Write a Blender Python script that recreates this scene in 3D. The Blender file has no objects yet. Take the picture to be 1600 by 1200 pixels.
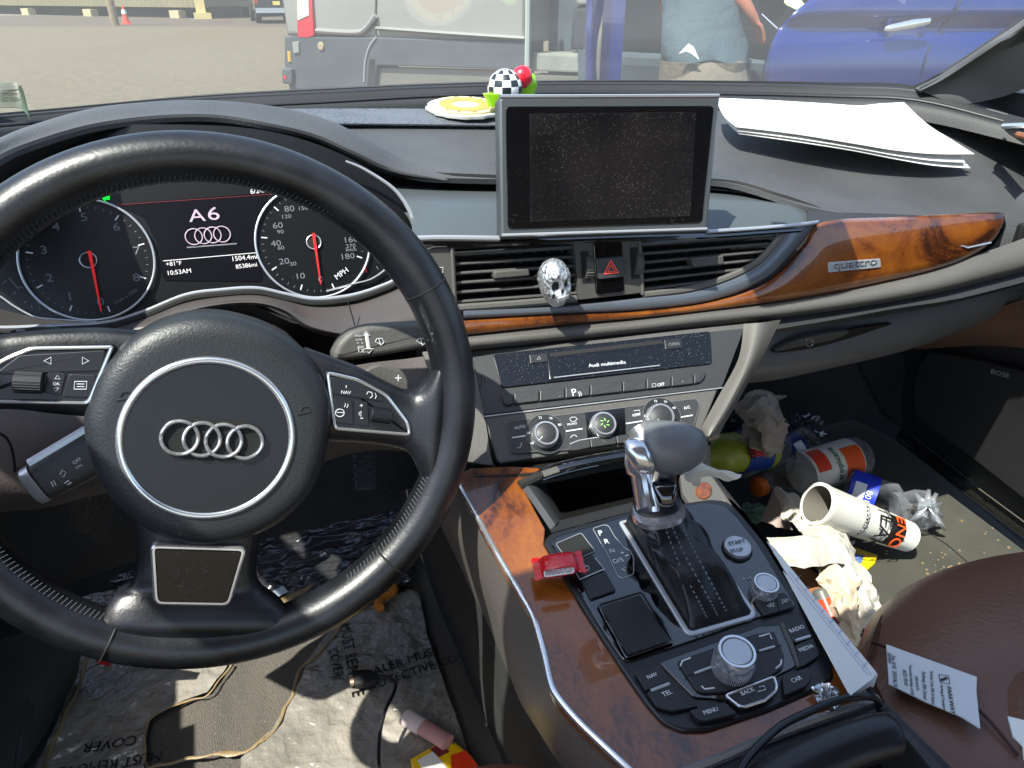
import bpy, math, random
from mathutils import Vector, Matrix, noise
random.seed(7)
# ------------------------------------------------------------ camera
FPX, PITCH, YAW = 1121.0, math.radians(28.5), math.radians(21.5)
CAM = Vector((0, 0, 1.2))
sc = bpy.context.scene
cd = bpy.data.cameras.new('camera'); cam = bpy.data.objects.new('camera', cd); sc.collection.objects.link(cam)
cam.location = CAM
cam.rotation_euler = (math.pi/2 - PITCH, 0, -YAW)
cd.sensor_width = 36; cd.lens = 36*FPX/1600; cd.clip_start = 0.01; cd.clip_end = 3000
sc.camera = cam
# ------------------------------------------------------------ sky and sun
SUN_EL, SUN_TO = 60.0, Vector((-0.50, -0.25, 0))     # where the sun stands: horizontal heading
SUN_TO.normalize()
sv = Vector((SUN_TO.x*math.cos(math.radians(SUN_EL)), SUN_TO.y*math.cos(math.radians(SUN_EL)), math.sin(math.radians(SUN_EL))))
w = bpy.data.worlds.new('World'); sc.world = w; w.use_nodes = True
nt = w.node_tree; bg = nt.nodes['Background']
sky = nt.nodes.new('ShaderNodeTexSky'); sky.sky_type = 'NISHITA'; sky.sun_disc = False
sky.sun_elevation = math.radians(SUN_EL); sky.sun_rotation = math.atan2(SUN_TO.x, SUN_TO.y)
sky.air_density = 1.0; sky.dust_density = 1.5
nt.links.new(sky.outputs[0], bg.inputs[0]); bg.inputs[1].default_value = 0.15
sl = bpy.data.lights.new('sun', 'SUN'); sl.energy = 5.0; sl.angle = math.radians(0.55); sl.color = (1, .95, .87)
so = bpy.data.objects.new('sun', sl); sc.collection.objects.link(so)
so.rotation_euler = sv.to_track_quat('Z', 'Y').to_euler(); so.location = (0, 0, 30)
sc.view_settings.view_transform = 'Standard'; sc.view_settings.look = 'None'
sc.view_settings.exposure = 1.2; sc.view_settings.gamma = 1
sc.cycles.max_bounces = 8; sc.cycles.transparent_max_bounces = 16
# ------------------------------------------------------------ rays and planes
RR = Vector((math.cos(YAW), -math.sin(YAW), 0))
FF = Vector((math.sin(YAW)*math.cos(PITCH), math.cos(YAW)*math.cos(PITCH), -math.sin(PITCH)))
UU = RR.cross(FF)
def ray(x, y): return RR*((x-800)/FPX) + UU*((600-y)/FPX) + FF
def PY(x, y, Y): r = ray(x, y); return CAM + r*(Y/r.y)
def PZ(x, y, Z): r = ray(x, y); return CAM + r*((Z-CAM.z)/r.z)
def PX(x, y, X): r = ray(x, y); return CAM + r*(X/r.x)
def PD(x, y, d): return CAM + ray(x, y)*d
class Plane:
    def __init__(s, o, n, up=(0, 0, 1)):
        s.o = Vector(o); s.n = Vector(n).normalized()
        s.u = Vector(up).cross(s.n).normalized(); s.v = s.n.cross(s.u)
    def p2(s, x, y, h=0):
        r = ray(x, y); o = s.o + s.n*h
        t = (o-CAM).dot(s.n)/r.dot(s.n); p = CAM + r*t - s.o
        return (p.dot(s.u), p.dot(s.v))
    def L(s, pts, h=0): return [s.p2(x, y, h) for x, y in pts]
    def w(s, a, b, h=0): return s.o + s.u*a + s.v*b + s.n*h
    def P(s, x, y, h=0): a, b = s.p2(x, y, h); return s.w(a, b, h)
def nrm(az, el):  # az: degrees turned from facing -Y toward -X ; el up
    a, e = math.radians(az), math.radians(el)
    return Vector((-math.sin(a)*math.cos(e), -math.cos(a)*math.cos(e), math.sin(e)))
# ------------------------------------------------------------ 2D helpers
def area(p): return .5*sum(p[i][0]*p[(i+1) % len(p)][1]-p[(i+1) % len(p)][0]*p[i][1] for i in range(len(p)))
def ccw(p): return p if area(p) > 0 else p[::-1]
def cr(pts, k=6, closed=True):
    n = len(pts); out = []
    rng = range(n) if closed else range(n-1)
    for i in rng:
        g = (lambda j: pts[j % n]) if closed else (lambda j: pts[max(0, min(n-1, j))])
        p0, p1, p2, p3 = g(i-1), g(i), g(i+1), g(i+2)
        for s in range(k):
            t = s/k
            out.append(tuple(.5*(2*b+(c-a)*t+(2*a-5*b+4*c-d)*t*t+(-a+3*b-3*c+d)*t**3) for a, b, c, d in zip(p0, p1, p2, p3)))
    if not closed: out.append(tuple(pts[-1]))
    return [Vector(q) for q in out] if isinstance(pts[0], Vector) else out
def rnd(pts, r, k=4):
    out = []; n = len(pts)
    for i in range(n):
        p, a, b = Vector(pts[i]), Vector(pts[i-1]), Vector(pts[(i+1) % n])
        da, db = (a-p), (b-p)
        rr = min(r, da.length*.45, db.length*.45)
        A, B = p+da.normalized()*rr, p+db.normalized()*rr
        for s in range(k+1):
            t = s/k; q = A*(1-t)**2+p*2*t*(1-t)+B*t*t; out.append(tuple(q))
    return out
def circ(c, r, n=40): return [(c[0]+r*math.cos(2*math.pi*i/n), c[1]+r*math.sin(2*math.pi*i/n)) for i in range(n)]
def inset(p, d):
    p = ccw(p); n = len(p); out = []
    for i in range(n):
        a, b, c = Vector(p[i-1]), Vector(p[i]), Vector(p[(i+1) % n])
        e1, e2 = (b-a), (c-b)
        if e1.length < 1e-9 or e2.length < 1e-9: out.append(tuple(b)); continue
        n1 = Vector((-e1.y, e1.x)).normalized(); n2 = Vector((-e2.y, e2.x)).normalized()
        m = (n1+n2)
        if m.length < .2: m = n1
        m.normalize(); k = 1/max(.5, m.dot(n1)); out.append(tuple(b+m*d*k))
    return out
# ------------------------------------------------------------ materials
def lin(h):
    h = h.lstrip('#'); c = [int(h[i:i+2], 16)/255 for i in (0, 2, 4)]
    return tuple((x/12.92 if x <= .04045 else ((x+.055)/1.055)**2.4) for x in c) + (1,)
MATS = {}
def mat(name, col, rough=.5, metal=0, bump=0, bscale=200, coat=0, var=0, vscale=8, spec=.5, dust=0, dscale=260, emit=0, alpha=1, trans=0, sheen=0, stretch=None, bdist=.001, bdetail=3, col2=None, dcol='#c9c2b4', croughness=.05):
    if name in MATS: return MATS[name]
    m = bpy.data.materials.new(name); m.use_nodes = True; t = m.node_tree; N = t.nodes; Lk = t.links
    b = N['Principled BSDF']; c = lin(col)
    b.inputs['Base Color'].default_value = c; b.inputs['Roughness'].default_value = rough; b.inputs['Metallic'].default_value = metal
    b.inputs['Specular IOR Level'].default_value = spec; b.inputs['Coat Weight'].default_value = coat; b.inputs['Coat Roughness'].default_value = croughness
    b.inputs['Alpha'].default_value = alpha; b.inputs['Transmission Weight'].default_value = trans
    b.inputs['Sheen Weight'].default_value = sheen
    co = N.new('ShaderNodeTexCoord'); src = co.outputs['Object']
    if stretch:
        mp = N.new('ShaderNodeMapping'); mp.inputs['Scale'].default_value = stretch; Lk.new(src, mp.inputs[0]); src2 = mp.outputs[0]
    else: src2 = src
    cur = None
    if var or col2:
        n = N.new('ShaderNodeTexNoise'); n.inputs['Scale'].default_value = vscale; n.inputs['Detail'].default_value = 6; Lk.new(src2, n.inputs['Vector'])
        r = N.new('ShaderNodeValToRGB'); r.color_ramp.elements[0].position = .35; r.color_ramp.elements[1].position = .68
        c1 = tuple(x*(1-var) for x in c[:3])+(1,); c2 = lin(col2) if col2 else tuple(min(1, x*(1+var)) for x in c[:3])+(1,)
        r.color_ramp.elements[0].color = c1; r.color_ramp.elements[1].color = c2
        Lk.new(n.outputs[0], r.inputs[0]); cur = r.outputs[0]
        mr = N.new('ShaderNodeMath'); mr.operation = 'MULTIPLY_ADD'; mr.inputs[1].default_value = .25*rough; mr.inputs[2].default_value = rough*.85
        Lk.new(n.outputs[0], mr.inputs[0]); Lk.new(mr.outputs[0], b.inputs['Roughness'])
    if dust:
        v = N.new('ShaderNodeTexVoronoi'); v.inputs['Scale'].default_value = dscale; Lk.new(src, v.inputs['Vector'])
        n2 = N.new('ShaderNodeTexNoise'); n2.inputs['Scale'].default_value = 22; n2.inputs['Detail'].default_value = 4; Lk.new(src, n2.inputs['Vector'])
        th = N.new('ShaderNodeMath'); th.operation = 'MULTIPLY'; th.inputs[1].default_value = dust*.5; Lk.new(n2.outputs[0], th.inputs[0])
        lt = N.new('ShaderNodeMath'); lt.operation = 'LESS_THAN'; Lk.new(v.outputs['Distance'], lt.inputs[0]); Lk.new(th.outputs[0], lt.inputs[1])
        mx = N.new('ShaderNodeMix'); mx.data_type = 'RGBA'; mx.inputs[6].default_value = c; mx.inputs[7].default_value = lin(dcol)
        if cur: Lk.new(cur, mx.inputs[6])
        Lk.new(lt.outputs[0], mx.inputs[0]); cur = mx.outputs[2]
    if cur: Lk.new(cur, b.inputs['Base Color'])
    if bump:
        n3 = N.new('ShaderNodeTexNoise'); n3.inputs['Scale'].default_value = bscale; n3.inputs['Detail'].default_value = bdetail; Lk.new(src2, n3.inputs['Vector'])
        bp = N.new('ShaderNodeBump'); bp.inputs['Strength'].default_value = bump; bp.inputs['Distance'].default_value = bdist
        Lk.new(n3.outputs[0], bp.inputs['Height']); Lk.new(bp.outputs[0], b.inputs['Normal'])
    if emit: b.inputs['Emission Color'].default_value = c; b.inputs['Emission Strength'].default_value = emit
    MATS[name] = m; return m
def wood():
    m = mat('walnut_burl', '#6b3410', .28, coat=1, spec=.5, croughness=.03); N = m.node_tree.nodes; Lk = m.node_tree.links; b = N['Principled BSDF']
    co = N.new('ShaderNodeTexCoord'); mp = N.new('ShaderNodeMapping'); mp.inputs['Scale'].default_value = (1.3, .7, 2.0); Lk.new(co.outputs['Object'], mp.inputs[0])
    n = N.new('ShaderNodeTexNoise'); n.inputs['Scale'].default_value = 9; n.inputs['Detail'].default_value = 10; n.inputs['Distortion'].default_value = 1.6; Lk.new(mp.outputs[0], n.inputs['Vector'])
    n2 = N.new('ShaderNodeTexNoise'); n2.inputs['Scale'].default_value = 95; n2.inputs['Detail'].default_value = 9; n2.inputs['Distortion'].default_value = 2.5; Lk.new(mp.outputs[0], n2.inputs['Vector'])
    mx = N.new('ShaderNodeMath'); mx.operation = 'MULTIPLY_ADD'; mx.inputs[1].default_value = .32; Lk.new(n2.outputs[0], mx.inputs[0]); Lk.new(n.outputs[0], mx.inputs[2])
    r = N.new('ShaderNodeValToRGB'); e = r.color_ramp.elements
    e[0].position = .42; e[0].color = lin('#1c0b04'); e[1].position = .98; e[1].color = lin('#945514')
    a = e.new(.54); a.color = lin('#3f1d09'); a = e.new(.64); a.color = lin('#6a370e'); a = e.new(.80); a.color = lin('#804812')
    Lk.new(mx.outputs[0], r.inputs[0]); Lk.new(r.outputs[0], b.inputs['Base Color']); return m
M_soft = mat('soft_touch_charcoal', '#444547', .56, bump=.9, bscale=520, bdist=.0007, var=.2, vscale=7, dust=.2, dscale=300)
M_softd = mat('soft_touch_dark', '#242527', .62, bump=.5, bscale=420, bdist=.0006, var=.12, vscale=6, dust=.08)
M_pl = mat('dark_plastic', '#2b2c2e', .5, bump=.35, bscale=600, bdist=.0004, var=.1, dust=.13, dscale=330)
M_plsm = mat('smooth_black_plastic', '#131519', .36, bump=.15, bscale=600, bdist=.0003, dust=.1, dscale=330)
M_key = mat('key_black', '#17191d', .45, bump=.15, bscale=800, bdist=.0003, dust=.1, dscale=360)
M_lg = mat('warm_grey_plastic', '#504e4b', .58, bump=.6, bscale=380, bdist=.0006, var=.08, dust=.1)
M_mg = mat('mid_grey_plastic', '#4a4846', .55, bump=.5, bscale=380, bdist=.0006, var=.1, dust=.1)
M_gl = mat('gloss_black', '#050709', .07, coat=1, dust=.16, dscale=420)
M_gl.node_tree.nodes['Principled BSDF'].inputs['Coat IOR'].default_value = 1.7
M_gl2 = mat('dusty_gloss_black', '#06070a', .12, coat=.6, dust=.34, dscale=520, dcol='#77736b')
M_blk = mat('deep_black', '#060606', .7)
M_chr = mat('chrome', '#dcdde0', .2, metal=.85)
M_sat = mat('satin_metal', '#b4b7bc', .36, metal=.6, bump=.1, bscale=900, bdist=.0002)
M_strip = mat('graphite_metal_strip', '#6d747e', .32, metal=.55, dust=.2, dscale=330)
M_rim = mat('worn_black_leather', '#131519', .38, bump=.25, bscale=420, bdist=.0006, bdetail=2, var=.55, vscale=34, spec=.6, dust=.05)
M_pad = mat('grained_black_vinyl', '#222528', .46, bump=.7, bscale=620, bdist=.0004, bdetail=2, var=.1)
M_boot = mat('black_leather', '#0f1012', .36, bump=.4, bscale=160, bdist=.0008, var=.15)
M_thr = mat('thread_grey', '#3f4245', .8)
M_white = mat('print_white', '#c9ccd0', .5)
M_grey = mat('print_grey', '#66696e', .5)
M_lit = mat('lit_white', '#cfcbcd', .5, emit=.14)
M_litd = mat('lit_dim', '#6d6b6e', .5, emit=.05)
M_litpink = mat('lit_pinkish', '#a793a3', .5, emit=.15)
M_red = mat('needle_red', '#c81a1c', .5, emit=.2)
M_grn = mat('indicator_green', '#00ff30', .5, emit=1.2)
M_gl3 = mat('media_gloss', '#040506', .1, coat=.3, dust=.4, dscale=480, dcol='#8a857b')
def ribbon(A, B, pl, h, m_, mb=None, bev=.003):
    R = []
    for t, hh in ((0, -.012), (0, 0), (.06, h*.8), (.16, h), (.5, h*1.12), (.84, h), (.94, h*.8), (1, 0), (1, -.012)):
        R.append([pl.P(a[0]+(b[0]-a[0])*t, a[1]+(b[1]-a[1])*t, hh) for a, b in zip(A, B)])
    return (mb or MB()).loft(R, m_, 6, 1, th=0)
M_wood = wood()
M_brown = mat('brown_leather', '#6e4e3e', .42, bump=.8, bscale=230, bdist=.0009, bdetail=2, var=.12, vscale=6, spec=.5)
M_carpet = mat('grey_carpet', '#232323', .95, bump=1, bscale=900, bdist=.002, var=.3, vscale=30, dust=.13, dscale=110)
M_mat = mat('ribbed_rubber', '#4d4a43', .75, bump=1, bscale=300, bdist=.002, var=.15, dust=.25, dscale=200, stretch=(3.2, .7, 1))
M_film = mat('crinkled_film', '#77756c', .22, bump=1, bscale=34, bdist=.012, bdetail=3, var=.3, vscale=7, dust=.12, dscale=160, col2='#8d897f', spec=.9)
M_filmd = mat('dark_wrinkled_film', '#303032', .2, bump=1, bscale=16, bdist=.02, bdetail=2, spec=.8, stretch=(1.0, 2.4, 1))
M_fedge = mat('film_folded_edge', '#7d6c4c', .5, var=.2, bump=.5, bscale=60, bdist=.004)
M_ink = mat('black_ink', '#101010', .5)
M_paper = mat('white_paper', '#e6e6e2', .75, bump=.15, bscale=40, bdist=.001)
M_nap = mat('crumpled_tissue', '#bdb8ad', .85, bump=.8, bscale=70, bdist=.003, var=.05)
M_cardb = mat('kraft_brown', '#8a5a34', .8)
# ------------------------------------------------------------ mesh builder
class MB:
    def __init__(s): s.v, s.f, s.m, s.mats = [], [], [], []
    def mi(s, m):
        if m not in s.mats: s.mats.append(m)
        return s.mats.index(m)
    def add(s, V, F, m):
        b = len(s.v); i = s.mi(m)
        s.v += [Vector(p) for p in V]; s.f += [tuple(b+k for k in f) for f in F]; s.m += [i]*len(F); return s
    def plate(s, pl, p2, th, m, h=0, bev=0, seg=2, side=None):
        p = ccw(p2); n = len(p); rings = [(p, h-th), (p, h-bev)]
        if bev:
            for j in range(1, seg+1):
                a = math.pi/2*j/seg
                rings.append((inset(p, bev*(1-math.cos(a))), h-bev+bev*math.sin(a)))
        V = []; F = []
        for q, hh in rings: V += [pl.w(a, b, hh) for a, b in q]
        R = len(rings)
        for k in range(R-1):
            for i in range(n):
                j = (i+1) % n; F.append((k*n+i, k*n+j, (k+1)*n+j, (k+1)*n+i))
        s.add(V, F, side or m)
        s.add([pl.w(a, b, rings[-1][1]) for a, b in rings[-1][0]], [tuple(range(n))], m)
        s.add([pl.w(a, b, h-th) for a, b in p], [tuple(range(n))[::-1]], m); return s
    def dome(s, pl, p2, prof, m):
        p = ccw(p2); n = len(p); cx = sum(a for a, b in p)/n; cy = sum(b for a, b in p)/n
        V = []; F = []
        for k, hh in prof: V += [pl.w(cx+(a-cx)*k, cy+(b-cy)*k, hh) for a, b in p]
        for k in range(len(prof)-1):
            for i in range(n):
                j = (i+1) % n; F.append((k*n+i, k*n+j, (k+1)*n+j, (k+1)*n+i))
        F.append(tuple((len(prof)-1)*n+i for i in range(n)))
        return s.add(V, F, m)
    def hole(s, pl, outer, inner, th, m, h=0):   # ring plate; outer and inner have the same count
        o, i_ = ccw(outer), ccw(inner); n = len(o)
        V = [pl.w(a, b, h) for a, b in o]+[pl.w(a, b, h) for a, b in i_]+[pl.w(a, b, h-th) for a, b in o]+[pl.w(a, b, h-th) for a, b in i_]
        F = []
        for i in range(n):
            j = (i+1) % n
            F += [(i, j, n+j, n+i), (2*n+i, 2*n+j, j, i), (n+i, n+j, 3*n+j, 3*n+i)]
        return s.add(V, F, m)
    def tube(s, pts, r, m, closed=False, seg=10, up=None, ry=None, caps=True):
        P = [Vector(p) for p in pts]; n = len(P); V = []; F = []; last = None
        for i in range(n):
            a = P[i-1] if (closed or i > 0) else P[i]; b = P[(i+1) % n] if (closed or i < n-1) else P[i]
            t = (b-a)
            t = t.normalized() if t.length > 1e-9 else Vector((0, 1, 0))
            if up is not None: x = Vector(up).cross(t)
            else:
                ref = last if last is not None else (Vector((0, 0, 1)) if abs(t.z) < .9 else Vector((1, 0, 0)))
                x = ref - t*ref.dot(t) if last is not None else ref.cross(t)
            x.normalize(); last = x; y = t.cross(x)
            rr = r[i] if isinstance(r, (list, tuple)) else r
            r2 = (ry[i] if isinstance(ry, (list, tuple)) else ry) if ry is not None else rr
            for k in range(seg):
                an = 2*math.pi*k/seg; V.append(P[i]+x*rr*math.cos(an)+y*r2*math.sin(an))
        for i in range(n if closed else n-1):
            j = (i+1) % n
            for k in range(seg):
                l = (k+1) % seg; F.append((i*seg+k, i*seg+l, j*seg+l, j*seg+k))
        if not closed and caps: F += [tuple(range(seg))[::-1], tuple((n-1)*seg+k for k in range(seg))]
        return s.add(V, F, m)
    def line(s, pl, pts, w_, m, h=.0004, closed=False, th=.0004):   # flat-ish strip on a plane from 2D points
        return s.tube([pl.w(a, b, h) for a, b in pts], w_/2, m, closed, 6, up=pl.n, ry=th)
    def rings(s, R, m, seg=20, ex=2, cap=True):
        V = []; F = []
        for c, ax, ay in R:
            c, ax, ay = Vector(c), Vector(ax), Vector(ay)
            for k in range(seg):
                a = 2*math.pi*k/seg; ca, sa = math.cos(a), math.sin(a)
                V.append(c+ax*math.copysign(abs(ca)**(2/ex), ca)+ay*math.copysign(abs(sa)**(2/ex), sa))
        n = len(R)
        for i in range(n-1):
            for k in range(seg):
                l = (k+1) % seg; F.append((i*seg+k, i*seg+l, (i+1)*seg+l, (i+1)*seg+k))
        if cap: F += [tuple(range(seg))[::-1], tuple((n-1)*seg+k for k in range(seg))]
        return s.add(V, F, m)
    def lathe(s, p0, p1, prof, m, seg=28, cap=True):
        p0, p1 = Vector(p0), Vector(p1); t = (p1-p0).normalized(); x = t.orthogonal().normalized(); y = t.cross(x)
        return s.rings([(p0.lerp(p1, a), x*r, y*r) for a, r in prof], m, seg, 2, cap)
    def loft(s, rails, m, k=5, kr=4, th=0, wob=0, wsc=20):
        R = [cr([tuple(p) for p in r], k, False) for r in rails]
        if kr > 1 and len(rails) > 2:
            cols = list(zip(*R)); cols = [cr(list(c), kr, False) for c in cols]; R = list(zip(*cols))
        a, b = len(R), len(R[0]); V = [Vector(p) for r in R for p in r]
        if wob: V = [p+noise.noise_vector(p*wsc)*wob+noise.noise_vector(p*wsc*2.9)*wob*.45+Vector((0, 0, abs(noise.noise(p*wsc*1.7))))*wob for p in V]
        F = [(i*b+j, i*b+j+1, (i+1)*b+j+1, (i+1)*b+j) for i in range(a-1) for j in range(b-1)]
        if th:
            nn = [Vector() for _ in V]
            for f in F:
                q = (V[f[2]]-V[f[0]]).cross(V[f[3]]-V[f[1]])
                for i in f: nn[i] += q
            c0 = len(V); V = V+[p+q.normalized()*(-th) for p, q in zip(V, nn)]
            # keep the shown side where it is: the second skin goes away from the camera
            if sum((nn[i].normalized()).dot(CAM-V[i]) for i in range(0, c0, 7)) < 0:
                V = V[:c0]+[p+q.normalized()*th for p, q in zip(V[:c0], nn)]
            F += [tuple(c0+i for i in f)[::-1] for f in F]
            e = [i for i in range(b)]+[i*b+b-1 for i in range(1, a)]+[(a-1)*b+j for j in range(b-2, -1, -1)]+[i*b for i in range(a-2, 0, -1)]
            F += [(e[i], e[(i+1) % len(e)], c0+e[(i+1) % len(e)], c0+e[i]) for i in range(len(e))]
        return s.add(V, F, m)
    def box(s, c, sx, sy, sz, m, rz=0):
        c = Vector(c); ca, sa = math.cos(rz), math.sin(rz)
        V = [c+Vector((x*ca-y*sa, x*sa+y*ca, z)) for x in (-sx/2, sx/2) for y in (-sy/2, sy/2) for z in (-sz/2, sz/2)]
        return s.add(V, [(0, 1, 3, 2), (4, 6, 7, 5), (0, 4, 5, 1), (2, 3, 7, 6), (0, 2, 6, 4), (1, 5, 7, 3)], m)
    def text(s, pl, txt, x0, y0, x1, y1, m, h=.0006, hs=1, flip=False, th=.0002, shear=0, mirror=False):
        A, B = Vector(pl.p2(x0, y0, h)), Vector(pl.p2(x1, y1, h)); d = B-A; L_ = d.length; d.normalize(); e = Vector((-d.y, d.x))
        V, F = glyphs(txt, shear); xs = [v[0] for v in V]
        if not xs: return s
        mn, mxx = min(xs), max(xs); k = L_/(mxx-mn)
        W = [pl.w(*(A+d*((v[0]-mn)*k)+e*(v[1]*k*hs)), h+th*(1 if v[2] > 0 else 0)) for v in V]
        return s.add(W, F, m)
    def text3(s, p0, d, e, txt, wid, m, hs=1):   # free text in space
        V, F = glyphs(txt, 0); xs = [v[0] for v in V]; mn = min(xs); k = wid/(max(xs)-mn); n = d.cross(e).normalized()
        return s.add([p0+d*((v[0]-mn)*k)+e*(v[1]*k*hs)+n*(.0002 if v[2] > 0 else 0) for v in V], F, m)
    def textc(s, pl, txt, x, y, size, m, h=.001, sx=1.25):
        V, F = glyphs(txt); xs = [v[0] for v in V]; mid = (max(xs)+min(xs))/2; c = pl.p2(x, y, h)
        return s.add([pl.w(c[0]+(v[0]-mid)*size*sx, c[1]+(v[1]-.35)*size, h+(.0001 if v[2] > 0 else 0)) for v in V], F, m)
    def build(s, name, parent=None, label=None, cat=None, group=None, kind=None, sharp=38, base=None):
        me = bpy.data.meshes.new(name); o = bpy.data.objects.new(name, me); sc.collection.objects.link(o)
        if parent: org = parent['o']
        elif base is not None: org = Vector(base)
        elif s.v:
            n = len(s.v); org = Vector((sum(p.x for p in s.v)/n, sum(p.y for p in s.v)/n, min(p.z for p in s.v)))
        else: org = Vector()
        org = Vector(org)
        me.from_pydata([tuple(p-org) for p in s.v], [], s.f); 
        for m in s.mats: me.materials.append(m)
        me.polygons.foreach_set('material_index', s.m)
        me.polygons.foreach_set('use_smooth', [True]*len(s.f)); me.update()
        me.set_sharp_from_angle(angle=math.radians(sharp))
        if parent:
            o.parent = bpy.data.objects[parent['n']]
        else: o.location = org
        if label: o['label'] = label
        if cat: o['category'] = cat
        if group: o['group'] = group
        if kind: o['kind'] = kind
        return {'n': o.name, 'o': org}
def thing(name, label, cat, loc, group=None, kind=None):
    o = bpy.data.objects.new(name, None); sc.collection.objects.link(o); o.location = loc; o.empty_display_size = .05
    o['label'] = label; o['category'] = cat
    if group: o['group'] = group
    if kind: o['kind'] = kind
    return {'n': o.name, 'o': Vector(loc)}
_G = {}
def glyphs(txt, shear=0):
    if (txt, shear) not in _G:
        c = bpy.data.curves.new('t', 'FONT'); c.body = txt; c.extrude = .01; c.shear = shear; c.resolution_u = 3; c.align_x = 'LEFT'
        o = bpy.data.objects.new('t', c); sc.collection.objects.link(o)
        dg = bpy.context.evaluated_depsgraph_get(); me = bpy.data.meshes.new_from_object(o.evaluated_get(dg))
        _G[(txt, shear)] = ([tuple(v.co) for v in me.vertices], [tuple(p.vertices) for p in me.polygons])
        bpy.data.objects.remove(o); bpy.data.meshes.remove(me); bpy.data.curves.remove(c)
    return _G[(txt, shear)]
# ------------------------------------------------------------ working planes
nW = (RR*(math.sin(.37479573)*math.cos(-.14833494)) + UU*math.sin(-.14833494) - FF*(math.cos(.37479573)*math.cos(-.14833494)))
cW = CAM + RR*-.20462426 + UU*-.01928612 + FF*.50065725
W = Plane(cW, nW)                                   # steering wheel
G = Plane(PY(140, 405, .70), nrm(0, 24))            # gauges
V_ = Plane(PY(950, 420, .60), nrm(3, 12))           # fascia with vents and wood
S_ = Plane(PY(940, 530, .575), nrm(7, 50))          # lower centre stack
D_ = Plane(PY(950, 366, .58), nrm(9, 20))           # fold out display
K = Plane(PZ(1150, 1030, .80), Vector((-.03, -.13, .99)))   # centre console top
FZ = .42                                            # cabin floor height
Fl = Plane((0, .5, FZ), (0, 0, 1), up=(0, 1, 0))
# ================================================================= STEERING WHEEL
def rings4(mb, pl, c1, c4, r, rr, m, h=0, n=32, squash=1.0, tw=0):
    a, b = Vector(pl.p2(*c1, h)), Vector(pl.p2(*c4, h))
    for i in range(4):
        c = a.lerp(b, i/3)
        mb.tube([pl.w(c.x+r*squash*math.cos(2*math.pi*k/n), c.y+r*math.sin(2*math.pi*k/n), h+(.0006 if (k//4+i) % 2 else 0)) for k in range(n)], rr, m, True, 8)
T = thing('steering_wheel', 'black leather three-spoke steering wheel with four-ring emblem', 'steering wheel', cW)
RC, HW = .1713, .0163
def rim_pts(a0, a1, n): return [W.w(RC*math.cos(a), RC*math.sin(a), 0) for a in [math.radians(a0+(a1-a0)*i/n) for i in range(n+1)]]
m = MB(); P = rim_pts(0, 360, 144)[:-1]
# slightly fatter grips at ten and two
rr = []
for i in range(144):
    a = i*2.5; g = max(0, 1-abs((a-30+180) % 360-180)/28)+max(0, 1-abs((a-150+180) % 360-180)/28)
    rr.append(HW+.0010*g)
m.tube(P, rr, M_rim, True, 28, up=W.n, ry=[q*1.12 for q in rr])
m.build('rim', T)
for a in (-54.5, -124.5, 22, 158):      # seams where the leather pieces meet
    c = W.w(RC*math.cos(math.radians(a)), RC*math.sin(math.radians(a)), 0); rad = (c-cW).normalized()
    MB().tube([c+rad*(HW*1.025)*math.cos(t)+W.n*(HW*1.145)*math.sin(t) for t in [2*math.pi*k/28 for k in range(28)]], .0009, M_blk, True, 6).build('seam', T)
m = MB()                                  # inner stitching
for a in [x*1.15 for x in range(313)]:
    if -128 < (a if a < 180 else a-360) < -66 or 0 < a < 9 or 171 < a < 180 or a > 352 or 180 <= a < 188: continue
    t = math.radians(a); t2 = math.radians(a+.55); r_ = RC-HW*.80; r2 = RC-HW*.97
    for (q0, q1) in ((.0098, .0050),):
        m.tube([W.w(r_*math.cos(t), r_*math.sin(t), q0+.0012), W.w(r2*math.cos(t2), r2*math.sin(t2), q1)], .00042, M_thr, seg=5)
m.build('stitching', T)
# spokes -----------------------------------------------------------
def wl(pts, h=0): return W.L(pts, h)
lsp = cr([(-40, 528), (15, 522), (60, 517), (120, 514), (205, 520), (215, 590), (205, 655), (130, 650), (60, 640), (0, 635), (-50, 640), (-75, 680), (-95, 600)], 5)
def spoke(tops, bots, hs, nm):
    R = []
    for j in range(7):
        t = j/6; e = .006*(abs(2*t-1)**4)
        R.append([W.P(a[0]+(b[0]-a[0])*t, a[1]+(b[1]-a[1])*t, h-e) for a, b, h in zip(tops, bots, hs)])
    R = [[p-W.n*.014 for p in R[0]]]+R+[[p-W.n*.014 for p in R[-1]]]
    return MB().loft(R, M_rim, 6, 2, th=.003).build(nm, T, sharp=60)
spoke([(215, 518), (150, 514), (80, 516), (30, 520), (-10, 522), (-50, 500), (-90, 470), (-120, 430)], [(205, 655), (150, 652), (80, 646), (30, 640), (-10, 642), (-50, 665), (-95, 720), (-125, 770)], [.006, .006, .006, .006, .0065, .0095, .0135, .009], 'left_spoke')
rsp = cr([(480, 545), (520, 560), (560, 575), (605, 600), (640, 612), (665, 610), (690, 600), (700, 650), (690, 715), (660, 722), (644, 702), (620, 694), (560, 690), (480, 684)], 5)
spoke([(478, 545), (520, 560), (560, 575), (605, 598), (640, 612), (662, 606), (690, 560), (705, 525)], [(478, 686), (520, 690), (560, 692), (600, 696), (632, 704), (650, 722), (672, 770), (690, 800)], [.006, .006, .006, .006, .0065, .0095, .0135, .009], 'right_spoke')
bsp = cr([(214, 822), (214, 870), (212, 900), (198, 922), (170, 935), (168, 975), (230, 1000), (330, 1008), (430, 990), (470, 970), (462, 940), (425, 938), (405, 925), (398, 900), (405, 862), (414, 825), (310, 800)], 5)
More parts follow.
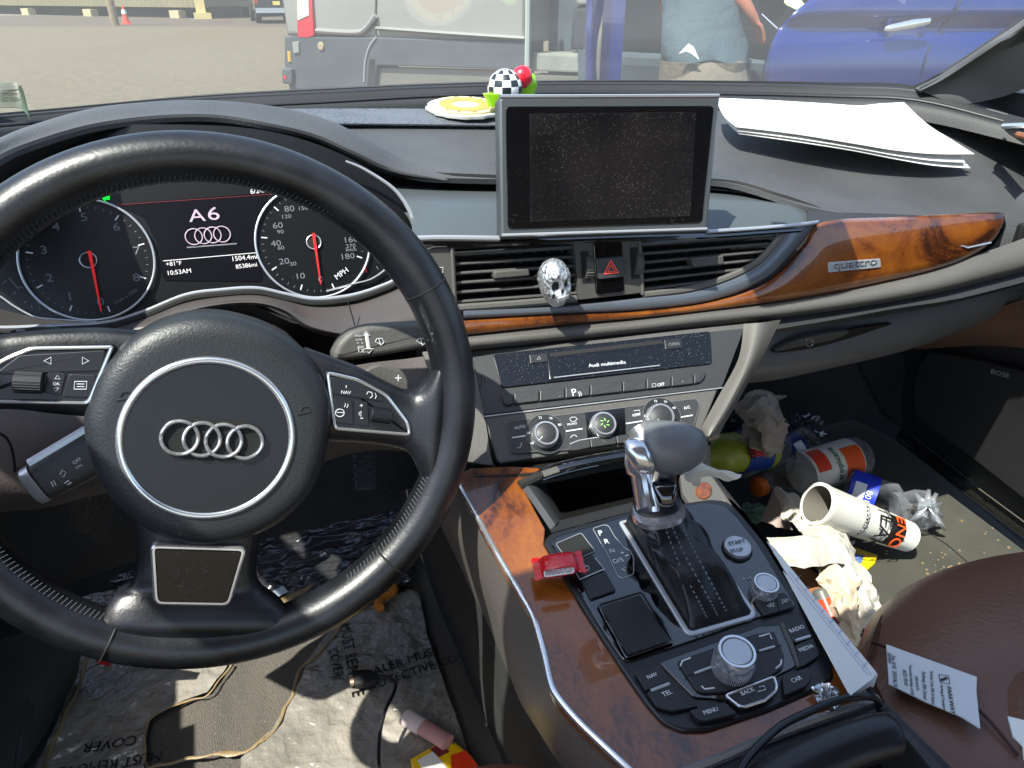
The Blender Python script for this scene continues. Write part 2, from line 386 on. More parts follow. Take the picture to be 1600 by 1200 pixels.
spoke([(212, 815), (212, 850), (213, 880), (211, 903), (200, 922), (180, 934), (165, 958), (160, 985), (158, 1008)], [(408, 815), (405, 850), (400, 880), (400, 903), (410, 924), (430, 938), (448, 958), (455, 985), (458, 1008)], [.008, .0078, .0078, .0085, .0084, .0100, .0141, .0164, .0080], 'lower_spoke')
# airbag cover ------------------------------------------------------
HP = .030
pad = cr([(322, 488), (385, 498), (440, 520), (488, 560), (512, 600), (521, 645), (512, 710), (490, 770), (450, 812), (400, 840), (350, 853), (300, 855), (250, 842), (205, 815), (165, 775), (140, 725), (127, 665), (138, 618), (160, 572), (205, 525), (260, 498)], 5)
PADH = .012
pp = wl(pad, PADH)
m = MB(); m.dome(W, pp, [(1, -.035), (1, 0), (.995, .006), (.975, .0115), (.94, .0155), (.88, .0185), (.80, .0200), (.66, .0195), (.3, .019), (.02, .019)], M_pad); 
PADO = m.build('airbag_cover', T)
def hp(x, y, h): return W.p2(x, y, h)
HC = .0195
rc = Vector(hp(327, 686, HC)); Rr_ = (Vector(hp(458, 686, HC))-rc).length*.985
MB().tube([W.w(a, b, HC) for a, b in circ(rc, Rr_, 72)], .0026, M_chr, True, 10).build('trim_ring', PADO)
MB().plate(W, circ(rc, Rr_-.0015, 72), .003, M_plsm, h=HC+.0012, bev=.001).build('horn_pad', PADO)
m = MB(); rings4(m, W, (281, 684), (383, 691), .0112, .0013, M_chr, h=HC+.0035, n=36); m.build('emblem', PADO)
m = MB()
for q, wd in (((281, 684), 34), ((383, 691), 34)): pass
el = cr([(246, 686), (258, 658), (290, 652), (340, 655), (385, 658), (410, 672), (413, 695), (398, 714), (340, 720), (285, 716), (258, 706)], 5)
m.plate(W, wl(el, HC+.0016), .002, M_blk, h=HC+.0018); m.build('emblem_recess', PADO)
m = MB().text(W, 'AIRBAG', 279, 836, 352, 832, M_pl, h=.0175, hs=.8, th=.0012); m.build('airbag_lettering', PADO)
m = MB()
for x, y in ((193, 621), (474, 643)):
    a, b = hp(x, y, .0205); m.line(W, [(a-.005, b-.001), (a+.005, b-.001), (a+.004, b+.003), (a, b+.0035), (a-.002, b+.001)], .0007, M_pl, h=.0205)
m.build('horn_symbol', PADO)
# lower spoke insert
io = rnd([(240, 853), (384, 853), (362, 938), (248, 938)], 14); ii = io
o2 = wl(rnd([(234, 848), (387, 853), (360, 946), (240, 944)], 14), .010)
m = MB(); m.plate(W, o2, .008, M_chr, h=.0125, bev=.0015); 
I_ = m.build('lower_trim_frame', T)
MB().plate(W, inset(o2, .0028), .003, M_gl3, h=.0132, bev=.0008).build('lower_insert', T)
# switch clusters
def cluster(out, name, T):
    q = wl(out, .008); m = MB(); m.plate(W, q, .010, M_gl, h=.0085, bev=.0012)
    o = m.build(name, T)
    MB().tube([W.w(a, b, .0095) for a, b in inset(q, .0016)], .00125, M_chr, True, 8).build('chrome_frame', o)
    MB().plate(W, inset(q, .003), .002, M_plsm, h=.0092, bev=.0004).build('switch_plate', o)
    return o
lc = rnd([(-60, 630), (-50, 590), (10, 556), (50, 540), (182, 538), (142, 633)], 10)
LC = cluster(lc, 'left_switch_cluster', T)
rcq = rnd([(508, 578), (560, 590), (605, 614), (640, 660), (643, 682), (520, 672)], 10)
RCq = cluster(rcq, 'right_switch_cluster', T)
def key(pts, pl, par, h, m=None, r=4, th=.002, bev=.0006, name='button', txt=None, tm=None, deco=None, lab=None):
    mb = MB().plate(pl, pl.L(rnd(pts, r), h), th, m or M_key, h=h, bev=bev)
    if txt:
        for (s, x0, y0, x1, y1) in txt: mb.text(pl, s, x0, y0, x1, y1, tm or M_white, h=h+.0002)
    if deco: deco(mb, h)
    return mb.build(name, par, label=lab)
def poly_line(pl, pts, wd, m=None, closed=False):
    return lambda mb, h: mb.line(pl, pl.L(pts, h), wd, m or M_white, h=h+.0003, closed=closed, th=.0002)
def multi(*fs): return lambda mb, h: [f(mb, h) for f in fs]
key([(-10, 585), (30, 555), (165, 547), (158, 580)], W, LC, .0102, name='arrow_button', deco=multi(poly_line(W, [(69, 564), (80, 558), (80, 569)], .0006, closed=True), poly_line(W, [(129, 558), (139, 564), (129, 569)], .0006, closed=True)))
key([(108, 584), (151, 586), (142, 622), (97, 620)], W, LC, .0102, name='list_button', deco=multi(poly_line(W, [(117, 596), (136, 596), (135, 608), (116, 608)], .0006, closed=True), poly_line(W, [(120, 600), (132, 600)], .0005), poly_line(W, [(120, 604), (132, 604)], .0005)))
key([(76, 580), (104, 583), (95, 618), (68, 614)], W, LC, .0100, name='selector_button', txt=[('OK', 83, 602, 94, 602)], deco=multi(poly_line(W, [(86, 592), (90, 586), (94, 592)], .0005, closed=True), poly_line(W, [(84, 606), (92, 606), (87, 612)], .0005, closed=True)))
def scroll(x0, y0, x1, y1, par, r):
    a, b = W.P(x0, y0, .011), W.P(x1, y1, .011); d = (b-a).normalized(); e = W.n.cross(d)
    m = MB(); m.lathe(a, b, [(0, r*.9), (.03, r), (.97, r), (1, r*.9)], M_key, 24)
    for k in range(24):
        t = math.pi*k/12; off = e*math.cos(t)*r+W.n*math.sin(t)*r
        m.tube([a+off+(b-a)*.04, a+off+(b-a)*.96], .00035, M_plsm, seg=4)
    m.build('scroll_wheel', par)
scroll(22, 597, 68, 599, LC, .0065); scroll(579, 647, 611, 652, RCq, .0052)
key([(516, 588), (560, 595), (600, 622), (598, 628), (520, 616)], W, RCq, .0102, name='nav_button', txt=[('NAV', 533, 615, 548, 616)], deco=multi(poly_line(W, [(541, 602), (541, 606)], .0006), poly_line(W, [(573, 616), (575, 612), (581, 613), (582, 619), (578, 622)], .0006), poly_line(W, [(586, 614), (588, 619), (586, 623)], .0005)))
key([(521, 622), (551, 625), (553, 664), (524, 660)], W, RCq, .0102, name='heat_button', deco=multi(poly_line(W, [(531+7*math.cos(t), 645+6*math.sin(t)) for t in [k*.52 for k in range(12)]], .0006, closed=True), poly_line(W, [(526, 644), (537, 645)], .0005), poly_line(W, [(538, 636), (540, 632), (539, 630)], .0005), poly_line(W, [(542, 637), (544, 633), (543, 631)], .0005)))
key([(556, 626), (575, 628), (577, 667), (558, 664)], W, RCq, .0100, name='volume_button', txt=[('+', 562, 637, 567, 637), ('-', 563, 657, 567, 657)], deco=poly_line(W, [(561, 645), (564, 642), (564, 651), (561, 648)], .0005, closed=True))
# paddles behind the wheel
MB().plate(W, wl(rnd([(8, 545), (14, 516), (60, 510), (95, 512), (112, 530), (118, 560)], 10), -.02), .004, M_pl, h=-.02, bev=.001).text(W, '-', 26, 528, 40, 528, M_white, h=-.0198).build('shift_paddle', T)
MB().plate(W, wl(rnd([(560, 585), (590, 568), (632, 580), (640, 600), (634, 625), (570, 625)], 12), -.02), .005, M_lg, h=-.02, bev=.0015).text(W, '+', 617, 598, 627, 598, M_white, h=-.0198).build('shift_paddle', T)
# column shroud behind hub
cb = W.P(335, 640, -.03)
m = MB(); m.rings([(cb+W.n*h+W.v*(-.01), W.u*a, W.v*b) for h, a, b in ((.02, .050, .045), (0, .062, .055), (-.05, .075, .062), (-.16, .08, .065))], M_softd, 28, 3)
SH = m.build('steering_column', label='dark shroud round the column behind the steering wheel', cat='column cover')
# ---------------------------------------------------------------- stalks
m = MB()
wp = Plane(W.o-W.n*.055, W.n)
q = wp.L(rnd([(520, 553), (528, 535), (545, 518), (575, 508), (665, 503), (700, 508), (700, 536), (660, 545), (600, 556), (545, 564), (522, 564)], 10), 0)
m.plate(wp, q, .02, M_lg, bev=.005, seg=4)
for i, s in enumerate(('HIGH', 'LOW', '- -', 'OFF', '1x')): m.text(wp, s, 555+i*1.2, 526+i*6.2, 565+i*1.2, 526+i*6.2, M_white, h=.0003)
m.line(wp, wp.L([(572, 520), (576, 545)], 0), .003, M_white, h=.0003)
m.line(wp, wp.L([(568, 545), (576, 552), (583, 545)], 0), .0008, M_white, h=.0005, closed=True)
m.line(wp, wp.L([(567, 524), (572, 517), (578, 524)], 0), .0008, M_white, h=.0005, closed=True)
for ox, s in ((0, 1), (65, .9)):
    m.line(wp, wp.L([(586+ox, 534-ox*.02), (589+ox, 529), (597+ox, 529), (600+ox, 534), (597+ox, 538), (592+ox, 537)], 0), .0007, M_white, h=.0005, closed=True)
    m.line(wp, wp.L([(592+ox, 530), (595+ox, 540)], 0), .0007, M_white, h=.0005)
m.build('wiper_stalk', label='grey wiper stalk with printed symbols right of the steering hub', cat='stalk', base=wp.P(600, 530))
m = MB(); c0, c1 = wp.P(50, 760, .0), wp.P(165, 697, 0); d = (c1-c0).normalized(); e = W.n.cross(d).normalized()
m.rings([(c0-d*.002, e*.012, W.n*.006), (c0, e*.0145, W.n*.008), (c0+d*.006, e*.0150, W.n*.009)], M_sat, 20, 3)
m.rings([(c0+d*.006, e*.013, W.n*.007), (c0+d*.0075, e*.013, W.n*.007)], M_blk, 20, 3)
m.rings([(c0+d*.0075, e*.0150, W.n*.009), (c0+d*.05, e*.0170, W.n*.010), (c1, e*.016, W.n*.010), (c1+d*.05, e*.013, W.n*.009)], M_pl, 20, 3)
m.tube([c0+d*.009+e*.0150+W.n*.003, c0+d*.05+e*.0170+W.n*.003, c1+e*.016+W.n*.003], .0038, M_sat, seg=8)
sp2 = Plane(c0+W.n*.0102, W.n)
m.text(sp2, 'OFF', 116, 726, 128, 718, M_white, h=.0006); m.text(sp2, 'ON', 120, 733, 129, 728, M_white, h=.0006)
for pts in ([(94, 741), (98, 734), (104, 738), (101, 741), (101, 744), (97, 744)], [(101, 755), (108, 750), (109, 753), (113, 753), (106, 757)], [(80, 752), (84, 760)], [(84, 750), (88, 758)]):
    m.line(sp2, sp2.L(pts, 0), .0008, M_white, h=.0006)
m.build('turn_signal_stalk', label='dusty turn signal stalk with silver tip left of the steering hub', cat='stalk', base=c0)

# ================================================================= INSTRUMENT CLUSTER
T = thing('instrument_cluster', 'instrument cluster with two dials seen through the steering wheel', 'instrument cluster', G.P(315, 520, 0))
face = cr([(-60, 450), (-30, 470), (20, 488), (90, 500), (165, 502), (220, 488), (290, 460), (380, 452), (430, 462), (485, 474), (560, 460), (625, 430), (650, 370), (640, 330), (600, 280), (520, 235), (420, 205), (300, 195), (150, 200), (20, 240), (-70, 320)], 5)
M_face = mat('dial_black', '#08090c', .35, dust=.12, dscale=330)
MB().plate(G, G.L(face), .02, M_face).build('face_panel', T)
def dial(c, tip, lab, name):
    ca = Vector(G.p2(*c)); return ca
def gauge(cx, cy, rx, name, nums, ticks, a0, a1, needle, extra=None):
    c = Vector(G.p2(cx, cy)); R = abs(Vector(G.p2(cx+rx, cy)).x-c.x)
    m = MB(); m.plate(G, circ(c, R*.985, 64), .002, M_face, h=.0012)
    o = m.build(name, T)
    MB().tube([G.w(a, b, .0035) for a, b in circ(c, R, 80)], .0011, M_sat, True, 8).build('bezel_ring', o)
    MB().tube([G.w(a, b, .003) for a, b in circ(c, R*.125, 32)], .0006, M_sat, True, 6).plate(G, circ(c, R*.12, 24), .001, M_blk, h=.0025).build('hub_ring', o)
    m = MB()
    for k in range(ticks+1):
        f_ = k/ticks; a = math.radians(a0+(a1-a0)*f_); big = k % 5 == 0
        r0, r1 = (R*.80, R*.90) if big else (R*.86, R*.90)
        m.line(G, [(c.x+r0*math.cos(a), c.y+r0*math.sin(a)), (c.x+r1*math.cos(a), c.y+r1*math.sin(a))], .0011 if big else .0005, M_white if big else M_grey, h=.0016, th=.0001)
    for s, x, y, wd, mm in nums: m.textc(G, s, x, y, (.0100 if name == 'tachometer' else .0078) if mm is M_grey else .0052, mm, h=.0015)
    m.build('dial_markings', o)
    n0 = G.p2(*needle[0], .005); n1 = G.p2(*needle[1], .005)
    d = (Vector(n1)-Vector(n0)).normalized(); e = Vector((-d.y, d.x))
    N0, N1 = Vector(n0), Vector(n1)
    MB().plate(G, [tuple(N0-e*.0014-d*.001), tuple(N1-e*.0004), tuple(N1+e*.0004), tuple(N0+e*.0014-d*.001)], .001, M_red, h=.0055).build('needle', o)
gauge(139, 407, 104, 'tachometer', [('0', 157, 471, 11, M_grey), ('1', 109, 463, 5, M_grey), ('2', 77, 434, 12, M_grey), ('3', 68, 390, 12, M_grey), ('4', 87, 354, 12, M_grey), ('5', 131, 339, 12, M_grey), ('6', 182, 354, 12, M_grey), ('7', 214, 391, 12, M_grey), ('8', 213, 433, 12, M_grey)], 40, -80, -387, ((140, 394), (158, 486)))
gauge(490, 379, 87, 'speedometer', [('0', 501, 436, 8, M_grey), ('10', 470, 431, 12, M_grey), ('20', 444, 408, 14, M_grey), ('40', 431, 380, 15, M_grey), ('60', 434, 352, 15, M_grey), ('80', 452, 326, 15, M_grey), ('100', 490, 310, 18, M_grey), ('160', 549, 374, 18, M_grey), ('180', 544, 400, 18, M_grey), ('90', 438, 362, 9, M_litd), ('120', 448, 338, 12, M_litd), ('60', 439, 387, 9, M_litd), ('30', 458, 412, 9, M_litd), ('150', 474, 325, 12, M_litd), ('270', 548, 384, 13, M_litd)], 40, -76, -385, ((490, 366), (501, 444)))
m = MB(); m.text(G, '1/min x 1000', 181, 476, 215, 455, M_grey, h=.0035); m.text(G, 'MPH', 527, 437, 545, 424, M_white, h=.0035)
m.text(G, 'C', 58, 475, 65, 475, M_grey, h=.0006); m.text(G, 'km/h', 541, 393, 557, 392, M_litd, h=.0035)
for p in ([(62, 479), (63, 485)], [(5, 443), (10, 438)], [(20, 460), (25, 456)], [(38, 474), (42, 470)], [(588, 416), (591, 421)], [(596, 408), (599, 412)], [(49, 478), (51, 482)], [(14, 434), (30, 452)], [(30, 448), (36, 450)]):
    m.line(G, G.L(p), .0007, M_grey, h=.0005, th=.0001)
m.line(G, G.L([(570, 416), (573, 426)]), .0007, M_red, h=.0005, th=.0001)
m.build('small_gauge_markings', T)
# centre display
m = MB(); M_scr = mat('cluster_screen', '#0b0c12', .25, emit=.01)
m.plate(G, G.L(rnd([(185, 320), (420, 300), (402, 350), (410, 440), (255, 438), (245, 380), (225, 340)], 8), .0005), .001, M_scr, h=.0008)
DS = m.build('driver_display', T)
m = MB()
m.text(G, 'A', 296, 347, 322, 345, M_litpink, h=.0012, hs=.75, shear=0); m.text(G, '6', 326, 344, 344, 343, M_litpink, h=.0012, hs=.72)
rings4(m, G, (303, 370), (347, 366), .0072, .0005, M_litpink, h=.0014, n=28)
m.text(G, '+81°F', 260, 416, 284, 414, M_lit, h=.0012); m.text(G, '10:53AM', 263, 430, 299, 426, M_lit, h=.0012)
m.text(G, '1504.4mi', 364, 408, 402, 404, M_lit, h=.0012); m.text(G, '85386mi', 369, 420, 402, 416, M_lit, h=.0012)
m.text(G, '6/24/2024', 392, 303, 436, 298, M_lit, h=.0012)
m.line(G, G.L([(255, 408), (402, 395)]), .0006, M_lit, h=.0012, th=.0001)
m.line(G, G.L([(180, 321), (437, 303)]), .0004, mat('dim_red', '#7a1f24', .5, emit=.08), h=.0012, th=.0001)
m.line(G, G.L([(292, 387), (370, 381)]), .0012, M_litd, h=.0011, th=.0001)
m.build('readout', DS)
MB().plate(G, G.L([(159, 309), (165, 304), (165, 307), (171, 306), (171, 312), (165, 311), (165, 314)]), .0005, M_grn, h=.0012).build('indicator_arrow', T, label='lit green turn arrow')
# chrome lines along the lower edge of the cluster
bl = cr([(-40, 508), (0, 513), (80, 510), (165, 505), (225, 488), (290, 462), (345, 454), (400, 451), (445, 460), (490, 468), (545, 463), (590, 450), (625, 432), (646, 395), (648, 360), (640, 330), (615, 295), (570, 265), (540, 252)], 6, False)
m = MB(); m.tube([G.P(x, y, .016) for x, y in bl], [.0024]*(len(bl)-26)+[.0024-.0013*k/25 for k in range(26)], M_sat, seg=8); m.build('chrome_lip', T)
il = cr([(-20, 455), (0, 463), (25, 480), (55, 495), (90, 499), (150, 503)], 5, False)
m = MB(); m.tube([G.P(x, y, .004) for x, y in il], .0009, M_sat, seg=6); m.build('inner_trim_line', T); m = MB()
m.tube([G.P(x, y, .004) for x, y in cr([(510, 455), (550, 444), (580, 436), (605, 418), (612, 400)], 5, False)], .0009, M_sat, seg=6); m.build('inner_trim_line', T)
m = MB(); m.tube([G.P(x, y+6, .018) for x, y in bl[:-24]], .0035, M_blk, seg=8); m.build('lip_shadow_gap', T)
# ================================================================= DASHBOARD
T = thing('dashboard', 'charcoal dashboard with burl wood band and air vents', 'dashboard', V_.P(950, 480, 0)+Vector((0, .2, -.1)))
DB = T
def pys(l): return [PY(*q) for q in l]
# shelf under the windscreen with its ridges
L0 = [(-160, 200, .86), (-60, 189, .93), (100, 174, 1.0), (300, 155, 1.06), (500, 143, 1.09), (700, 134, 1.11), (900, 130, 1.11), (1130, 131, 1.06), (1300, 134, .99), (1430, 139, .91), (1570, 178, .80), (1720, 222, .70)]
def sh(dy, dY, dz=0): return [PY(x, y+d, Y-dY)+Vector((0, 0, dz)) for (x, y, Y), d in zip(L0, dy)]
m = MB()
D1 = [9, 9, 9, 9, 10, 9, 8, 8, 9, 10, 7, 6]; D2 = [14, 14, 14, 14, 15, 13, 12, 13, 14, 15, 11, 9]; D3 = [19, 19, 19, 20, 21, 19, 18, 19, 20, 21, 16, 13]; D4 = [25, 25, 25, 26, 27, 26, 24, 25, 27, 28, 20, 17]; D5 = [31, 31, 31, 32, 34, 32, 31, 32, 34, 35, 26, 22]
m.loft([sh([0]*12, -.03, -.03), sh([0]*12, 0), sh(D1, .018, .002), sh(D2, .035, -.016), sh(D3, .047, 0), sh(D4, .06, .003), sh(D5, .068, -.012)], M_softd, 6, 4, th=.004)
m.tube(cr(sh([d+1 for d in D2], .033, .000), 5, False), .0028, M_blk, seg=8, ry=.002); m.tube(cr(sh([d+2 for d in D5], .062, .001), 5, False), .0034, M_blk, seg=8, ry=.002)  # black tubes put shade into the grooves
m.tube(cr(sh([d-3 for d in D1], .012, .003), 5, False), .0022, M_pl, seg=8); m.tube(cr(sh([d+1 for d in D3], .049, .004), 5, False), .0022, M_pl, seg=8)  # lighter tubes stand in for highlights along the ridges
m.build('defroster_shelf', T)
MB().tube(cr([PY(x, y-2, Y+.004) for x, y, Y in L0], 6, False), .003, M_blk, seg=8).build('windscreen_seal', T)
# main upper pad
P0 = [(-260, 260, .80), (-120, 236, .86), (60, 205, .93), (250, 188, .98), (440, 173, 1.0), (560, 172, 1.01), (700, 171, 1.01), (850, 170, 1.0), (1000, 170, .98), (1150, 173, .95), (1300, 172, .92), (1450, 174, .862), (1600, 205, .79), (1740, 242, .725)]
P1 = [(-260, 290, .76), (-120, 258, .81), (60, 225, .88), (250, 205, .92), (450, 192, .93), (575, 192, .95), (700, 195, .945), (850, 196, .935), (1000, 197, .92), (1150, 202, .89), (1310, 203, .86), (1450, 214, .805), (1600, 252, .74), (1740, 300, .68)]
P2 = [(-260, 330, .73), (-120, 290, .78), (60, 250, .83), (250, 230, .86), (460, 215, .87), (600, 220, .875), (700, 226, .865), (850, 230, .855), (1000, 235, .84), (1150, 242, .81), (1310, 255, .775), (1450, 276, .73), (1600, 305, .68), (1740, 340, .64)]
P3 = [(-260, 400, .70), (-120, 350, .74), (60, 300, .78), (250, 270, .80), (510, 222, .83), (620, 252, .80), (700, 262, .79), (850, 268, .78), (1000, 270, .765), (1150, 272, .75), (1310, 296, .71), (1450, 310, .685), (1600, 345, .64), (1740, 380, .60)]
P4 = [(-260, 430, .70), (-120, 380, .73), (60, 330, .77), (250, 300, .79), (530, 236, .80), (640, 272, .775), (700, 278, .765), (850, 281, .755), (1000, 283, .735), (1135, 285, .715), (1292, 330, .635), (1430, 336, .625), (1572, 350, .61), (1740, 400, .57)]
m = MB(); m.loft([pys(P0), pys(P1), pys(P2), pys(P3), pys(P4)], M_soft, 6, 5, th=.006)
UP = m.build('upper_pad', T)
# under edge of the pad in the middle, black to stand for the shade beneath
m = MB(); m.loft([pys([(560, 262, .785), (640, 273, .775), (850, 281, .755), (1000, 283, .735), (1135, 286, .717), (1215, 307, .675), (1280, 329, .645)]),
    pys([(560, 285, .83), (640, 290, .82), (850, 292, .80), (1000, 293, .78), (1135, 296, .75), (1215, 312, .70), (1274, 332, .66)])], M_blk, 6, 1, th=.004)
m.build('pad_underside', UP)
# speaker grille strip on top
spk = [(420, 181), (560, 179), (700, 178), (795, 178), (795, 197), (700, 197), (590, 196), (470, 192)]
m = MB(); m.loft([pys([(430, 176, .992), (560, 175, .995), (700, 175, .993), (820, 174, .99)]), pys([(470, 187, .945), (580, 187, .957), (700, 188, .955), (820, 188, .95)]), pys([(520, 199, .912), (600, 199, .925), (700, 200, .925), (820, 201, .917)])],
  mat('perforated_grille', '#5a5e64', .5, dust=1.3, dscale=430, dcol='#16181b'), 6, 3, th=.002)
m.v = [p+Vector((0, -.001, .0045)) for p in m.v]
m.build('speaker_grille', UP)
# hood over the instruments
def hood(l, h): return l
H0 = [(-160, 330, .60), (-60, 250, .64), (0, 215, .70), (60, 192, .75), (150, 168, .80), (250, 158, .83), (340, 157, .84), (440, 168, .84), (520, 190, .83), (580, 222, .81), (640, 252, .80), (720, 270, .78)]
H1 = [(-160, 380, .56), (-60, 285, .60), (0, 240, .655), (60, 215, .70), (150, 190, .745), (250, 178, .77), (340, 177, .78), (430, 190, .78), (500, 206, .78), (560, 232, .775), (625, 262, .77), (700, 280, .765)]
H2 = [(-160, 400, .55), (-60, 300, .59), (0, 250, .64), (60, 224, .685), (150, 198, .73), (250, 185, .755), (340, 184, .765), (420, 197, .765), (490, 214, .77), (550, 240, .765), (612, 268, .765), (690, 283, .765)]
H3 = [(-160, 440, .62), (-60, 330, .66), (0, 285, .70), (60, 255, .74), (150, 228, .77), (250, 215, .79), (340, 214, .80), (410, 222, .80), (480, 236, .83), (545, 262, .82), (605, 284, .82), (680, 296, .81)]
Hb = [(x*.98+10, y+14, Y+.12) for x, y, Y in H0]
Hb = [(-160, 330, .80), (-60, 262, .86), (0, 228, .90), (60, 206, .93), (150, 186, .95), (250, 176, .96), (340, 174, .96), (440, 184, .95), (520, 206, .94), (590, 235, .90), (650, 262, .86), (730, 276, .83)]
m = MB(); m.loft([pys(Hb), pys(H0), pys(H1), pys(H2)], M_soft, 6, 5, th=.004)
m.loft([pys(H2), pys(H3)], M_softd, 6, 1, th=.003)
m.build('instrument_hood', T)
# recess shelf behind the display
m = MB()
m.loft([pys([(560, 262, .86), (700, 283, .84), (850, 285, .83), (1000, 288, .80), (1130, 296, .76), (1215, 309, .71), (1275, 331, .665)]),
        pys([(560, 300, .755), (700, 308, .73), (850, 309, .72), (1000, 308, .705), (1130, 308, .695), (1222, 318, .68), (1279, 335, .655)]),
        pys([(630, 330, .71), (700, 325, .685), (850, 325, .68), (1000, 322, .67), (1130, 318, .665), (1230, 322, .655), (1282, 338, .648)]),
        pys([(648, 372, .625), (700, 370, .62), (850, 368, .618), (1000, 364, .617), (1130, 358, .617), (1230, 351, .62), (1280, 344, .63)])], mat('recess_grey', '#43484a', .42, bump=.3, bscale=500, bdist=.0004, dust=.14, dscale=330), 6, 4, th=.004)
m.build('display_recess', T)
m = MB()
m.tube(cr([V_.P(*q, .006) for q in ((652, 373), (690, 372), (780, 373))], 5, False), .0028, M_sat, seg=8)
m.tube(cr([V_.P(*q, .006) for q in ((1105, 362), (1180, 357), (1250, 351), (1278, 347))], 5, False), .0022, M_sat, seg=8)
m.tube(cr([V_.P(*q, .004) for q in ((660, 380), (690, 379), (780, 380), (950, 374), (1105, 369), (1180, 364), (1250, 359))], 5, False), .003, M_gl, seg=8)
m.build('recess_trim', T)
# fascia behind vents: a dark box
q = [(692, 382), (700, 380), (860, 378), (1000, 373), (1150, 366), (1232, 360), (1217, 380), (1176, 420), (1094, 453), (1003, 466), (880, 475), (716, 484), (694, 486)]
MB().loft([pys([(1262, 322, .66), (1292, 330, .637), (1430, 336, .627), (1572, 350, .612)]), [V_.P(1262, 352, -.004), V_.P(1292, 349, -.004), V_.P(1430, 342, -.004), V_.P(1570, 338, -.004)]], M_softd, 5, 1, th=.003).build('pad_return', T)
MB().plate(V_, V_.L(q, -.03), .03, M_blk, h=-.03).build('vent_cavity', T)
def vent(name, x0, x1, top, bot, tab, right=False):
    o = MB(); N = 6
    # rim
    def yt(x): return top[0]+(top[1]-top[0])*(x-x0)/(x1-x0)
    def yb(x): return bot[0]+(bot[1]-bot[0])*(x-x0)/(x1-x0)
    b = V_.o+V_.n*0
    fr = MB()
    def clipx(y):    # right end of a slat
        if not right: return x1-(y-400)*-.03
        pts = [(360, 1228), (377, 1217), (398, 1198), (418, 1174), (435, 1136), (451, 1094), (464, 1010)]
        for (ya, xa), (yb_, xb) in zip(pts, pts[1:]):
            if y <= yb_: return xa+(xb-xa)*(max(y, ya)-ya)/(yb_-ya)
        return 1005
    A = V_.P(x0+1, 387, 0)
    par = None
    fr.tube([V_.P(x0, yt(x0)-2, .002), V_.P(x0+5, yb(x0)+2, .002)], .0022, M_lg, seg=6)
    if not right: fr.tube([V_.P(x0, yb(x0)+4, .001), V_.P((x0+x1)/2, (yb(x0)+yb(x1))/2+4, .001), V_.P(x1, yb(x1)+3, .001)], .004, M_lg, seg=8)
    else: fr.tube(cr([V_.P(*p, .001) for p in ((1005, 461), (1094, 448), (1174, 416), (1213, 378), (1226, 357))], 5, False), .004, M_lg, seg=8)
    fr.tube([V_.P(x0, yt(x0)-3, .001), V_.P(x1 if not right else 1226, yt(x1)-3, .001)], .0025, M_blk, seg=6)
    par = fr.build(name, T)
    for i in range(6):
        f_ = (i+.6)/6.0
        ya = yt(x0)+(yb(x0)-yt(x0))*f_; slope = ((top[1]-top[0])*(1-f_)+(bot[1]-bot[0])*f_)/(x1-x0)
        xe = x1
        if right:
            for _ in range(5): xe = clipx(ya+slope*(xe-x0))
            if xe < x0+40: continue
        a, c = V_.P(x0+3+3*f_, ya, -.004), V_.P(xe, ya+slope*(xe-x0), -.004)
        s = MB(); back = -V_.n*.016+V_.v*.003
        s.tube([a, c], .0016, M_mg, seg=8); s.add([a+V_.v*.0012, c+V_.v*.0012, c+back, a+back, a-V_.v*.0012, c-V_.v*.0012, c+back-V_.v*.001, a+back-V_.v*.001], [(0, 1, 2, 3), (4, 7, 6, 5), (0, 4, 5, 1), (2, 6, 7, 3)], M_pl)
        s.build('slat', par)
    s = MB()
    for k in range(1, 9):
        xx = x0+(x1-x0)*k/9
        if right and xx > 1190: continue
        s.tube([V_.P(xx, yt(xx)+2, -.022), V_.P(xx, min(yb(xx), 460 if not right else 455-(xx-1000)*.25)-1, -.022)], .001, M_plsm, seg=4)
    s.build('rear_fins', par)
    s = MB(); tq = V_.L(rnd(tab, 3), .003); s.plate(V_, tq, .012, M_mg, h=.004, bev=.0014, seg=3); s.build('direction_tab', par)
vent('air_vent', 706, 900, (389, 378), (478, 464), [(772, 424), (826, 419), (828, 431), (772, 436)])
vent('air_vent', 999, 1226, (374, 360), (458, 430), [(1079, 403), (1130, 399), (1131, 413), (1083, 418)], True)
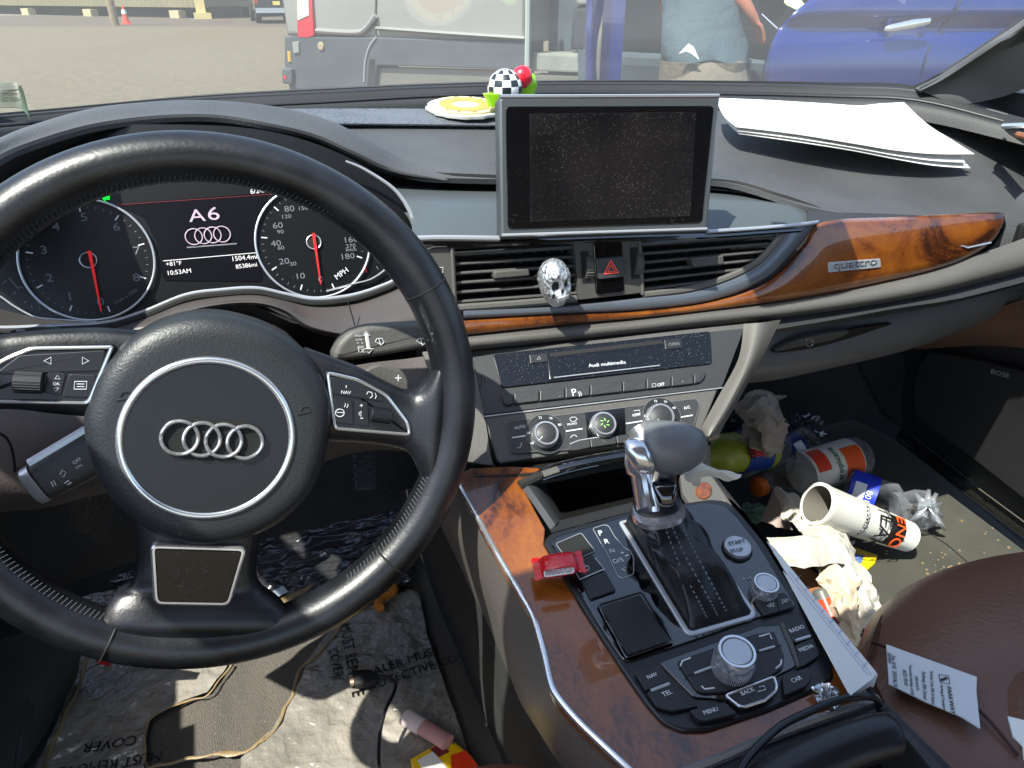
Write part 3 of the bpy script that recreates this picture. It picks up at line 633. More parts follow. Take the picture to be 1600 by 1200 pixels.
# hazard block
q = rnd([(897, 376), (1000, 371), (1004, 458), (905, 469)], 2)
m = MB(); m.plate(V_, V_.L(q, .002), .02, M_mg, h=.002, bev=.001); HZ = m.build('hazard_panel', T)
MB().plate(V_, V_.L(rnd([(927, 379), (972, 374), (976, 457), (932, 461)], 6), .004), .004, M_gl3, h=.004, bev=.001).build('gloss_strip', HZ)
m = MB(); m.plate(V_, V_.L(rnd([(931, 404), (973, 400), (977, 432), (935, 437)], 4), .007), .006, mat('hazard_key', '#3a3d42', .4), h=.007, bev=.001)
for pts, wd in (([(944, 428), (954, 407), (966, 426)], .0017), ([(949, 425), (954.5, 414), (961, 424)], .0011)):
    m.line(V_, V_.L(pts, .007), wd, mat('hazard_red', '#e8503c', .5, emit=.12), h=.0075, closed=True)
m.build('hazard_button', HZ)
for x, y in ((914, 417), (991, 411)):
    MB().plate(V_, V_.L(rnd([(x-7, y-24), (x+5, y-25), (x+8, y+24), (x-4, y+25)], 2), .0025), .001, M_blk, h=.0028).build('wheel_slot', HZ)
    a, b = V_.P(x-5, y, -.006), V_.P(x+6, y, -.006); m = MB(); m.lathe(a, b, [(0, .0135), (.1, .0142), (.9, .0142), (1, .0135)], M_mg, 30)
    for k in range(30): 
        t = 2*math.pi*k/30; m.tube([a+V_.v*math.cos(t)*.0142+V_.n*math.sin(t)*.0142, b+V_.v*math.cos(t)*.0142+V_.n*math.sin(t)*.0142], .0005, M_lg, seg=4)
    m.build('vent_wheel', HZ)
# blocker left of the vent
m = MB(); m.plate(V_, V_.L(rnd([(660, 395), (680, 386), (704, 386), (712, 484), (690, 486)], 6), .002), .02, M_mg, h=.002, bev=.0015); m.line(V_, V_.L([(685, 418), (692, 418), (692, 426), (685, 426)], .0022), .0007, M_white, h=.0026, closed=True); m.build('vent_end_piece', T)
# metal strip around vents and wood band
top = [(692, 488), (724, 485), (880, 478), (1003, 465), (1094, 453), (1176, 420), (1217, 379), (1230, 357), (1236, 352)]
bot = [(692, 501), (724, 498), (880, 490), (1003, 484), (1114, 469), (1197, 436), (1250, 382), (1274, 350), (1279, 346)]
ribbon(top[1:-1]+[(1237, 352)], bot[1:-1]+[(1278, 346)], V_, .005, M_strip).build('metal_strip', T)
wA = [(692, 503), (724, 500), (880, 492), (1003, 486), (1114, 471), (1199, 439), (1254, 384), (1286, 347), (1400, 339), (1480, 335), (1560, 332), (1567, 337)]
wB = [(692, 527), (728, 524), (880, 508), (1010, 496), (1125, 483), (1225, 470), (1300, 458), (1370, 444), (1440, 428), (1505, 407), (1552, 375), (1570, 342)]
ribbon(wA, wB, V_, .007, M_wood).build('wood_trim', T)
# badge
bq = V_.L(rnd([(1294, 410), (1376, 404), (1377, 418), (1295, 426)], 2), .0085)
m = MB(); m.plate(V_, bq, .004, M_sat, h=.0085, bev=.0006); m.text(V_, 'quattro', 1303, 421, 1370, 414, M_blk, h=.0087, hs=.62); m.text(V_, 'quattro', 1302, 420, 1369, 413, M_chr, h=.0089, hs=.62, th=.0006); m.build('badge', T)
MB().tube([V_.P(1503, 384, .008), V_.P(1512, 387, .008), V_.P(1548, 379, .008)], .0011, M_chr, seg=6).build('scratch_mark', T)
# surround of the wood on the passenger end
m = MB(); m.loft([pys([(1572, 345, .612), (1600, 300, .64), (1640, 310, .62)]), pys([(1570, 362, .605), (1640, 380, .59), (1740, 400, .57)]), pys([(1545, 392, .60), (1600, 430, .58), (1740, 450, .56)]), pys([(1480, 424, .597), (1560, 445, .58), (1740, 480, .56)])], M_soft, 5, 4, th=.004)
m.build('end_surround', T)
# soft roll beneath the wood
R0 = [(690, 528), (728, 525), (880, 509), (1000, 498), (1100, 486), (1200, 474), (1300, 459), (1400, 438), (1470, 420), (1530, 397), (1600, 372), (1700, 330)]
Rm = [(690, 537), (728, 533), (880, 518), (1000, 506), (1100, 494), (1200, 484), (1300, 470), (1400, 453), (1475, 437), (1540, 418), (1610, 398), (1720, 365)]
R1 = [(690, 549), (728, 546), (880, 531), (1000, 518), (1100, 507), (1200, 497), (1300, 484), (1400, 468), (1480, 452), (1550, 434), (1620, 416), (1730, 385)]
R2 = [(690, 553), (728, 550), (880, 534), (1000, 521), (1100, 510), (1200, 500), (1300, 488), (1400, 473), (1480, 458), (1550, 441), (1620, 424), (1730, 392)]
m = MB(); m.loft([[V_.P(x, y, .001) for x, y in R0], [V_.P(x, y, .013) for x, y in Rm], [V_.P(x, y, .010) for x, y in R1], [V_.P(x, y, -.02) for x, y in R2]], M_lg, 5, 4, th=.004)
m.build('padded_roll', T)
# dark band under the roll on the passenger side
m = MB(); m.loft([[V_.P(x, y, .000) for x, y in ((1190, 497), (1300, 484), (1400, 468), (1480, 452), (1560, 432), (1720, 390))], [V_.P(x, y, .01) for x, y in ((1190, 518), (1300, 500), (1400, 482), (1490, 468), (1580, 446), (1720, 410))]], M_softd, 5, 1, th=.01)
m.build('lower_band', T)
# glovebox
GB = [[(1185, 515, .60), (1215, 505, .605), (1300, 498, .61), (1400, 480, .61), (1500, 463, .61), (1620, 440, .60)], [(1178, 550, .585), (1215, 545, .59), (1300, 530, .595), (1400, 510, .595), (1500, 490, .60), (1620, 462, .60)], [(1168, 583, .59), (1215, 578, .595), (1300, 564, .60), (1400, 543, .61), (1500, 513, .625), (1620, 482, .64)], [(1150, 600, .66), (1210, 594, .68), (1300, 575, .69), (1400, 552, .70), (1500, 522, .72), (1620, 492, .74)]]
m = MB(); m.loft([pys(r) for r in GB], mat('glovebox_grey', '#5f6060', .55, bump=.4, bscale=420, bdist=.0005, var=.06), 5, 4, th=.004)
GO = m.build('glovebox', T)
gp = Plane(PY(1290, 530, .588), nrm(-2, -8))
MB().plate(gp, gp.L(cr([(1208, 550), (1245, 530), (1300, 519), (1390, 505), (1365, 515), (1330, 527), (1270, 543)], 5), .0), .004, M_blk, h=.001).build('handle_recess', GO)
m = MB(); m.plate(gp, gp.L(cr([(1212, 549), (1250, 530), (1318, 517), (1325, 521), (1300, 532), (1250, 542)], 5), .004), .006, M_mg, h=.004, bev=.0015)
m.line(gp, gp.L(circ((1264, 535), 6, 14), .004), .0009, M_chr, h=.0045, closed=True); m.build('handle', GO)
# knee panels and lower dash
# drivers side: panel below the cluster with its cut-out
kp = cr([(-60, 520), (0, 522), (120, 512), (190, 503), (250, 484), (310, 466), (370, 461), (430, 470), (490, 480), (545, 474), (552, 512), (525, 516), (500, 516), (493, 500), (470, 484), (420, 474), (370, 472), (300, 480), (230, 500), (190, 520), (180, 545), (-60, 545)], 4)
kpl = Plane(G.P(350, 470, .03), nrm(0, 40))
m = MB(); m.loft([[G.P(x, y, .014) for x, y in ((-60, 517), (40, 518), (160, 512), (230, 494), (290, 471), (345, 462), (400, 459), (445, 467), (490, 475), (545, 471), (590, 458), (640, 435))],
   [G.P(x, y, .045) for x, y in ((-60, 540), (40, 540), (150, 532), (215, 512), (275, 488), (340, 474), (400, 471), (445, 482), (485, 505), (545, 516), (590, 508), (650, 495))],
   [G.P(x, y, .04) for x, y in ((-60, 560), (40, 560), (140, 552), (205, 530), (270, 500), (340, 480), (400, 477), (445, 490), (485, 518), (545, 530), (590, 524), (650, 520))]], mat('shroud_plum', '#45403f', .35, bump=.2, bscale=500, bdist=.0004, dust=.12), 5, 4, th=.003)
m.build('cluster_surround', T)
MB().line(G, G.L([(543, 470), (556, 515)], .044), .0012, M_blk, h=.046).build('panel_gap', T)
# shelf behind the steering column, dark
m = MB(); m.loft([[G.P(x, y, .04) for x, y in ((-60, 556), (120, 545), (270, 497), (380, 474), (480, 510), (650, 515))], [G.P(x, y, -.02) for x, y in ((-60, 640), (120, 620), (270, 580), (380, 560), (480, 580), (650, 600))]], M_blk, 5, 1, th=.004); m.build('column_opening', T)
m = MB()
M_knee = mat('knee_panel_taupe', '#453f3d', .6, bump=.5, bscale=420, bdist=.0006, var=.08)
m.loft([pys([(-120, 560, .60), (0, 560, .60), (120, 575, .60), (260, 600, .60), (420, 600, .60), (560, 570, .61), (640, 560, .61), (720, 548, .60)]),
        pys([(-120, 700, .53), (0, 690, .54), (120, 690, .545), (260, 690, .55), (420, 680, .555), (560, 650, .565), (650, 640, .565), (720, 640, .56)]),
        pys([(-120, 800, .52), (0, 790, .53), (80, 783, .535), (200, 758, .545), (420, 740, .56), (560, 700, .58), (650, 700, .58), (720, 700, .57)]),
        pys([(-120, 805, .60), (0, 798, .62), (80, 790, .64), (200, 765, .66), (420, 745, .68), (560, 706, .70), (650, 706, .70), (720, 706, .69)])], M_knee, 5, 4, th=.004)
KP = m.build('knee_panel', T)
kq = Plane(PY(0, 740, .532), nrm(0, -15))
MB().tube([kq.P(x, y, .002) for x, y in cr([(-20, 675), (5, 680), (18, 700), (23, 735), (18, 750), (-20, 758)], 5, False)], .001, M_blk, seg=6).build('cover_outline', KP)
# side wall left of stack
m = MB(); m.loft([[S_.P(*p, .004) for p in ((660, 550), (700, 545), (735, 546))], [S_.P(*p, .004) for p in ((690, 640), (735, 645), (757, 650))], [S_.P(*p, .002) for p in ((690, 705), (728, 720), (770, 727))], [S_.P(*p, -.03) for p in ((690, 710), (728, 727), (778, 729))]], M_lg, 5, 4, th=.004)
m.build('left_cheek', T)
# ---------------------------------------------------------------- centre stack
q = cr([(726, 549), (900, 534), (1060, 516), (1166, 505)], 3, False)+[(1162, 520), (1125, 600), (1096, 672), (1086, 681)]+cr([(980, 697), (870, 711), (782, 724)], 3, False)+[(776, 718), (755, 650), (738, 600)]
m = MB(); m.plate(S_, S_.L(q), .03, M_mg, h=0, bev=.0015); ST = m.build('centre_stack', T)
q = rnd([(738, 556), (1163, 513), (1128, 605), (756, 648)], 4)
MB().plate(S_, S_.L(q, .001), .002, M_pl, h=.0012, bev=.0006).build('upper_plate', ST)
MB().line(S_, S_.L([(757, 651), (1129, 606)], .0012), .0012, M_sat, h=.0016).build('silver_line', ST)
m = MB(); m.plate(S_, S_.L(rnd([(770, 554), (1110, 517), (1113, 568), (784, 606)], 6), .003), .003, M_gl3, h=.003, bev=.0006)
MP = m.build('media_player', T)
m = MB(); m.plate(S_, S_.L(rnd([(858, 552), (1034, 531), (1036, 537), (860, 558)], 1), .003), .0006, M_blk, h=.0034); m.build('disc_slot', MP)
m = MB(); m.plate(S_, S_.L(rnd([(856, 562), (1037, 552 - 12), (1038, 570), (859, 594)], 2), .0036), .001, M_gl3, h=.0038, bev=.0004)
m.text(S_, 'Audi multimedia', 920, 574, 978, 568, M_white, h=.0040, hs=.9); m.line(S_, S_.L([(866, 590), (1031, 571)], .004), .0012, M_sat, h=.0042); m.build('media_door', MP)
key([(827, 554), (855, 551), (857, 565), (829, 568)], S_, MP, .0042, name='eject_button', r=1, deco=poly_line(S_, [(839, 562), (842, 557), (845, 561)], .0005, closed=True))
key([(1038, 531), (1065, 528), (1066, 544), (1040, 546)], S_, MP, .0042, name='open_button', r=1, txt=[('OPEN', 1045, 541, 1062, 539)], tm=M_grey)
# speaker mark left
m = MB(); m.line(S_, S_.L([(748, 592), (750, 588), (753, 590), (752, 598), (749, 604)], .0014), .0006, M_blk, h=.0016); m.line(S_, S_.L([(756, 590), (758, 594), (756, 599)], .0014), .0006, M_blk, h=.0016); m.build('seat_symbol', ST)
# button row
xs = [(783, 803), (803, 843), (843, 883), (883, 922), (922, 973), (973, 1010), (1010, 1049), (1049, 1084), (1084, 1103)]
def yt(x): return 616-(x-783)*.108
def yb(x): return 633-(x-783)*.112
for i, (a, b) in enumerate(xs):
    p = [(a+.8, yt(a)), (b-.8, yt(b)), (b-.8, yb(b)), (a+.8, yb(a))]
    if i == 0: p = [(a+1, yt(a)), (b-.8, yt(b)), (b-.8, yb(b)), (a+8, yb(a)), (a+3, yb(a)-6)]
    if i == 8: p = [(a+.8, yt(a)), (b, yt(b)), (b-2, yb(b)-8), (b-8, yb(b)-1), (a+.8, yb(a))]
    tx = {3: [('P', 895, 619, 902, 618), ('))', 904, 618, 909, 617)], 6: [('OFF', 1028, 604, 1039, 602)]}.get(i)
    dc = {6: poly_line(S_, [(1019, 600), (1024, 599), (1025, 604), (1019, 605)], .0005, closed=True), 7: poly_line(S_, [(1066, 596), (1067, 596)], .0008), 2: poly_line(S_, [(873, 620), (877, 619)], .0007, M_grey)}.get(i)
    key(p, S_, ST, .0045, m=M_pl, r=1.5, th=.0035, bev=.0008, name='row_button', txt=tx, deco=dc)
# climate panel
q = rnd([(793, 659), (1088, 623), (1093, 632), (1084, 665), (1020, 680), (900, 702), (800, 708)], 6)
m = MB(); m.plate(S_, S_.L(q, .0025), .003, M_pl, h=.0025, bev=.0006)
CL = m.build('climate_panel', T)
MB().line(S_, S_.L(q, .0026), .0005, M_grey, h=.0028, closed=True, th=.0002).build('panel_outline', CL)
MB().plate(S_, S_.L([(914, 645), (976, 637), (978, 680), (918, 688)], .003), .001, M_gl2, h=.0032, bev=.0003).build('gloss_square', CL)
def knob(cx, cy, r, hgt, par, name, mark=True, green=False, pl=S_, rib=40, topm=None, tops=None):
    c = Vector(pl.p2(cx, cy, hgt)); rad = abs(Vector(pl.p2(cx+r, cy, hgt)).x-c.x)
    m = MB(); n = 40
    m.dome(pl, circ(c, rad*1.12, n), [(1, -.001), (1, hgt*.12), (.95, hgt*.16)], M_blk)
    m.dome(pl, circ(c, rad, n), [(1, 0), (1, hgt*.72), (.97, hgt*.86), (.9, hgt), (.78, hgt), (.76, hgt*.93), (.05, hgt*.95)], M_chr if not topm else topm)
    o = m.build(name, par)
    for k in range(rib):
        pass
    m = MB()
    for k in range(rib):
        t = 2*math.pi*k/rib; m.tube([pl.w(c.x+rad*math.cos(t), c.y+rad*math.sin(t), hgt*.2), pl.w(c.x+rad*math.cos(t), c.y+rad*math.sin(t), hgt*.68)], rad*.025, M_sat, seg=4)
    m.build('knurling', o)
    m = MB(); m.dome(pl, circ(c, rad*.76, n), [(1, hgt*.9), (1, hgt*.95), (.9, hgt*1.0), (.05, hgt*1.02)], tops or M_pl)
    if mark: m.line(pl, [(c.x-rad*.7, c.y-rad*.5), (c.x-rad*.35, c.y-rad*.25)], .0008, M_white, h=hgt*1.0, th=.0004)
    if green:
        for k in range(6):
            t = k*math.pi/3; m.tube([pl.w(c.x+rad*.18*math.cos(t), c.y+rad*.18*math.sin(t), hgt*1.03), pl.w(c.x+rad*.38*math.cos(t+.4), c.y+rad*.38*math.sin(t+.4), hgt*1.03)], .0005, mat('fan_green', '#8fd06a', .5, emit=.1), seg=4)
    m.build('cap', o); return o
for cx, cy in ((854, 678), (1035, 651)):
    c = Vector(S_.p2(cx-1, cy, .003)); m = MB()
    m.hole(S_, circ(c, .0190, 40), circ(c, .0135, 40), .0008, M_key, h=.0034); m.line(S_, circ(c, .0192, 40), .0004, M_grey, h=.0036, closed=True, th=.0002)
    for k, s in enumerate(('60', '64', '', '72', '76', '80')):
        t = math.radians(205-k*36)
        if s:
            a, b = c.x+.0165*math.cos(t), c.y+.0165*math.sin(t); V, F = glyphs(s); kk = .0036/1.1
            m.add([S_.w(a-.0018+v[0]*kk, b-.0012+v[1]*kk, .0036+(0.0001 if v[2] > 0 else 0)) for v in V], F, M_white)
    m.build('temperature_scale', CL)
    knob(cx, cy-2, 21, .014, CL, 'temperature_knob')
knob(945, 661, 20, .012, CL, 'fan_knob', mark=False, green=True)
m = MB()
for s, x0, y0, x1, y1 in (('AUTO', 804, 671, 821, 668), ('FRONT', 887, 665, 902, 663), ('REAR', 989, 651, 1001, 649), ('A/C', 1069, 640, 1079, 638)): m.text(S_, s, x0, y0, x1, y1, M_white, h=.0028)
for p in ([(890, 655), (893, 652), (899, 652), (902, 654), (898, 659), (893, 659)], [(990, 642), (999, 641), (1000, 646), (991, 647)], [(891, 684), (895, 680), (899, 680), (901, 683)], [(815, 692), (813, 699), (808, 700)]): m.line(S_, S_.L(p, .0027), .0006, M_white, h=.003, closed=len(p) > 4, th=.0002)
for p in ([(800, 684), (822, 681)], [(884, 674), (910, 670)], [(978, 662), (1004, 658)], [(1064, 652), (1082, 649)]): m.line(S_, S_.L(p, .0027), .0013, M_white, h=.003, th=.0003)
m.build('climate_lettering', CL)
q = [(885, 704), (893, 692), (905, 688), (921, 686), (923, 699), (900, 704)]; key(q, S_, CL, .005, name='seat_heat_button', r=3, m=M_pl, deco=poly_line(S_, [(890, 694), (905, 688), (943, 682)], .0010, M_sat))
key([(922, 686), (962, 681), (963, 693), (924, 699)], S_, CL, .005, name='lower_button', r=1.5, m=M_pl, deco=poly_line(S_, [(940, 688), (944, 688), (944, 692)], .0005, M_grey))
key([(963, 681), (1000, 675), (1001, 687), (965, 693)], S_, CL, .005, name='lower_button', r=1.5, m=M_pl)
# right cheek
q = [[(1162, 506), (1190, 504), (1220, 500)], [(1154, 560), (1172, 563), (1192, 556)], [(1122, 620), (1140, 628), (1156, 622)], [(1096, 668), (1108, 682), (1126, 674)]]
m = MB(); m.loft([[S_.P(*r[0], .001), S_.P(*r[1], .010), S_.P(*r[2], -.004)] for r in q]+[[S_.P(1094, 678, -.02), S_.P(1107, 690, -.02), S_.P(1126, 682, -.02)]], mat('cheek_grey', '#55534f', .5, bump=.5, bscale=380, bdist=.0005, dust=.1), 6, 5, th=.003)
m.build('right_cheek', T)
# side vent at the far right and defroster slots
MB().plate(Plane(PY(1590, 370, .585), nrm(25, 10)), Plane(PY(1590, 370, .585), nrm(25, 10)).L(rnd([(1577, 408), (1596, 350), (1640, 345), (1640, 412)], 5), .0), .01, M_blk, h=.003, bev=.001).build('side_vent', T)
pa_, pb_, pc_ = PY(1450, 194, .835), PY(1600, 228, .767), PY(1450, 214, .807); n_ = (pb_-pa_).cross(pc_-pa_).normalized(); n_ = n_ if n_.z > 0 else -n_
dp = Plane(PY(1540, 210, .802), n_)
q = dp.L(cr([(1478, 199), (1510, 197), (1550, 202), (1590, 214), (1596, 220), (1560, 218), (1520, 212)], 5), .004)
m = MB(); m.plate(dp, q, .006, M_blk, h=.006); DF = m.build('side_defroster', T)
m = MB()
for x in range(1490, 1590, 17): m.tube([dp.P(x, 202+(x-1490)*.13, .0062), dp.P(x+12, 211+(x-1490)*.07, .0062)], .0022, M_soft, seg=6, ry=.001)
m.build('defroster_bars', DF)
# ================================================================= DISPLAY
T = thing('display_screen', 'dusty fold-out display screen switched off on the dashboard', 'display', D_.P(945, 372, -.01))
DT = T
out = rnd([(779, 150), (1126, 149), (1105, 362), (782, 373)], 7)
q = D_.L(out)
MB().plate(D_, q, .018, mat('display_grey', '#5b5f62', .32, metal=.6, bump=.2, bscale=700, bdist=.0003, dust=.1), h=0, bev=.003, seg=3).build('housing', T)
MB().tube([D_.w(a, b, -.001) for a, b in D_.L([(781, 151), (1124, 150)])], .0022, M_chr, seg=8).build('top_edge', T)
MB().plate(D_, D_.L(rnd([(790, 166), (1116, 165), (1097, 348), (793, 358)], 8), .001), .002, M_gl2, h=.0012, bev=.0005).build('bezel', T)
M_scrd = mat('dusty_screen', '#100e11', .24, spec=.5, dust=.5, dscale=560, bump=.1, bscale=200, dcol='#74706a', var=.3, vscale=14, col2='#1b181a')
MB().plate(D_, D_.L(rnd([(828, 178), (1087, 175), (1078, 338), (829, 347)], 2), .0016), .001, M_scrd, h=.0018, bev=.0003).build('screen', T)
MB().tube([D_.w(a, b, .0015) for a, b in D_.L([(784, 368), (1103, 358)])], .0016, M_sat, seg=8).build('bottom_edge', T)
# ================================================================= CENTRE CONSOLE
T = thing('center_console', 'centre console with glossy burl wood surround and black control panel', 'center console', K.P(1080, 950, -.1))
CC = T
Lpts = [(712, 748), (745, 806), (780, 871), (812, 926), (832, 962), (844, 1000), (853, 1035), (860, 1066), (870, 1088), (900, 1124), (940, 1163), (985, 1205), (1035, 1250)]
Lc = cr(Lpts, 5, False)
Rpts = [(1105, 738), (1150, 795), (1195, 855), (1245, 930), (1300, 1005), (1345, 1065), (1368, 1096)]
Rc = cr(Rpts, 5, False)
wood_out = Lc[:-4] + [(1062, 1240), (1110, 1195), (1220, 1150), (1368, 1096)] + Rc[::-1][1:] + [(1090, 742), (990, 762), (1000, 790), (860, 826), (812, 758), (838, 735), (760, 735)]
# wood frame as two side bands and an end piece joined in one solid
in_plate = rnd([(848, 846), (860, 832), (990, 797), (1112, 779), (1138, 783), (1158, 802), (1194, 846), (1257, 951), (1299, 1036), (1301, 1058), (1288, 1072), (1200, 1110), (1105, 1142), (1067, 1142), (1034, 1128), (1008, 1098), (976, 1052), (914, 957)], 10)
m = MB()
left = [(716, 742), (735, 731), (800, 728), (845, 731), (815, 757)]+[(838, 800), (852, 826), (850, 850), (914, 957), (976, 1052), (1008, 1098), (1034, 1128), (1067, 1142), (1105, 1142), (1200, 1110), (1288, 1072), (1301, 1058), (1303, 1036), (1260, 951), (1194, 846), (1160, 800), (1140, 782), (1112, 778), (1098, 760), (1088, 742)]
poly = left+Rc+[(1220, 1150), (1110, 1195), (1062, 1240)]+Lc[::-1][4:]
# plate with bevel only at outer edges: plain extrude
m.plate(K, K.L(poly), .012, M_wood, h=0, bev=.0015, seg=3)
m.build('wood_frame', T)
m = MB(); m.tube([K.P(x, y, .0) for x, y in Lc], .0022, M_chr, seg=8); m.build('chrome_edge', T)
m = MB(); m.tube([K.P(x, y, -.002) for x, y in cr([(1030, 1222), (1100, 1196), (1220, 1146), (1372, 1093)], 5, False)], .0034, M_chr, seg=8); m.build('chrome_end_strip', T)
MB().tube([K.P(x, y, -.004) for x, y in Rc], .003, M_blk, seg=8).build('edge_seal', T)
# side wall toward the driver
rA = [K.P(x, y, -.003) for x, y in Lpts]
low = [(655, 760, .70), (680, 805, .69), (712, 870, .67), (735, 920, .66), (760, 970, .655), (785, 1030, .65), (800, 1065, .65), (812, 1095, .65), (830, 1125, .65), (862, 1175, .65), (895, 1225, .65), (930, 1270, .65), (960, 1310, .65)]
rB = [PZ(x, y, z) for x, y, z in low]
flr = [(620, 770, .50), (640, 830, .47), (668, 900, .44), (690, 960, .43), (712, 1010, .425), (735, 1070, .425), (750, 1105, .425), (762, 1135, .425), (775, 1165, .425), (795, 1215, .425), (815, 1265, .425), (835, 1310, .425), (855, 1350, .425)]
rC = [PZ(*q) for q in flr]
rM = [a.lerp(b, .4)+Vector((-.008, 0, 0)) for a, b in zip(rA, rB)]
M_side = mat('console_side_grey', '#57524e', .5, bump=.4, bscale=420, bdist=.0005, var=.06, dust=.06)
m = MB(); m.loft([rA, rM, rB], M_side, 3, 5, th=.004); m.build('side_panel', T)
m = MB(); m.loft([rB, [a.lerp(b, .5)+Vector((-.004, 0, 0)) for a, b in zip(rB, rC)], rC], M_carpet, 3, 3, th=.004); m.build('tunnel_carpet', T)
# passenger side wall
m = MB(); R0_ = [K.P(x, y, -.004) for x, y in Rpts+[(1420, 1165), (1500, 1260)]]
m.loft([R0_, [p+Vector((.012, 0, -.12)) for p in R0_], [p+Vector((.02, 0, -.40)) for p in R0_]], M_softd, 4, 3, th=.004); m.build('far_side_panel', T)
# control plate
MB().plate(K, K.L(in_plate, .003), .012, M_plsm, h=.003, bev=.0018, seg=3).build('control_panel', T)
gl = rnd([(860, 848), (870, 838), (995, 801), (1105, 785), (1134, 790), (1152, 808), (1186, 852), (1243, 945), (1234, 954), (1185, 965), (1086, 1000), (985, 1034), (972, 1030), (935, 975)], 7)
MB().plate(K, K.L(gl, .0045), .003, M_gl, h=.0045, bev=.0008).build('gloss_insert', T)
# small tray top left and brake switch
MB().plate(K, K.L(rnd([(868, 850), (908, 833), (930, 862), (890, 880)], 4), .005), .002, M_blk, h=.0052).line(K, K.L(rnd([(868, 850), (908, 833), (930, 862), (890, 880)], 4), .005), .0006, M_sat, h=.0054, closed=True).build('small_tray', T)
m = MB(); m.plate(K, K.L(rnd([(896, 880), (926, 866), (944, 889), (906, 905)], 3), .007), .005, M_key, h=.007, bev=.001)
m.line(K, K.L([(930, 873), (944, 890), (906, 906), (898, 892)], .007), .0012, M_sat, h=.0076)
m.line(K, K.L([(916+4.5*math.cos(t*.52), 888+3.6*math.sin(t*.52)) for t in range(12)], .007), .0005, M_white, h=.0073, closed=True); m.text(K, 'P', 914, 891, 918, 889, M_white, h=.0072)
m.build('parking_brake_switch', T)
key([(908, 907), (945, 891), (963, 922), (923, 936)], K, T, .0065, name='brake_switch_base', r=3)
# selector pattern
q = [(926, 826), (944, 820), (951, 822), (960, 838), (975, 856), (984, 860), (990, 872), (990, 897), (972, 904), (965, 900), (950, 868)]
m = MB(); m.line(K, K.L(rnd(q, 3), .0048), .0006, M_sat, h=.0050, closed=True, th=.0002)
for s, x0, y0, x1, y1 in (('P', 937, 837, 943, 836), ('R', 946, 850, 953, 849), ('N', 954, 864, 961, 863), ('D/S', 960, 881, 975, 877), ('+', 971, 868, 977, 867), ('-', 980, 873, 985, 871)): m.text(K, s, x0, y0, x1, y1, M_white, h=.0049)
m.line(K, K.L([(971, 890), (979, 886), (978, 892)], .0048), .0005, M_white, h=.005, closed=True)
m.build('gear_pattern', T)
# touchpad
tq = rnd([(934, 945), (1003, 924), (1052, 1003), (979, 1028)], 4)
m = MB(); m.plate(K, K.L(tq, .006), .003, M_gl2, h=.006, bev=.0006); m.line(K, K.L(tq, .006), .0016, M_gl, h=.0066, closed=True); 
TP = m.build('touchpad_frame', T)
MB().plate(K, K.L(rnd([(940, 948), (1000, 930), (1046, 1001), (981, 1023)], 3), .0066), .001, mat('touchpad_black', '#0c0d0f', .4, dust=.12, dscale=200), h=.0066).build('touchpad', TP)
# start button
def disc(cx, cy, r, h, pl, par, name, m0, m1=None, lab=None):
    c = Vector(pl.p2(cx, cy, h)); R = abs(Vector(pl.p2(cx+r, cy, h)).x-c.x)
    m = MB(); m.dome(pl, circ(c, R*1.13, 40), [(1, .003), (1, .0055), (.95, .006)], M_blk); m.dome(pl, circ(c, R, 40), [(1, .002), (1, h-.001), (.97, h), (.9, h), (.88, h-.0003), (.05, h-.0005)], m0)
    return m, c, R
m, c, R = disc(1153, 853, 21, .009, K, T, 'b', M_sat); m.text(K, 'START', 1140, 852, 1166, 847, M_pl, h=.0092); m.text(K, 'STOP', 1143, 864, 1163, 860, M_pl, h=.0092); m.build('start_button', T)
key([(1176, 937), (1226, 925), (1243, 948), (1194, 962)], K, T, .0065, name='skip_button', r=3, deco=multi(*[poly_line(K, p, .0005, closed=True) for p in ([(1199, 947), (1204, 942), (1204, 949)], [(1204, 946), (1209, 941), (1209, 948)], [(1222, 937), (1222, 944), (1227, 939)], [(1227, 936), (1227, 942), (1232, 937)])]))
MB().line(K, K.L([(1210, 929), (1219, 955)], .0066), .0005, M_blk, h=.0068).build('button_gap', T)
knob(1198, 910, 21, .016, T, 'volume_knob', mark=False, pl=K, tops=M_sat, topm=M_chr)
m = MB(); m.line(K, K.L([(1161+2*math.cos(t), 905+2*math.sin(t)) for t in range(6)], .0048), .0004, M_white, h=.005, closed=True); m.line(K, K.L([(1168, 906), (1174, 900), (1174, 905)], .0048), .0005, M_white, h=.005, closed=True); m.build('volume_mark', T)
# lower control field
MB().plate(K, K.L(rnd([(1030, 1035), (1186, 979), (1222, 976), (1246, 1030), (1243, 1042), (1214, 1056), (1212, 1060), (1218, 1080), (1165, 1108), (1140, 1098), (1118, 1092), (1085, 1090), (1060, 1066)], 5), .0045), .002, M_gl, h=.0045, bev=.0005).build('gloss_surround', T)
hx = rnd([(1058, 1032), (1180, 990), (1210, 986), (1226, 1024), (1224, 1044), (1196, 1062), (1132, 1082), (1100, 1083), (1088, 1078), (1070, 1052)], 5)
m = MB(); m.plate(K, K.L(hx, .0065), .003, M_key, h=.0065, bev=.0008)
for p in ([(1063, 1041), (1066, 1033), (1079, 1028)], [(1186, 995), (1202, 990), (1206, 999)], [(1221, 1031), (1220, 1038), (1212, 1045)], [(1096, 1072), (1101, 1077), (1116, 1075)]): m.line(K, K.L(p, .0065), .0011, M_white, h=.0068, th=.0003)
for p in ([(1085, 1053), (1111, 1043)], [(1186, 1018), (1210, 1011)]): m.line(K, K.L(p, .0065), .0018, M_sat, h=.0072, th=.0008)
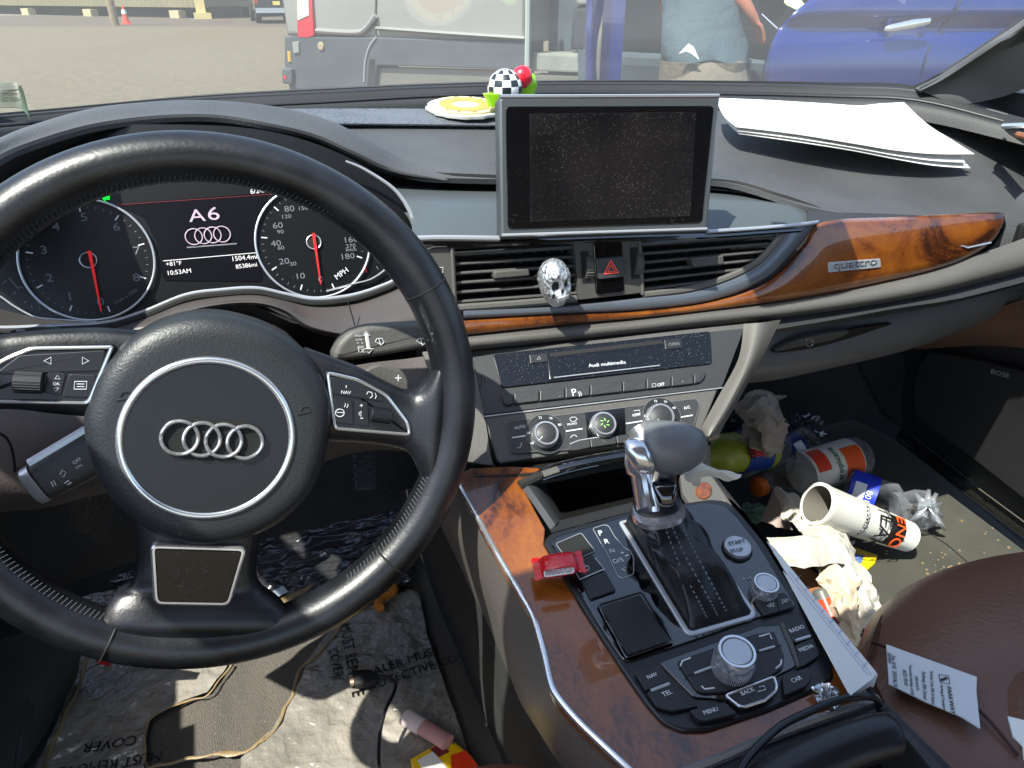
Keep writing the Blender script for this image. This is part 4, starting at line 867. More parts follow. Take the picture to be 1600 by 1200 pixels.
for p in ([(1072, 1057), (1085, 1053)], [(1111, 1043), (1125, 1038)], [(1175, 1021), (1186, 1018)], [(1210, 1011), (1222, 1008)]): m.line(K, K.L(p, .0065), .0007, M_blk, h=.0066, th=.0003)
m.build('selection_keys', T)
knob(1152, 1017, 32, .026, T, 'control_knob', mark=False, pl=K, tops=M_sat, topm=M_chr, rib=56)
key([(991, 1050), (1031, 1036), (1048, 1064), (1009, 1079)], K, T, .0065, name='nav_key', r=4, txt=[('NAV', 1013, 1061, 1028, 1055)])
key([(1010, 1081), (1049, 1067), (1062, 1084), (1092, 1104), (1050, 1111), (1026, 1104)], K, T, .0065, name='tel_key', r=4, txt=[('TEL', 1037, 1089, 1051, 1083)])
m = MB().tube([K.P(1017, 1079, .007), K.P(1046, 1068, .007)], .0011, M_sat, seg=6); m.build('key_accent', T)
key([(1226, 980), (1256, 966), (1268, 993), (1240, 1004)], K, T, .0065, name='radio_key', r=3, txt=[('RADIO', 1236, 989, 1258, 981)])
key([(1242, 1007), (1270, 996), (1281, 1019), (1279, 1026), (1252, 1043)], K, T, .0065, name='media_key', r=4, txt=[('MEDIA', 1251, 1019, 1272, 1011)])
m = MB(); m.plate(K, K.L([(1218, 973), (1224, 972), (1240, 1004), (1252, 1041), (1246, 1042), (1232, 1006)], .006), .003, M_mg, h=.0062, bev=.001); m.build('key_edge', T)
MB().tube([K.P(1243, 1001, .007), K.P(1266, 994, .007)], .0011, M_sat, seg=6).build('key_accent', T)
key([(1077, 1109), (1133, 1096), (1150, 1112), (1150, 1116), (1102, 1127), (1090, 1124)], K, T, .0075, name='menu_key', r=4, th=.004, txt=[('MENU', 1101, 1117, 1123, 1110)])
key([(1222, 1056), (1263, 1042), (1269, 1058), (1260, 1072), (1226, 1087)], K, T, .0075, name='car_key', r=4, th=.004, txt=[('CAR', 1239, 1067, 1254, 1061)])
bk = rnd([(1134, 1087), (1209, 1058), (1214, 1072), (1212, 1080), (1196, 1094), (1162, 1105), (1154, 1103)], 4)
m = MB(); m.plate(K, K.L(bk, .0085), .005, M_key, h=.0085, bev=.0008); m.text(K, 'BACK', 1160, 1087, 1180, 1079, M_white, h=.0087)
m.line(K, K.L([(1184, 1081), (1196, 1078), (1194, 1072), (1186, 1074)], .0087), .0006, M_white, h=.009)
B_ = m.build('back_key', T)
MB().tube([K.P(x, y, .008) for x, y in bk], .0010, M_chr, True, 8).build('chrome_frame', B_)
# ---------------------------------------------------------------- storage bin in front of the selector
m = MB()
m.loft([[K.P(860, 827, .002), K.P(930, 808, .002), K.P(1000, 790, .002)], [K.P(868, 815, -.008), K.P(935, 798, -.008), K.P(1000, 782, -.008)]], M_pl, 4, 1, th=.003)
m.build('bin_front_lip', T)
M_bin = mat('bin_rubber', '#1b1b1a', .35, bump=.6, bscale=60, bdist=.002, dust=.3, dscale=160)
m = MB()
m.loft([[K.P(868, 815, -.008), K.P(935, 798, -.008), K.P(1005, 780, -.008)], [PZ(862, 800, .765), PZ(935, 785, .765), PZ(1010, 768, .765)]], M_bin, 4, 1, th=.003)
m.loft([[PZ(862, 812, .77), PZ(935, 796, .77), PZ(1060, 770, .77)], [PZ(838, 770, .765), PZ(935, 750, .765), PZ(1060, 720, .765)], [PZ(848, 740, .80), PZ(935, 722, .80), PZ(1040, 700, .80)], [PZ(846, 736, .84), PZ(935, 717, .84), PZ(1040, 695, .84)]], M_bin, 4, 3, th=.003)
m.build('storage_bin', T)
m = MB(); m.loft([[K.P(812, 757, .0), K.P(838, 795, .0), K.P(860, 828, .0)], [K.P(832, 757, -.0), K.P(846, 778, -.0), K.P(872, 816, -.002)], [K.P(848, 740, -.03), K.P(856, 765, -.035), K.P(878, 806, -.035)]], mat('bin_side_grey', '#333436', .5, bump=.3, bscale=400, bdist=.0004), 4, 3, th=.003); m.build('bin_side', T)
m = MB(); m.tube(cr([K.P(845, 742, .010), K.P(880, 731, .014), K.P(930, 720, .016), K.P(990, 710, .014)], 6, False), .008, M_gl, seg=12, ry=.005)
m.tube([K.P(848, 741, .018), K.P(872, 733, .02)], .004, M_lg, seg=8, ry=.002); m.build('bin_lid_edge', T)
m = MB(); m.tube([K.P(812, 758, .002), K.P(843, 744, .004)], .004, M_carpet, seg=8); m.build('rubber_bumper', T)
m = MB(); m.loft([[K.P(745, 726, -.02), K.P(850, 722, -.02), K.P(1000, 700, -.02), K.P(1110, 690, -.02)], [K.P(740, 744, .001), K.P(850, 738, .002), K.P(1000, 712, .002), K.P(1110, 740, .001)]], M_blk, 4, 1, th=.01); m.build('stack_foot', T)
m = MB()
m.plate(K, K.L(rnd([(1062, 742), (1108, 738), (1148, 795), (1128, 782), (1080, 790), (1066, 770)], 3), .001), .006, M_lg, h=.0015, bev=.001); m.plate(K, K.L(circ((1100, 766), 13, 16), .003), .003, M_wood, h=.0035, bev=.001); m.build('bin_corner_trim', T)
# ================================================================= GEAR SELECTOR
T = thing('gear_selector', 'gear selector with grey leather grip, chrome button and black stitched boot', 'gear selector', K.P(1070, 900, .0))
fr = rnd([(966, 814), (1060, 794), (1076, 802), (1182, 956), (1178, 966), (1084, 993), (1071, 989)], 5)
bo = K.L(fr, .006)
MB().plate(K, bo, .004, M_sat, h=.006, bev=.001).build('boot_frame', T)
bin_ = inset(bo, .0035)
MB().plate(K, bin_, .002, M_blk, h=.0064).build('boot_well', T)
# boot: from the frame up to the neck
base = inset(bo, .005); nb = 96
def resample(p, n):
    p = [Vector(q) for q in p]; L_ = [0]
    for i in range(len(p)): L_.append(L_[-1]+(p[(i+1) % len(p)]-p[i]).length)
    out = []
    for k in range(n):
        s = L_[-1]*k/n
        for i in range(len(p)):
            if L_[i+1] >= s: t = (s-L_[i])/max(1e-9, L_[i+1]-L_[i]); out.append(p[i].lerp(p[(i+1) % len(p)], t)); break
    return out
base = resample(ccw([tuple(q) for q in base]), nb)
neck_c = K.P(1028, 800, .038); nC = neck_c
a0 = math.atan2((base[0]-sum(base, Vector((0, 0)))/nb).y, (base[0]-sum(base, Vector((0, 0)))/nb).x)
nu = K.u; nv = K.v
cb_ = sum(base, Vector((0, 0)))/nb
R_ = []
for j in range(15):
    t = j/14; row = []
    for k, b in enumerate(base):
        a = math.atan2(b.y-cb_.y, b.x-cb_.x)
        B0 = K.w(b.x, b.y, .007); N0 = neck_c + nu*.017*math.cos(a) + nv*.015*math.sin(a)
        s = t**1.05
        p = B0.lerp(N0, s); 
        p += K.n*(.010*math.sin(math.pi*min(1, t*1.3)) if t < .77 else 0)
        fold = .0022*math.sin(a*7+t*3)*math.sin(math.pi*t)+.0018*math.sin(a*11-t*5+1)*math.sin(math.pi*t)
        d = (p-K.w(cb_.x, cb_.y, 0)); d -= K.n*d.dot(K.n)
        if d.length > 1e-6: p += d.normalized()*fold
        row.append(p)
    R_.append(row)
V = [p for r in R_ for p in r]; F = [(j*nb+k, j*nb+(k+1) % nb, (j+1)*nb+(k+1) % nb, (j+1)*nb+k) for j in range(14) for k in range(nb)]
BO = MB().add(V, F, M_boot).build('leather_boot', T, sharp=60)
bx = lambda x, y, h: K.P(x, y, h)
st = MB()
for path in ([(1030, 812, .036), (1042, 850, .030), (1062, 900, .022), (1088, 950, .014), (1102, 978, .009)], [(1040, 812, .036), (1054, 850, .031), (1078, 900, .024), (1106, 950, .015), (1118, 974, .009)], [(1054, 804, .038), (1066, 840, .034), (1086, 880, .027), (1112, 930, .018), (1132, 968, .010)]):
    pts = cr([K.P(*q) for q in path], 12, False)
    for i in range(0, len(pts)-1, 2):
        if i+1 < len(pts): st.tube([pts[i]+K.n*.0085, pts[i+1]+K.n*.0085], .0007, mat('boot_thread', '#5a5c60', .7), seg=4)
st.build('boot_stitching', BO)
# neck and grip
up = K.n
m = MB()
cN0, cN1, cN2 = K.P(1030, 795, .036), K.P(1026, 770, .058), PD(1025, 735, .535)
gx = (PD(1060, 700, .51)-PD(1000, 705, .51)).normalized()      # along the grip, left to right
gy = FF.cross(gx).normalized(); gz = gx.cross(gy)
vd = (cN2-cN0).normalized(); ex_ = gx-vd*gx.dot(vd); ex_.normalize(); ey_ = vd.cross(ex_)
M_grip = mat('grip_grey_leather', '#5e6063', .40, bump=.3, bscale=400, bdist=.0003, dust=.1)
cN0 = PD(1028, 800, .500); cN1 = PD(1024, 772, .507); cN2 = PD(1022, 735, .508); cN3 = PD(1030, 700, .506)
m.rings([(cN0, ex_*.0175, ey_*.0155), (cN1, ex_*.0150, ey_*.013), (cN2, ex_*.0150, ey_*.013), (cN3, ex_*.018, ey_*.014)], M_plsm, 24, 2.6); m.rings([(cN0-K.n*.001, ex_*.0182, ey_*.0162), (cN0+K.n*.003, ex_*.0176, ey_*.0156)], M_chr, 24, 2.6)
m.build('neck', T)
# chrome band wraps the left side
m = MB()
bp_ = [(1010, 797, .500), (1006, 775, .503), (1001, 745, .503), (996, 722, .503), (1001, 700, .500), (1004, 684, .500), (998, 670, .502)]
m.tube(cr([PD(*q) for q in bp_], 5, False), [.0070]*12+[.0090]*19, M_chr, seg=14, up=FF, ry=.014)
m.tube(cr([PD(*q) for q in [(1022, 798, .496), (1021, 775, .496), (1020, 755, .496), (1024, 735, .494), (1031, 712, .490), (1026, 690, .488), (1014, 672, .490)]], 5, False), .0042, M_chr, seg=10)
m.build('chrome_collar', T)
m = MB(); 
R2 = []
for x, y, d, ry, rz in ((1004, 694, .495, .0130, .013), (1008, 695, .495, .0165, .016), (1026, 698, .496, .0187, .018), (1050, 700, .497, .0190, .0185), (1072, 698, .499, .0170, .017), (1088, 696, .501, .0135, .0135), (1098, 695, .503, .0100, .010), (1103, 694, .504, .0055, .006), (1105, 693, .504, .0015, .002)):
    R2.append((PD(x, y, d), gy*ry, gz*rz))
m.rings([(R2[k][0], R2[k][1], R2[k][2]) for k in range(len(R2))], M_grip, 32, 2.1); m.v = m.v
m.build('leather_grip', T, sharp=70)
m = MB(); m.rings([(PD(990, 684, .484), RR*.003, FF*.003), (PD(991, 690, .482), RR*.0072, FF*.006), (PD(997, 708, .480), RR*.0085, FF*.007), (PD(1005, 728, .482), RR*.0080, FF*.006), (PD(1009, 740, .485), RR*.005, FF*.004)], M_chr, 24, 2.4); m.build('release_button', T, sharp=60); m = MB(); m.rings([(PD(1036, 752, .494), RR*.008, FF*.004), (PD(1038, 760, .492), RR*.0085, FF*.005), (PD(1040, 785, .490), RR*.0055, FF*.005), (PD(1040, 792, .492), RR*.004, FF*.003)], M_gl, 20, 3); m.build('neck_insert', T, sharp=60)
# ================================================================= ARMREST TRAY AND PHONE CABLE
T = thing('armrest_tray', 'open black armrest lid and tray behind the console', 'armrest', K.P(1300, 1190, -.04))
m = MB()
A = [(1010, 1260, .0), (1090, 1202, .001), (1220, 1156, .002), (1366, 1100, .002), (1440, 1170, .0)]
m.loft([[K.P(x, y, h) for x, y, h in ((980, 1260, -.003), (1090, 1203, -.003), (1220, 1155, -.003), (1370, 1098, -.003))], [K.P(x, y, h) for x, y, h in ((1060, 1262, .004), (1130, 1222, .006), (1250, 1170, .006), (1395, 1112, .006))], [K.P(x, y, h) for x, y, h in ((1100, 1300, .004), (1180, 1240, .004), (1270, 1190, .004), (1405, 1140, .004))], [K.P(x, y, h) for x, y, h in ((1100, 1300, -.05), (1180, 1240, -.05), (1270, 1190, -.05), (1405, 1140, -.05))]], M_plsm, 5, 4, th=.003)
m.build('tray_rim', T)
m = MB(); m.loft([[K.P(x, y, h) for x, y, h in ((1368, 1100, .003), (1400, 1135, .003), (1450, 1195, .003), (1500, 1260, .003))], [K.P(x, y, h) for x, y, h in ((1385, 1098, -.004), (1420, 1135, -.004), (1480, 1195, -.004), (1540, 1260, -.004))], [K.P(x, y, h) for x, y, h in ((1385, 1098, -.06), (1420, 1135, -.06), (1480, 1195, -.06), (1540, 1260, -.06))]], M_pl, 4, 3, th=.003)
m.build('tray_side', T)
m = MB(); m.tube(cr([K.P(1130, 1290, .022), K.P(1200, 1228, .024), K.P(1290, 1180, .026), K.P(1370, 1152, .028), K.P(1402, 1150, .026)], 6, False), [.013]*22+[.011, .008, .003], M_plsm, seg=20, up=K.n, ry=[.011]*22+[.009, .007, .003]); m.build('lid_edge', T, sharp=60)
m = MB(); m.plate(K, K.L([(1210, 1180), (1360, 1110), (1420, 1180), (1440, 1300), (1180, 1300)], -.05), .004, M_blk, h=-.05); m.build('tray_floor', T)
m = MB(); m.plate(K, K.L([(1318, 1146), (1358, 1134), (1362, 1146), (1320, 1158)], -.004), .003, mat('yellow_box', '#b8a51c', .5), h=-.004); m.build('card', label='edge of a yellow card inside the black armrest tray', cat='card')
m = MB(); m.tube(cr([K.P(1140, 1240, .03), K.P(1165, 1188, .028), K.P(1215, 1138, .022), K.P(1260, 1114, .017), K.P(1310, 1094, .015), K.P(1348, 1088, .014), K.P(1368, 1092, .008), K.P(1374, 1106, .0), K.P(1378, 1130, -.02)], 8, False), .0024, M_plsm, seg=10)
m.build('cable', label='thin black cable looping over the end of the wood console', cat='cable')
# ================================================================= CABIN SHELL
def struct(mb, name, **k): return mb.build(name, kind='structure', **k)
m = MB()
N = 40
def fz(x, y): return FZ + .002*noise.noise(Vector((x*9, y*9, 0))) + max(0, y-.92)*.8
xs_ = [-.75+1.95*i/N for i in range(N+1)]; ys_ = [-.5+1.9*j/N for j in range(N+1)]
m.add([Vector((x, y, fz(x, y))) for y in ys_ for x in xs_], [(j*(N+1)+i, j*(N+1)+i+1, (j+1)*(N+1)+i+1, (j+1)*(N+1)+i) for j in range(N) for i in range(N)], M_carpet)
m.box((.22, .45, FZ-.06), 1.94, 1.9, .04, M_blk); struct(m, 'floor')
m = MB(); m.box((.42, 1.36, .66), 2.4, .04, .62, M_carpet); m.box((-.0, 1.12, 1.0), .1, .1, .05, M_blk)
m.box((.3, 1.0, .96), 1.5, .35, .02, M_blk); m.box((1.24, 1.05, .70), .04, .7, .62, M_carpet); m.box((-.66, 1.05, .70), .04, .7, .62, M_carpet)
m.build('bulkhead', label='dark carpeted bulkhead at the front of both footwells', cat='bulkhead', base=(.22, 1.3, .4))
# ribbed rubber mat
FM = Plane((0, .5, FZ+.004), (0, 0, 1), up=(0, 1, 0))
q = FM.L(rnd([(130, 780), (640, 800), (770, 1010), (860, 1300), (-40, 1300), (110, 1000)], 20))
m = MB(); m.plate(FM, q, .004, M_mat, h=.003, bev=.002); m.build('floor_mat', label='grey ribbed rubber mat under torn plastic film in the driver footwell', cat='floor mat')
FF2 = Plane((0, .5, FZ+.011), (0, 0, 1), up=(0, 1, 0))
def filmsheet(pts, name, label, mtl, h=.0, amp=.004, texts=(), edge=()):
    p2 = ccw(FF2.L(pts)); xs = [a for a, b in p2]; ys = [b for a, b in p2]
    # grid clipped to the outline through bmesh
    import bmesh
    bm = bmesh.new(); vs = [bm.verts.new((a, b, 0)) for a, b in p2]; f = bm.faces.new(vs); bmesh.ops.triangulate(bm, faces=[f])
    for _ in range(30):
        le = [e for e in bm.edges if e.calc_length() > .009]
        if not le: break
        bmesh.ops.subdivide_edges(bm, edges=le, cuts=1); bmesh.ops.triangulate(bm, faces=[f for f in bm.faces if len(f.verts) > 3])
    def z(a, b): return (.5-abs(noise.noise(Vector((a*20, b*34, 3+h*50)))))*amp*1.2 + (.4-abs(noise.noise(Vector((a*75, b*55, 1)))))*amp*.6
    bm.verts.ensure_lookup_table(); V = [FF2.w(v.co.x, v.co.y, h+z(v.co.x, v.co.y)) for v in bm.verts]; F = [tuple(v.index for v in f.verts) for f in bm.faces]
    m = MB(); n0 = len(V); m.add(V+[p-Vector((0, 0, .0004)) for p in V], F+[tuple(n0+i for i in f)[::-1] for f in F], mtl)
    for s, x0, y0, x1, y1, hs in texts:
        A, B = Vector(FF2.p2(x0, y0)), Vector(FF2.p2(x1, y1)); d = B-A; L_ = d.length; d.normalize(); e = Vector((-d.y, d.x))
        GV, GF = glyphs(s); x_ = [v[0] for v in GV]; mn = min(x_); k = L_/(max(x_)-mn)
        m.add([FF2.w(*(A+d*((v[0]-mn)*k)+e*(v[1]*k*hs)), h+z(*(A+d*((v[0]-mn)*k)+e*(v[1]*k*hs)))+.0022) for v in GV if True], GF, M_ink)
    for path, w_ in edge:
        P_ = [FF2.P(x, y, h+.003) for x, y in path]
        C_ = cr(P_, 8, False); C_ = [p+noise.noise_vector(p*45)*.004 for p in C_]; m.tube(C_, [w_*(.35+1.1*abs(noise.noise(p*60))) for p in C_], M_fedge, seg=8, up=(0, 0, 1), ry=w_*.3)
    bm.free()
    return m.build(name, label=label, cat='plastic film', sharp=80)
filmsheet([(128, 880), (250, 868), (330, 905), (345, 960), (330, 1045), (345, 1040), (362, 1035), (325, 1085), (296, 1094), (232, 1128), (226, 1210), (224, 1300), (20, 1300), (62, 1190), (100, 1110), (128, 1010)], 'plastic_film', 'left torn piece of clear protective floor film with printed words', M_film, texts=[('COVER', 217, 1154, 134, 1168, 1), ('MUST REMOVE', 255, 1178, 95, 1205, 1.1)], edge=[([(140, 1010), (128, 1060), (100, 1120), (75, 1180), (60, 1230)], .005), ([(362, 1037), (325, 1085), (296, 1094), (234, 1128), (228, 1200)], .0025)], h=.002)
filmsheet([(520, 985), (560, 960), (640, 925), (655, 930), (668, 1000), (700, 1090), (722, 1150), (760, 1290), (380, 1290), (378, 1190), (425, 1148), (475, 1060), (480, 1040)], 'plastic_film', 'right torn piece of clear protective floor film lettered over the mat', M_film, texts=[('SEALER MUST', 566, 1070, 690, 1028, 1.1), ('PROTECTIVE COVER', 568, 1090, 750, 1030, 1.1), ('MUST REMOVE', 532, 985, 552, 1098, 1.1), ('COVER', 514, 1022, 524, 1068, 1.1)], edge=[([(535, 975), (500, 1020), (474, 1040), (455, 1090), (425, 1145), (405, 1160)], .0035), ([(222, 1200), (300, 1186), (385, 1172), (420, 1145)], .004)], h=.0055)
filmsheet([(130, 880), (400, 850), (560, 780), (620, 800), (655, 850), (650, 915), (560, 955), (440, 945), (300, 930), (200, 940)], 'plastic_film', 'dark wrinkled film under the pedals at the top of the footwell', M_filmd, amp=.010, h=.010)
m = MB(); m.tube(cr([FF2.P(*q, .012) for q in ((400, 950), (440, 938), (475, 925), (492, 915), (490, 928), (470, 945))], 4, False), .008, M_fedge, seg=8, ry=.003); m.tube([FF2.P(418, 935, .02), FF2.P(445, 920, .02)], .008, mat('pale_blue_plastic', '#9fb0bf', .3), seg=8, ry=.003)
m.build('torn_film_edge', label='brown curled film scrap behind the lower wheel spoke', cat='film scrap')
# brake pedal
q = [(1225, 700), (1300, 640), (1405, 690), (1470, 745), (1610, 860), (1500, 930), (1350, 1010), (1290, 960)]
MB().plate(FM, FM.L(rnd(q, 15)), .004, mat('passenger_mat', '#3d3c35', .8, bump=.6, bscale=500, bdist=.001, var=.25, vscale=8, dust=.12, dscale=150), h=.002, bev=.002).line(FM, FM.L([(1428, 818), (1480, 852), (1530, 895)], .002), .002, M_blk, h=.003).build('floor_mat', label='worn grey-green mat on the passenger side floor strewn with litter', cat='floor mat')
m = MB(); bpn = Plane(PY(570, 735, .93), nrm(0, 35))
m.plate(bpn, bpn.L(rnd([(549, 690), (586, 694), (590, 765), (555, 768)], 5)), .02, mat('pedal_rubber', '#25272b', .5), bev=.003)
for i in range(-2, 7):
    for a in ((1, .55), (1, -.55)):
        x0, y0 = 551, 694+i*14; x1, y1 = 587, y0+a[1]*36
        if 690 < y0 < 768 and 692 < y1 < 766: m.line(bpn, bpn.L([(x0, y0), (x1, y1)]), .004, M_pl, h=.001, th=.0015)
m.tube([bpn.P(570, 690, -.01), bpn.P(566, 640, -.02)], .012, M_blk, seg=8)
m.build('brake_pedal', label='black cross-ribbed brake pedal seen right of the hub', cat='pedal')
# tall footrest panel on the left
m = MB(); m.loft([[PY(x, y, Y) for x, y, Y in ((-80, 800, .75), (60, 790, .85), (200, 765, .9), (330, 760, .95))], [PY(x, y, Y) for x, y, Y in ((-80, 960, .72), (60, 930, .80), (200, 880, .88), (330, 860, .93))]], mat('footwell_black', '#121212', .8, bump=.4, bscale=200), 4, 1, th=.004); m.build('footrest_panel', label='dark footwell panel under the dashboard left of the wheel hub', cat='footwell panel')
# left kick panel and door
m = MB(); m.loft([[PZ(x, y, z) for x, y, z in ((-60, 1020, .50), (0, 1000, .55), (60, 985, .60), (125, 985, .60))], [PZ(x, y, z) for x, y, z in ((-60, 1100, .48), (0, 1100, .48), (60, 1070, .50), (128, 1010, .52))], [PZ(x, y, z) for x, y, z in ((-60, 1260, .44), (0, 1230, .44), (55, 1170, .44), (120, 1060, .44))]], mat('kick_panel', '#232323', .85, bump=.6, bscale=300, var=.2), 5, 4, th=.01); m.build('sill_panel', label='dark carpeted sill at the bottom left beside the torn film', cat='sill panel')
m = MB(); m.tube(cr([FF2.P(*q, .05) for q in ((85, 1010), (60, 1060), (40, 1120), (28, 1200))], 4, False), .004, M_pl, seg=6); m.build('sill_seam', label='black edge strip of the sill at bottom left', cat='edge strip')
# left door (outside the frame, shades the cabin)
m = MB(); m.box((-.50, .35, .72), .05, 1.5, .62, M_softd); m.box((-.43, .2, .85), .10, .7, .05, M_softd); m.build('driver_door', label='driver door lining left of the steering wheel', cat='door', base=(-.5, .35, .4))
# ---------------------------------------------------------------- passenger door
T = thing('passenger_door', 'passenger door lining with black speaker panel and brown leather', 'door', (1.08, .6, .42))
dn = (PX(1520, 620, 1.0) - Vector((0, 0, 0)))
def PXs(l): return [PX(x, y, X) for x, y, X in l]
m = MB()
m.loft([[PY(1420, 545, .86)+Vector((0, .12, .02)), PX(1500, 520, 1.02), PX(1560, 500, 1.0), PX(1660, 480, .97)], [PX(1412, 560, 1.10), PX(1500, 560, 1.06), PX(1600, 575, 1.04), PX(1700, 590, 1.02)], [PX(1408, 620, 1.12), PX(1500, 680, 1.10), PX(1600, 745, 1.08), PX(1700, 800, 1.07)], [PX(1412, 668, 1.13), PX(1500, 738, 1.115), PX(1600, 812, 1.10), PX(1700, 880, 1.09)]], mat('door_black', '#17181a', .6, bump=.4, bscale=400, bdist=.0005), 5, 4, th=.01)
m.build('lower_lining', T)
spn = mat('speaker_mesh', '#1d1e1f', .6, bump=1, bscale=1400, bdist=.002)
m = MB(); m.loft([PXs([(1452, 552, 1.055), (1520, 562, 1.04), (1600, 582, 1.025), (1700, 600, 1.01)]), PXs([(1436, 575, 1.08), (1520, 610, 1.06), (1600, 645, 1.045), (1700, 690, 1.03)]), PXs([(1428, 620, 1.09), (1510, 665, 1.075), (1600, 722, 1.06), (1700, 785, 1.05)]), PXs([(1434, 655, 1.10), (1510, 708, 1.085), (1600, 778, 1.07), (1700, 850, 1.06)])], spn, 5, 4, th=.006)
SPK = m.build('speaker_cover', T)
dl = Plane(PX(1575, 590, 1.015), (-1, -.05, .1)); MB().text(dl, 'BOSE', 1548, 583, 1576, 591, M_sat, h=.001, hs=.8).build('speaker_lettering', SPK)
m = MB(); m.loft([PXs([(1470, 505, .98), (1560, 480, .96), (1640, 455, .94)]), PXs([(1450, 530, 1.0), (1560, 512, .98), (1640, 500, .96)]), PXs([(1430, 546, 1.05), (1540, 540, 1.03), (1640, 548, 1.0)])], M_brown, 5, 4, th=.008); m.build('leather_panel', T)
m = MB(); m.loft([PXs([(1575, 178, 1.02), (1620, 190, 1.0), (1700, 220, .98)]), PXs([(1566, 200, 1.0), (1620, 215, .98), (1700, 250, .96)]), PXs([(1600, 225, .99), (1640, 240, .97), (1700, 270, .95)])], M_softd, 4, 3, th=.006); m.tube([PX(1568, 197, .995), PX(1600, 196, .99), PX(1640, 204, .98)], .004, M_chr, seg=8); m.tube([PX(1590, 210, .985), PX(1640, 224, .97)], .004, M_wood, seg=8); m.build('door_top', T)
# rest of the lining up to the window line, toward the camera
m = MB(); m.box((1.16, .25, .86), .06, 1.3, .42, M_softd); m.build('upper_lining', T)
m = MB(); m.loft([[PX(1408, 668, 1.13), PX(1500, 740, 1.115), PX(1600, 814, 1.10), PX(1720, 900, 1.09)], [PX(1405, 676, 1.08), PX(1500, 752, 1.07), PX(1600, 826, 1.06), PX(1720, 915, 1.05)], [PX(1400, 688, 1.08), PX(1500, 766, 1.07), PX(1600, 842, 1.06), PX(1720, 935, 1.05)]], M_gl, 5, 1, th=.01)
m.build('door_sill', label='black door sill edge beside the passenger footwell', cat='door sill')
# A pillars
m = MB()
AP = [[(1430, 138, .90), (1462, 122, .88), (1500, 98, .85), (1545, 68, .81), (1600, 30, .77), (1760, -90, .62)], [(1445, 145, .88), (1500, 120, .85), (1560, 85, .80), (1620, 50, .75), (1680, 0, .7), (1860, -120, .55)], [(1500, 165, .84), (1570, 150, .79), (1640, 120, .73), (1720, 70, .66), (1800, 30, .6), (1950, -60, .5)]]
m.loft([pys([(x, y, Y+.03) for x, y, Y in AP[0]]), pys(AP[0]), pys([(x+8, y+4, Y-.02) for x, y, Y in AP[0]]), pys(AP[1]), pys(AP[2])], mat('pillar_grey', '#48484a', .7, bump=.3, bscale=500, bdist=.0004, var=.1), 5, 3, th=.006)
m.build('windscreen_pillar', label='grey trimmed windscreen pillar at the upper right', cat='pillar')
MB().tube(cr([PY(x, y+1, Y+.012) for x, y, Y in AP[0]], 5, False), .005, M_blk, seg=8).build('pillar_seal', label='black rubber seal along the right windscreen pillar', cat='seal')
m = MB(); m.tube([Vector((-.46, .98, 1.06)), Vector((-.42, .6, 1.28)), Vector((-.36, .2, 1.46))], .03, M_softd, seg=12); m.build('windscreen_pillar', label='windscreen pillar on the driver side left of the wheel', cat='pillar')
# roof with header, right side rails
m = MB(); m.box((.33, -.55, 1.50), 1.45, 1.5, .03, mat('headliner', '#8c8a86', .9)); m.build('car_roof', label='pale headliner of the roof above the seats', cat='roof')
mh = Plane((.38, .47, 1.30), (0, -1, -.1))
m = MB(); m.plate(mh, rnd([(-.06, -.035), (.06, -.035), (.065, .03), (-.065, .03)], .02), .03, M_plsm, bev=.004); m.tube([Vector((.38, .49, 1.31)), Vector((.38, .53, 1.335))], .01, M_plsm); m.build('rear_view_mirror', label='small black inside mirror hanging below the windscreen top', cat='mirror')
# windscreen glass: a pane with a faint dusty veil that also puts in the glare haze
g = bpy.data.materials.new('windscreen_glass'); g.use_nodes = True; t = g.node_tree; t.nodes.clear()
o_ = t.nodes.new('ShaderNodeOutputMaterial'); tr = t.nodes.new('ShaderNodeBsdfTransparent'); tr.inputs[0].default_value = (.90, .95, .93, 1); gl_ = t.nodes.new('ShaderNodeBsdfGlossy'); gl_.inputs['Roughness'].default_value = .0
fr_ = t.nodes.new('ShaderNodeFresnel'); fr_.inputs[0].default_value = 1.35; mx1 = t.nodes.new('ShaderNodeMixShader'); mx2 = t.nodes.new('ShaderNodeMixShader'); df = t.nodes.new('ShaderNodeBsdfTranslucent'); df.inputs[0].default_value = (.8, .82, .8, 1)
nz = t.nodes.new('ShaderNodeTexNoise'); nz.inputs['Scale'].default_value = 5; nz.inputs['Detail'].default_value = 5; mm_ = t.nodes.new('ShaderNodeMath'); mm_.operation = 'MULTIPLY_ADD'; mm_.inputs[1].default_value = .06; mm_.inputs[2].default_value = .03
t.links.new(nz.outputs[0], mm_.inputs[0]); t.links.new(mm_.outputs[0], mx2.inputs[0])
t.links.new(fr_.outputs[0], mx1.inputs[0]); t.links.new(tr.outputs[0], mx1.inputs[1]); t.links.new(gl_.outputs[0], mx1.inputs[2]); t.links.new(mx1.outputs[0], mx2.inputs[1]); t.links.new(df.outputs[0], mx2.inputs[2]); t.links.new(mx2.outputs[0], o_.inputs[0])
MATS['glass'] = g
m = MB()
gb = [PY(x, y, Y+.035)+Vector((0, 0, -.012)) for x, y, Y in [(-330, 215, .80)]+L0]
gb[-1] = PY(1580, 160, .80)+Vector((.06, .02, 0))
gt = [Vector((-.42+1.45*k/(len(gb)-1), .22-.10*abs(k/(len(gb)-1)*2-1)**2, 1.47)) for k in range(len(gb))]
gm = [a.lerp(b, .5)+Vector((0, .03, .03)) for a, b in zip(gb, gt)]
m.loft([gb, gm, gt], g, 4, 6); WS = m.build('windscreen', label='dusty windscreen glass above the dashboard', cat='windscreen')
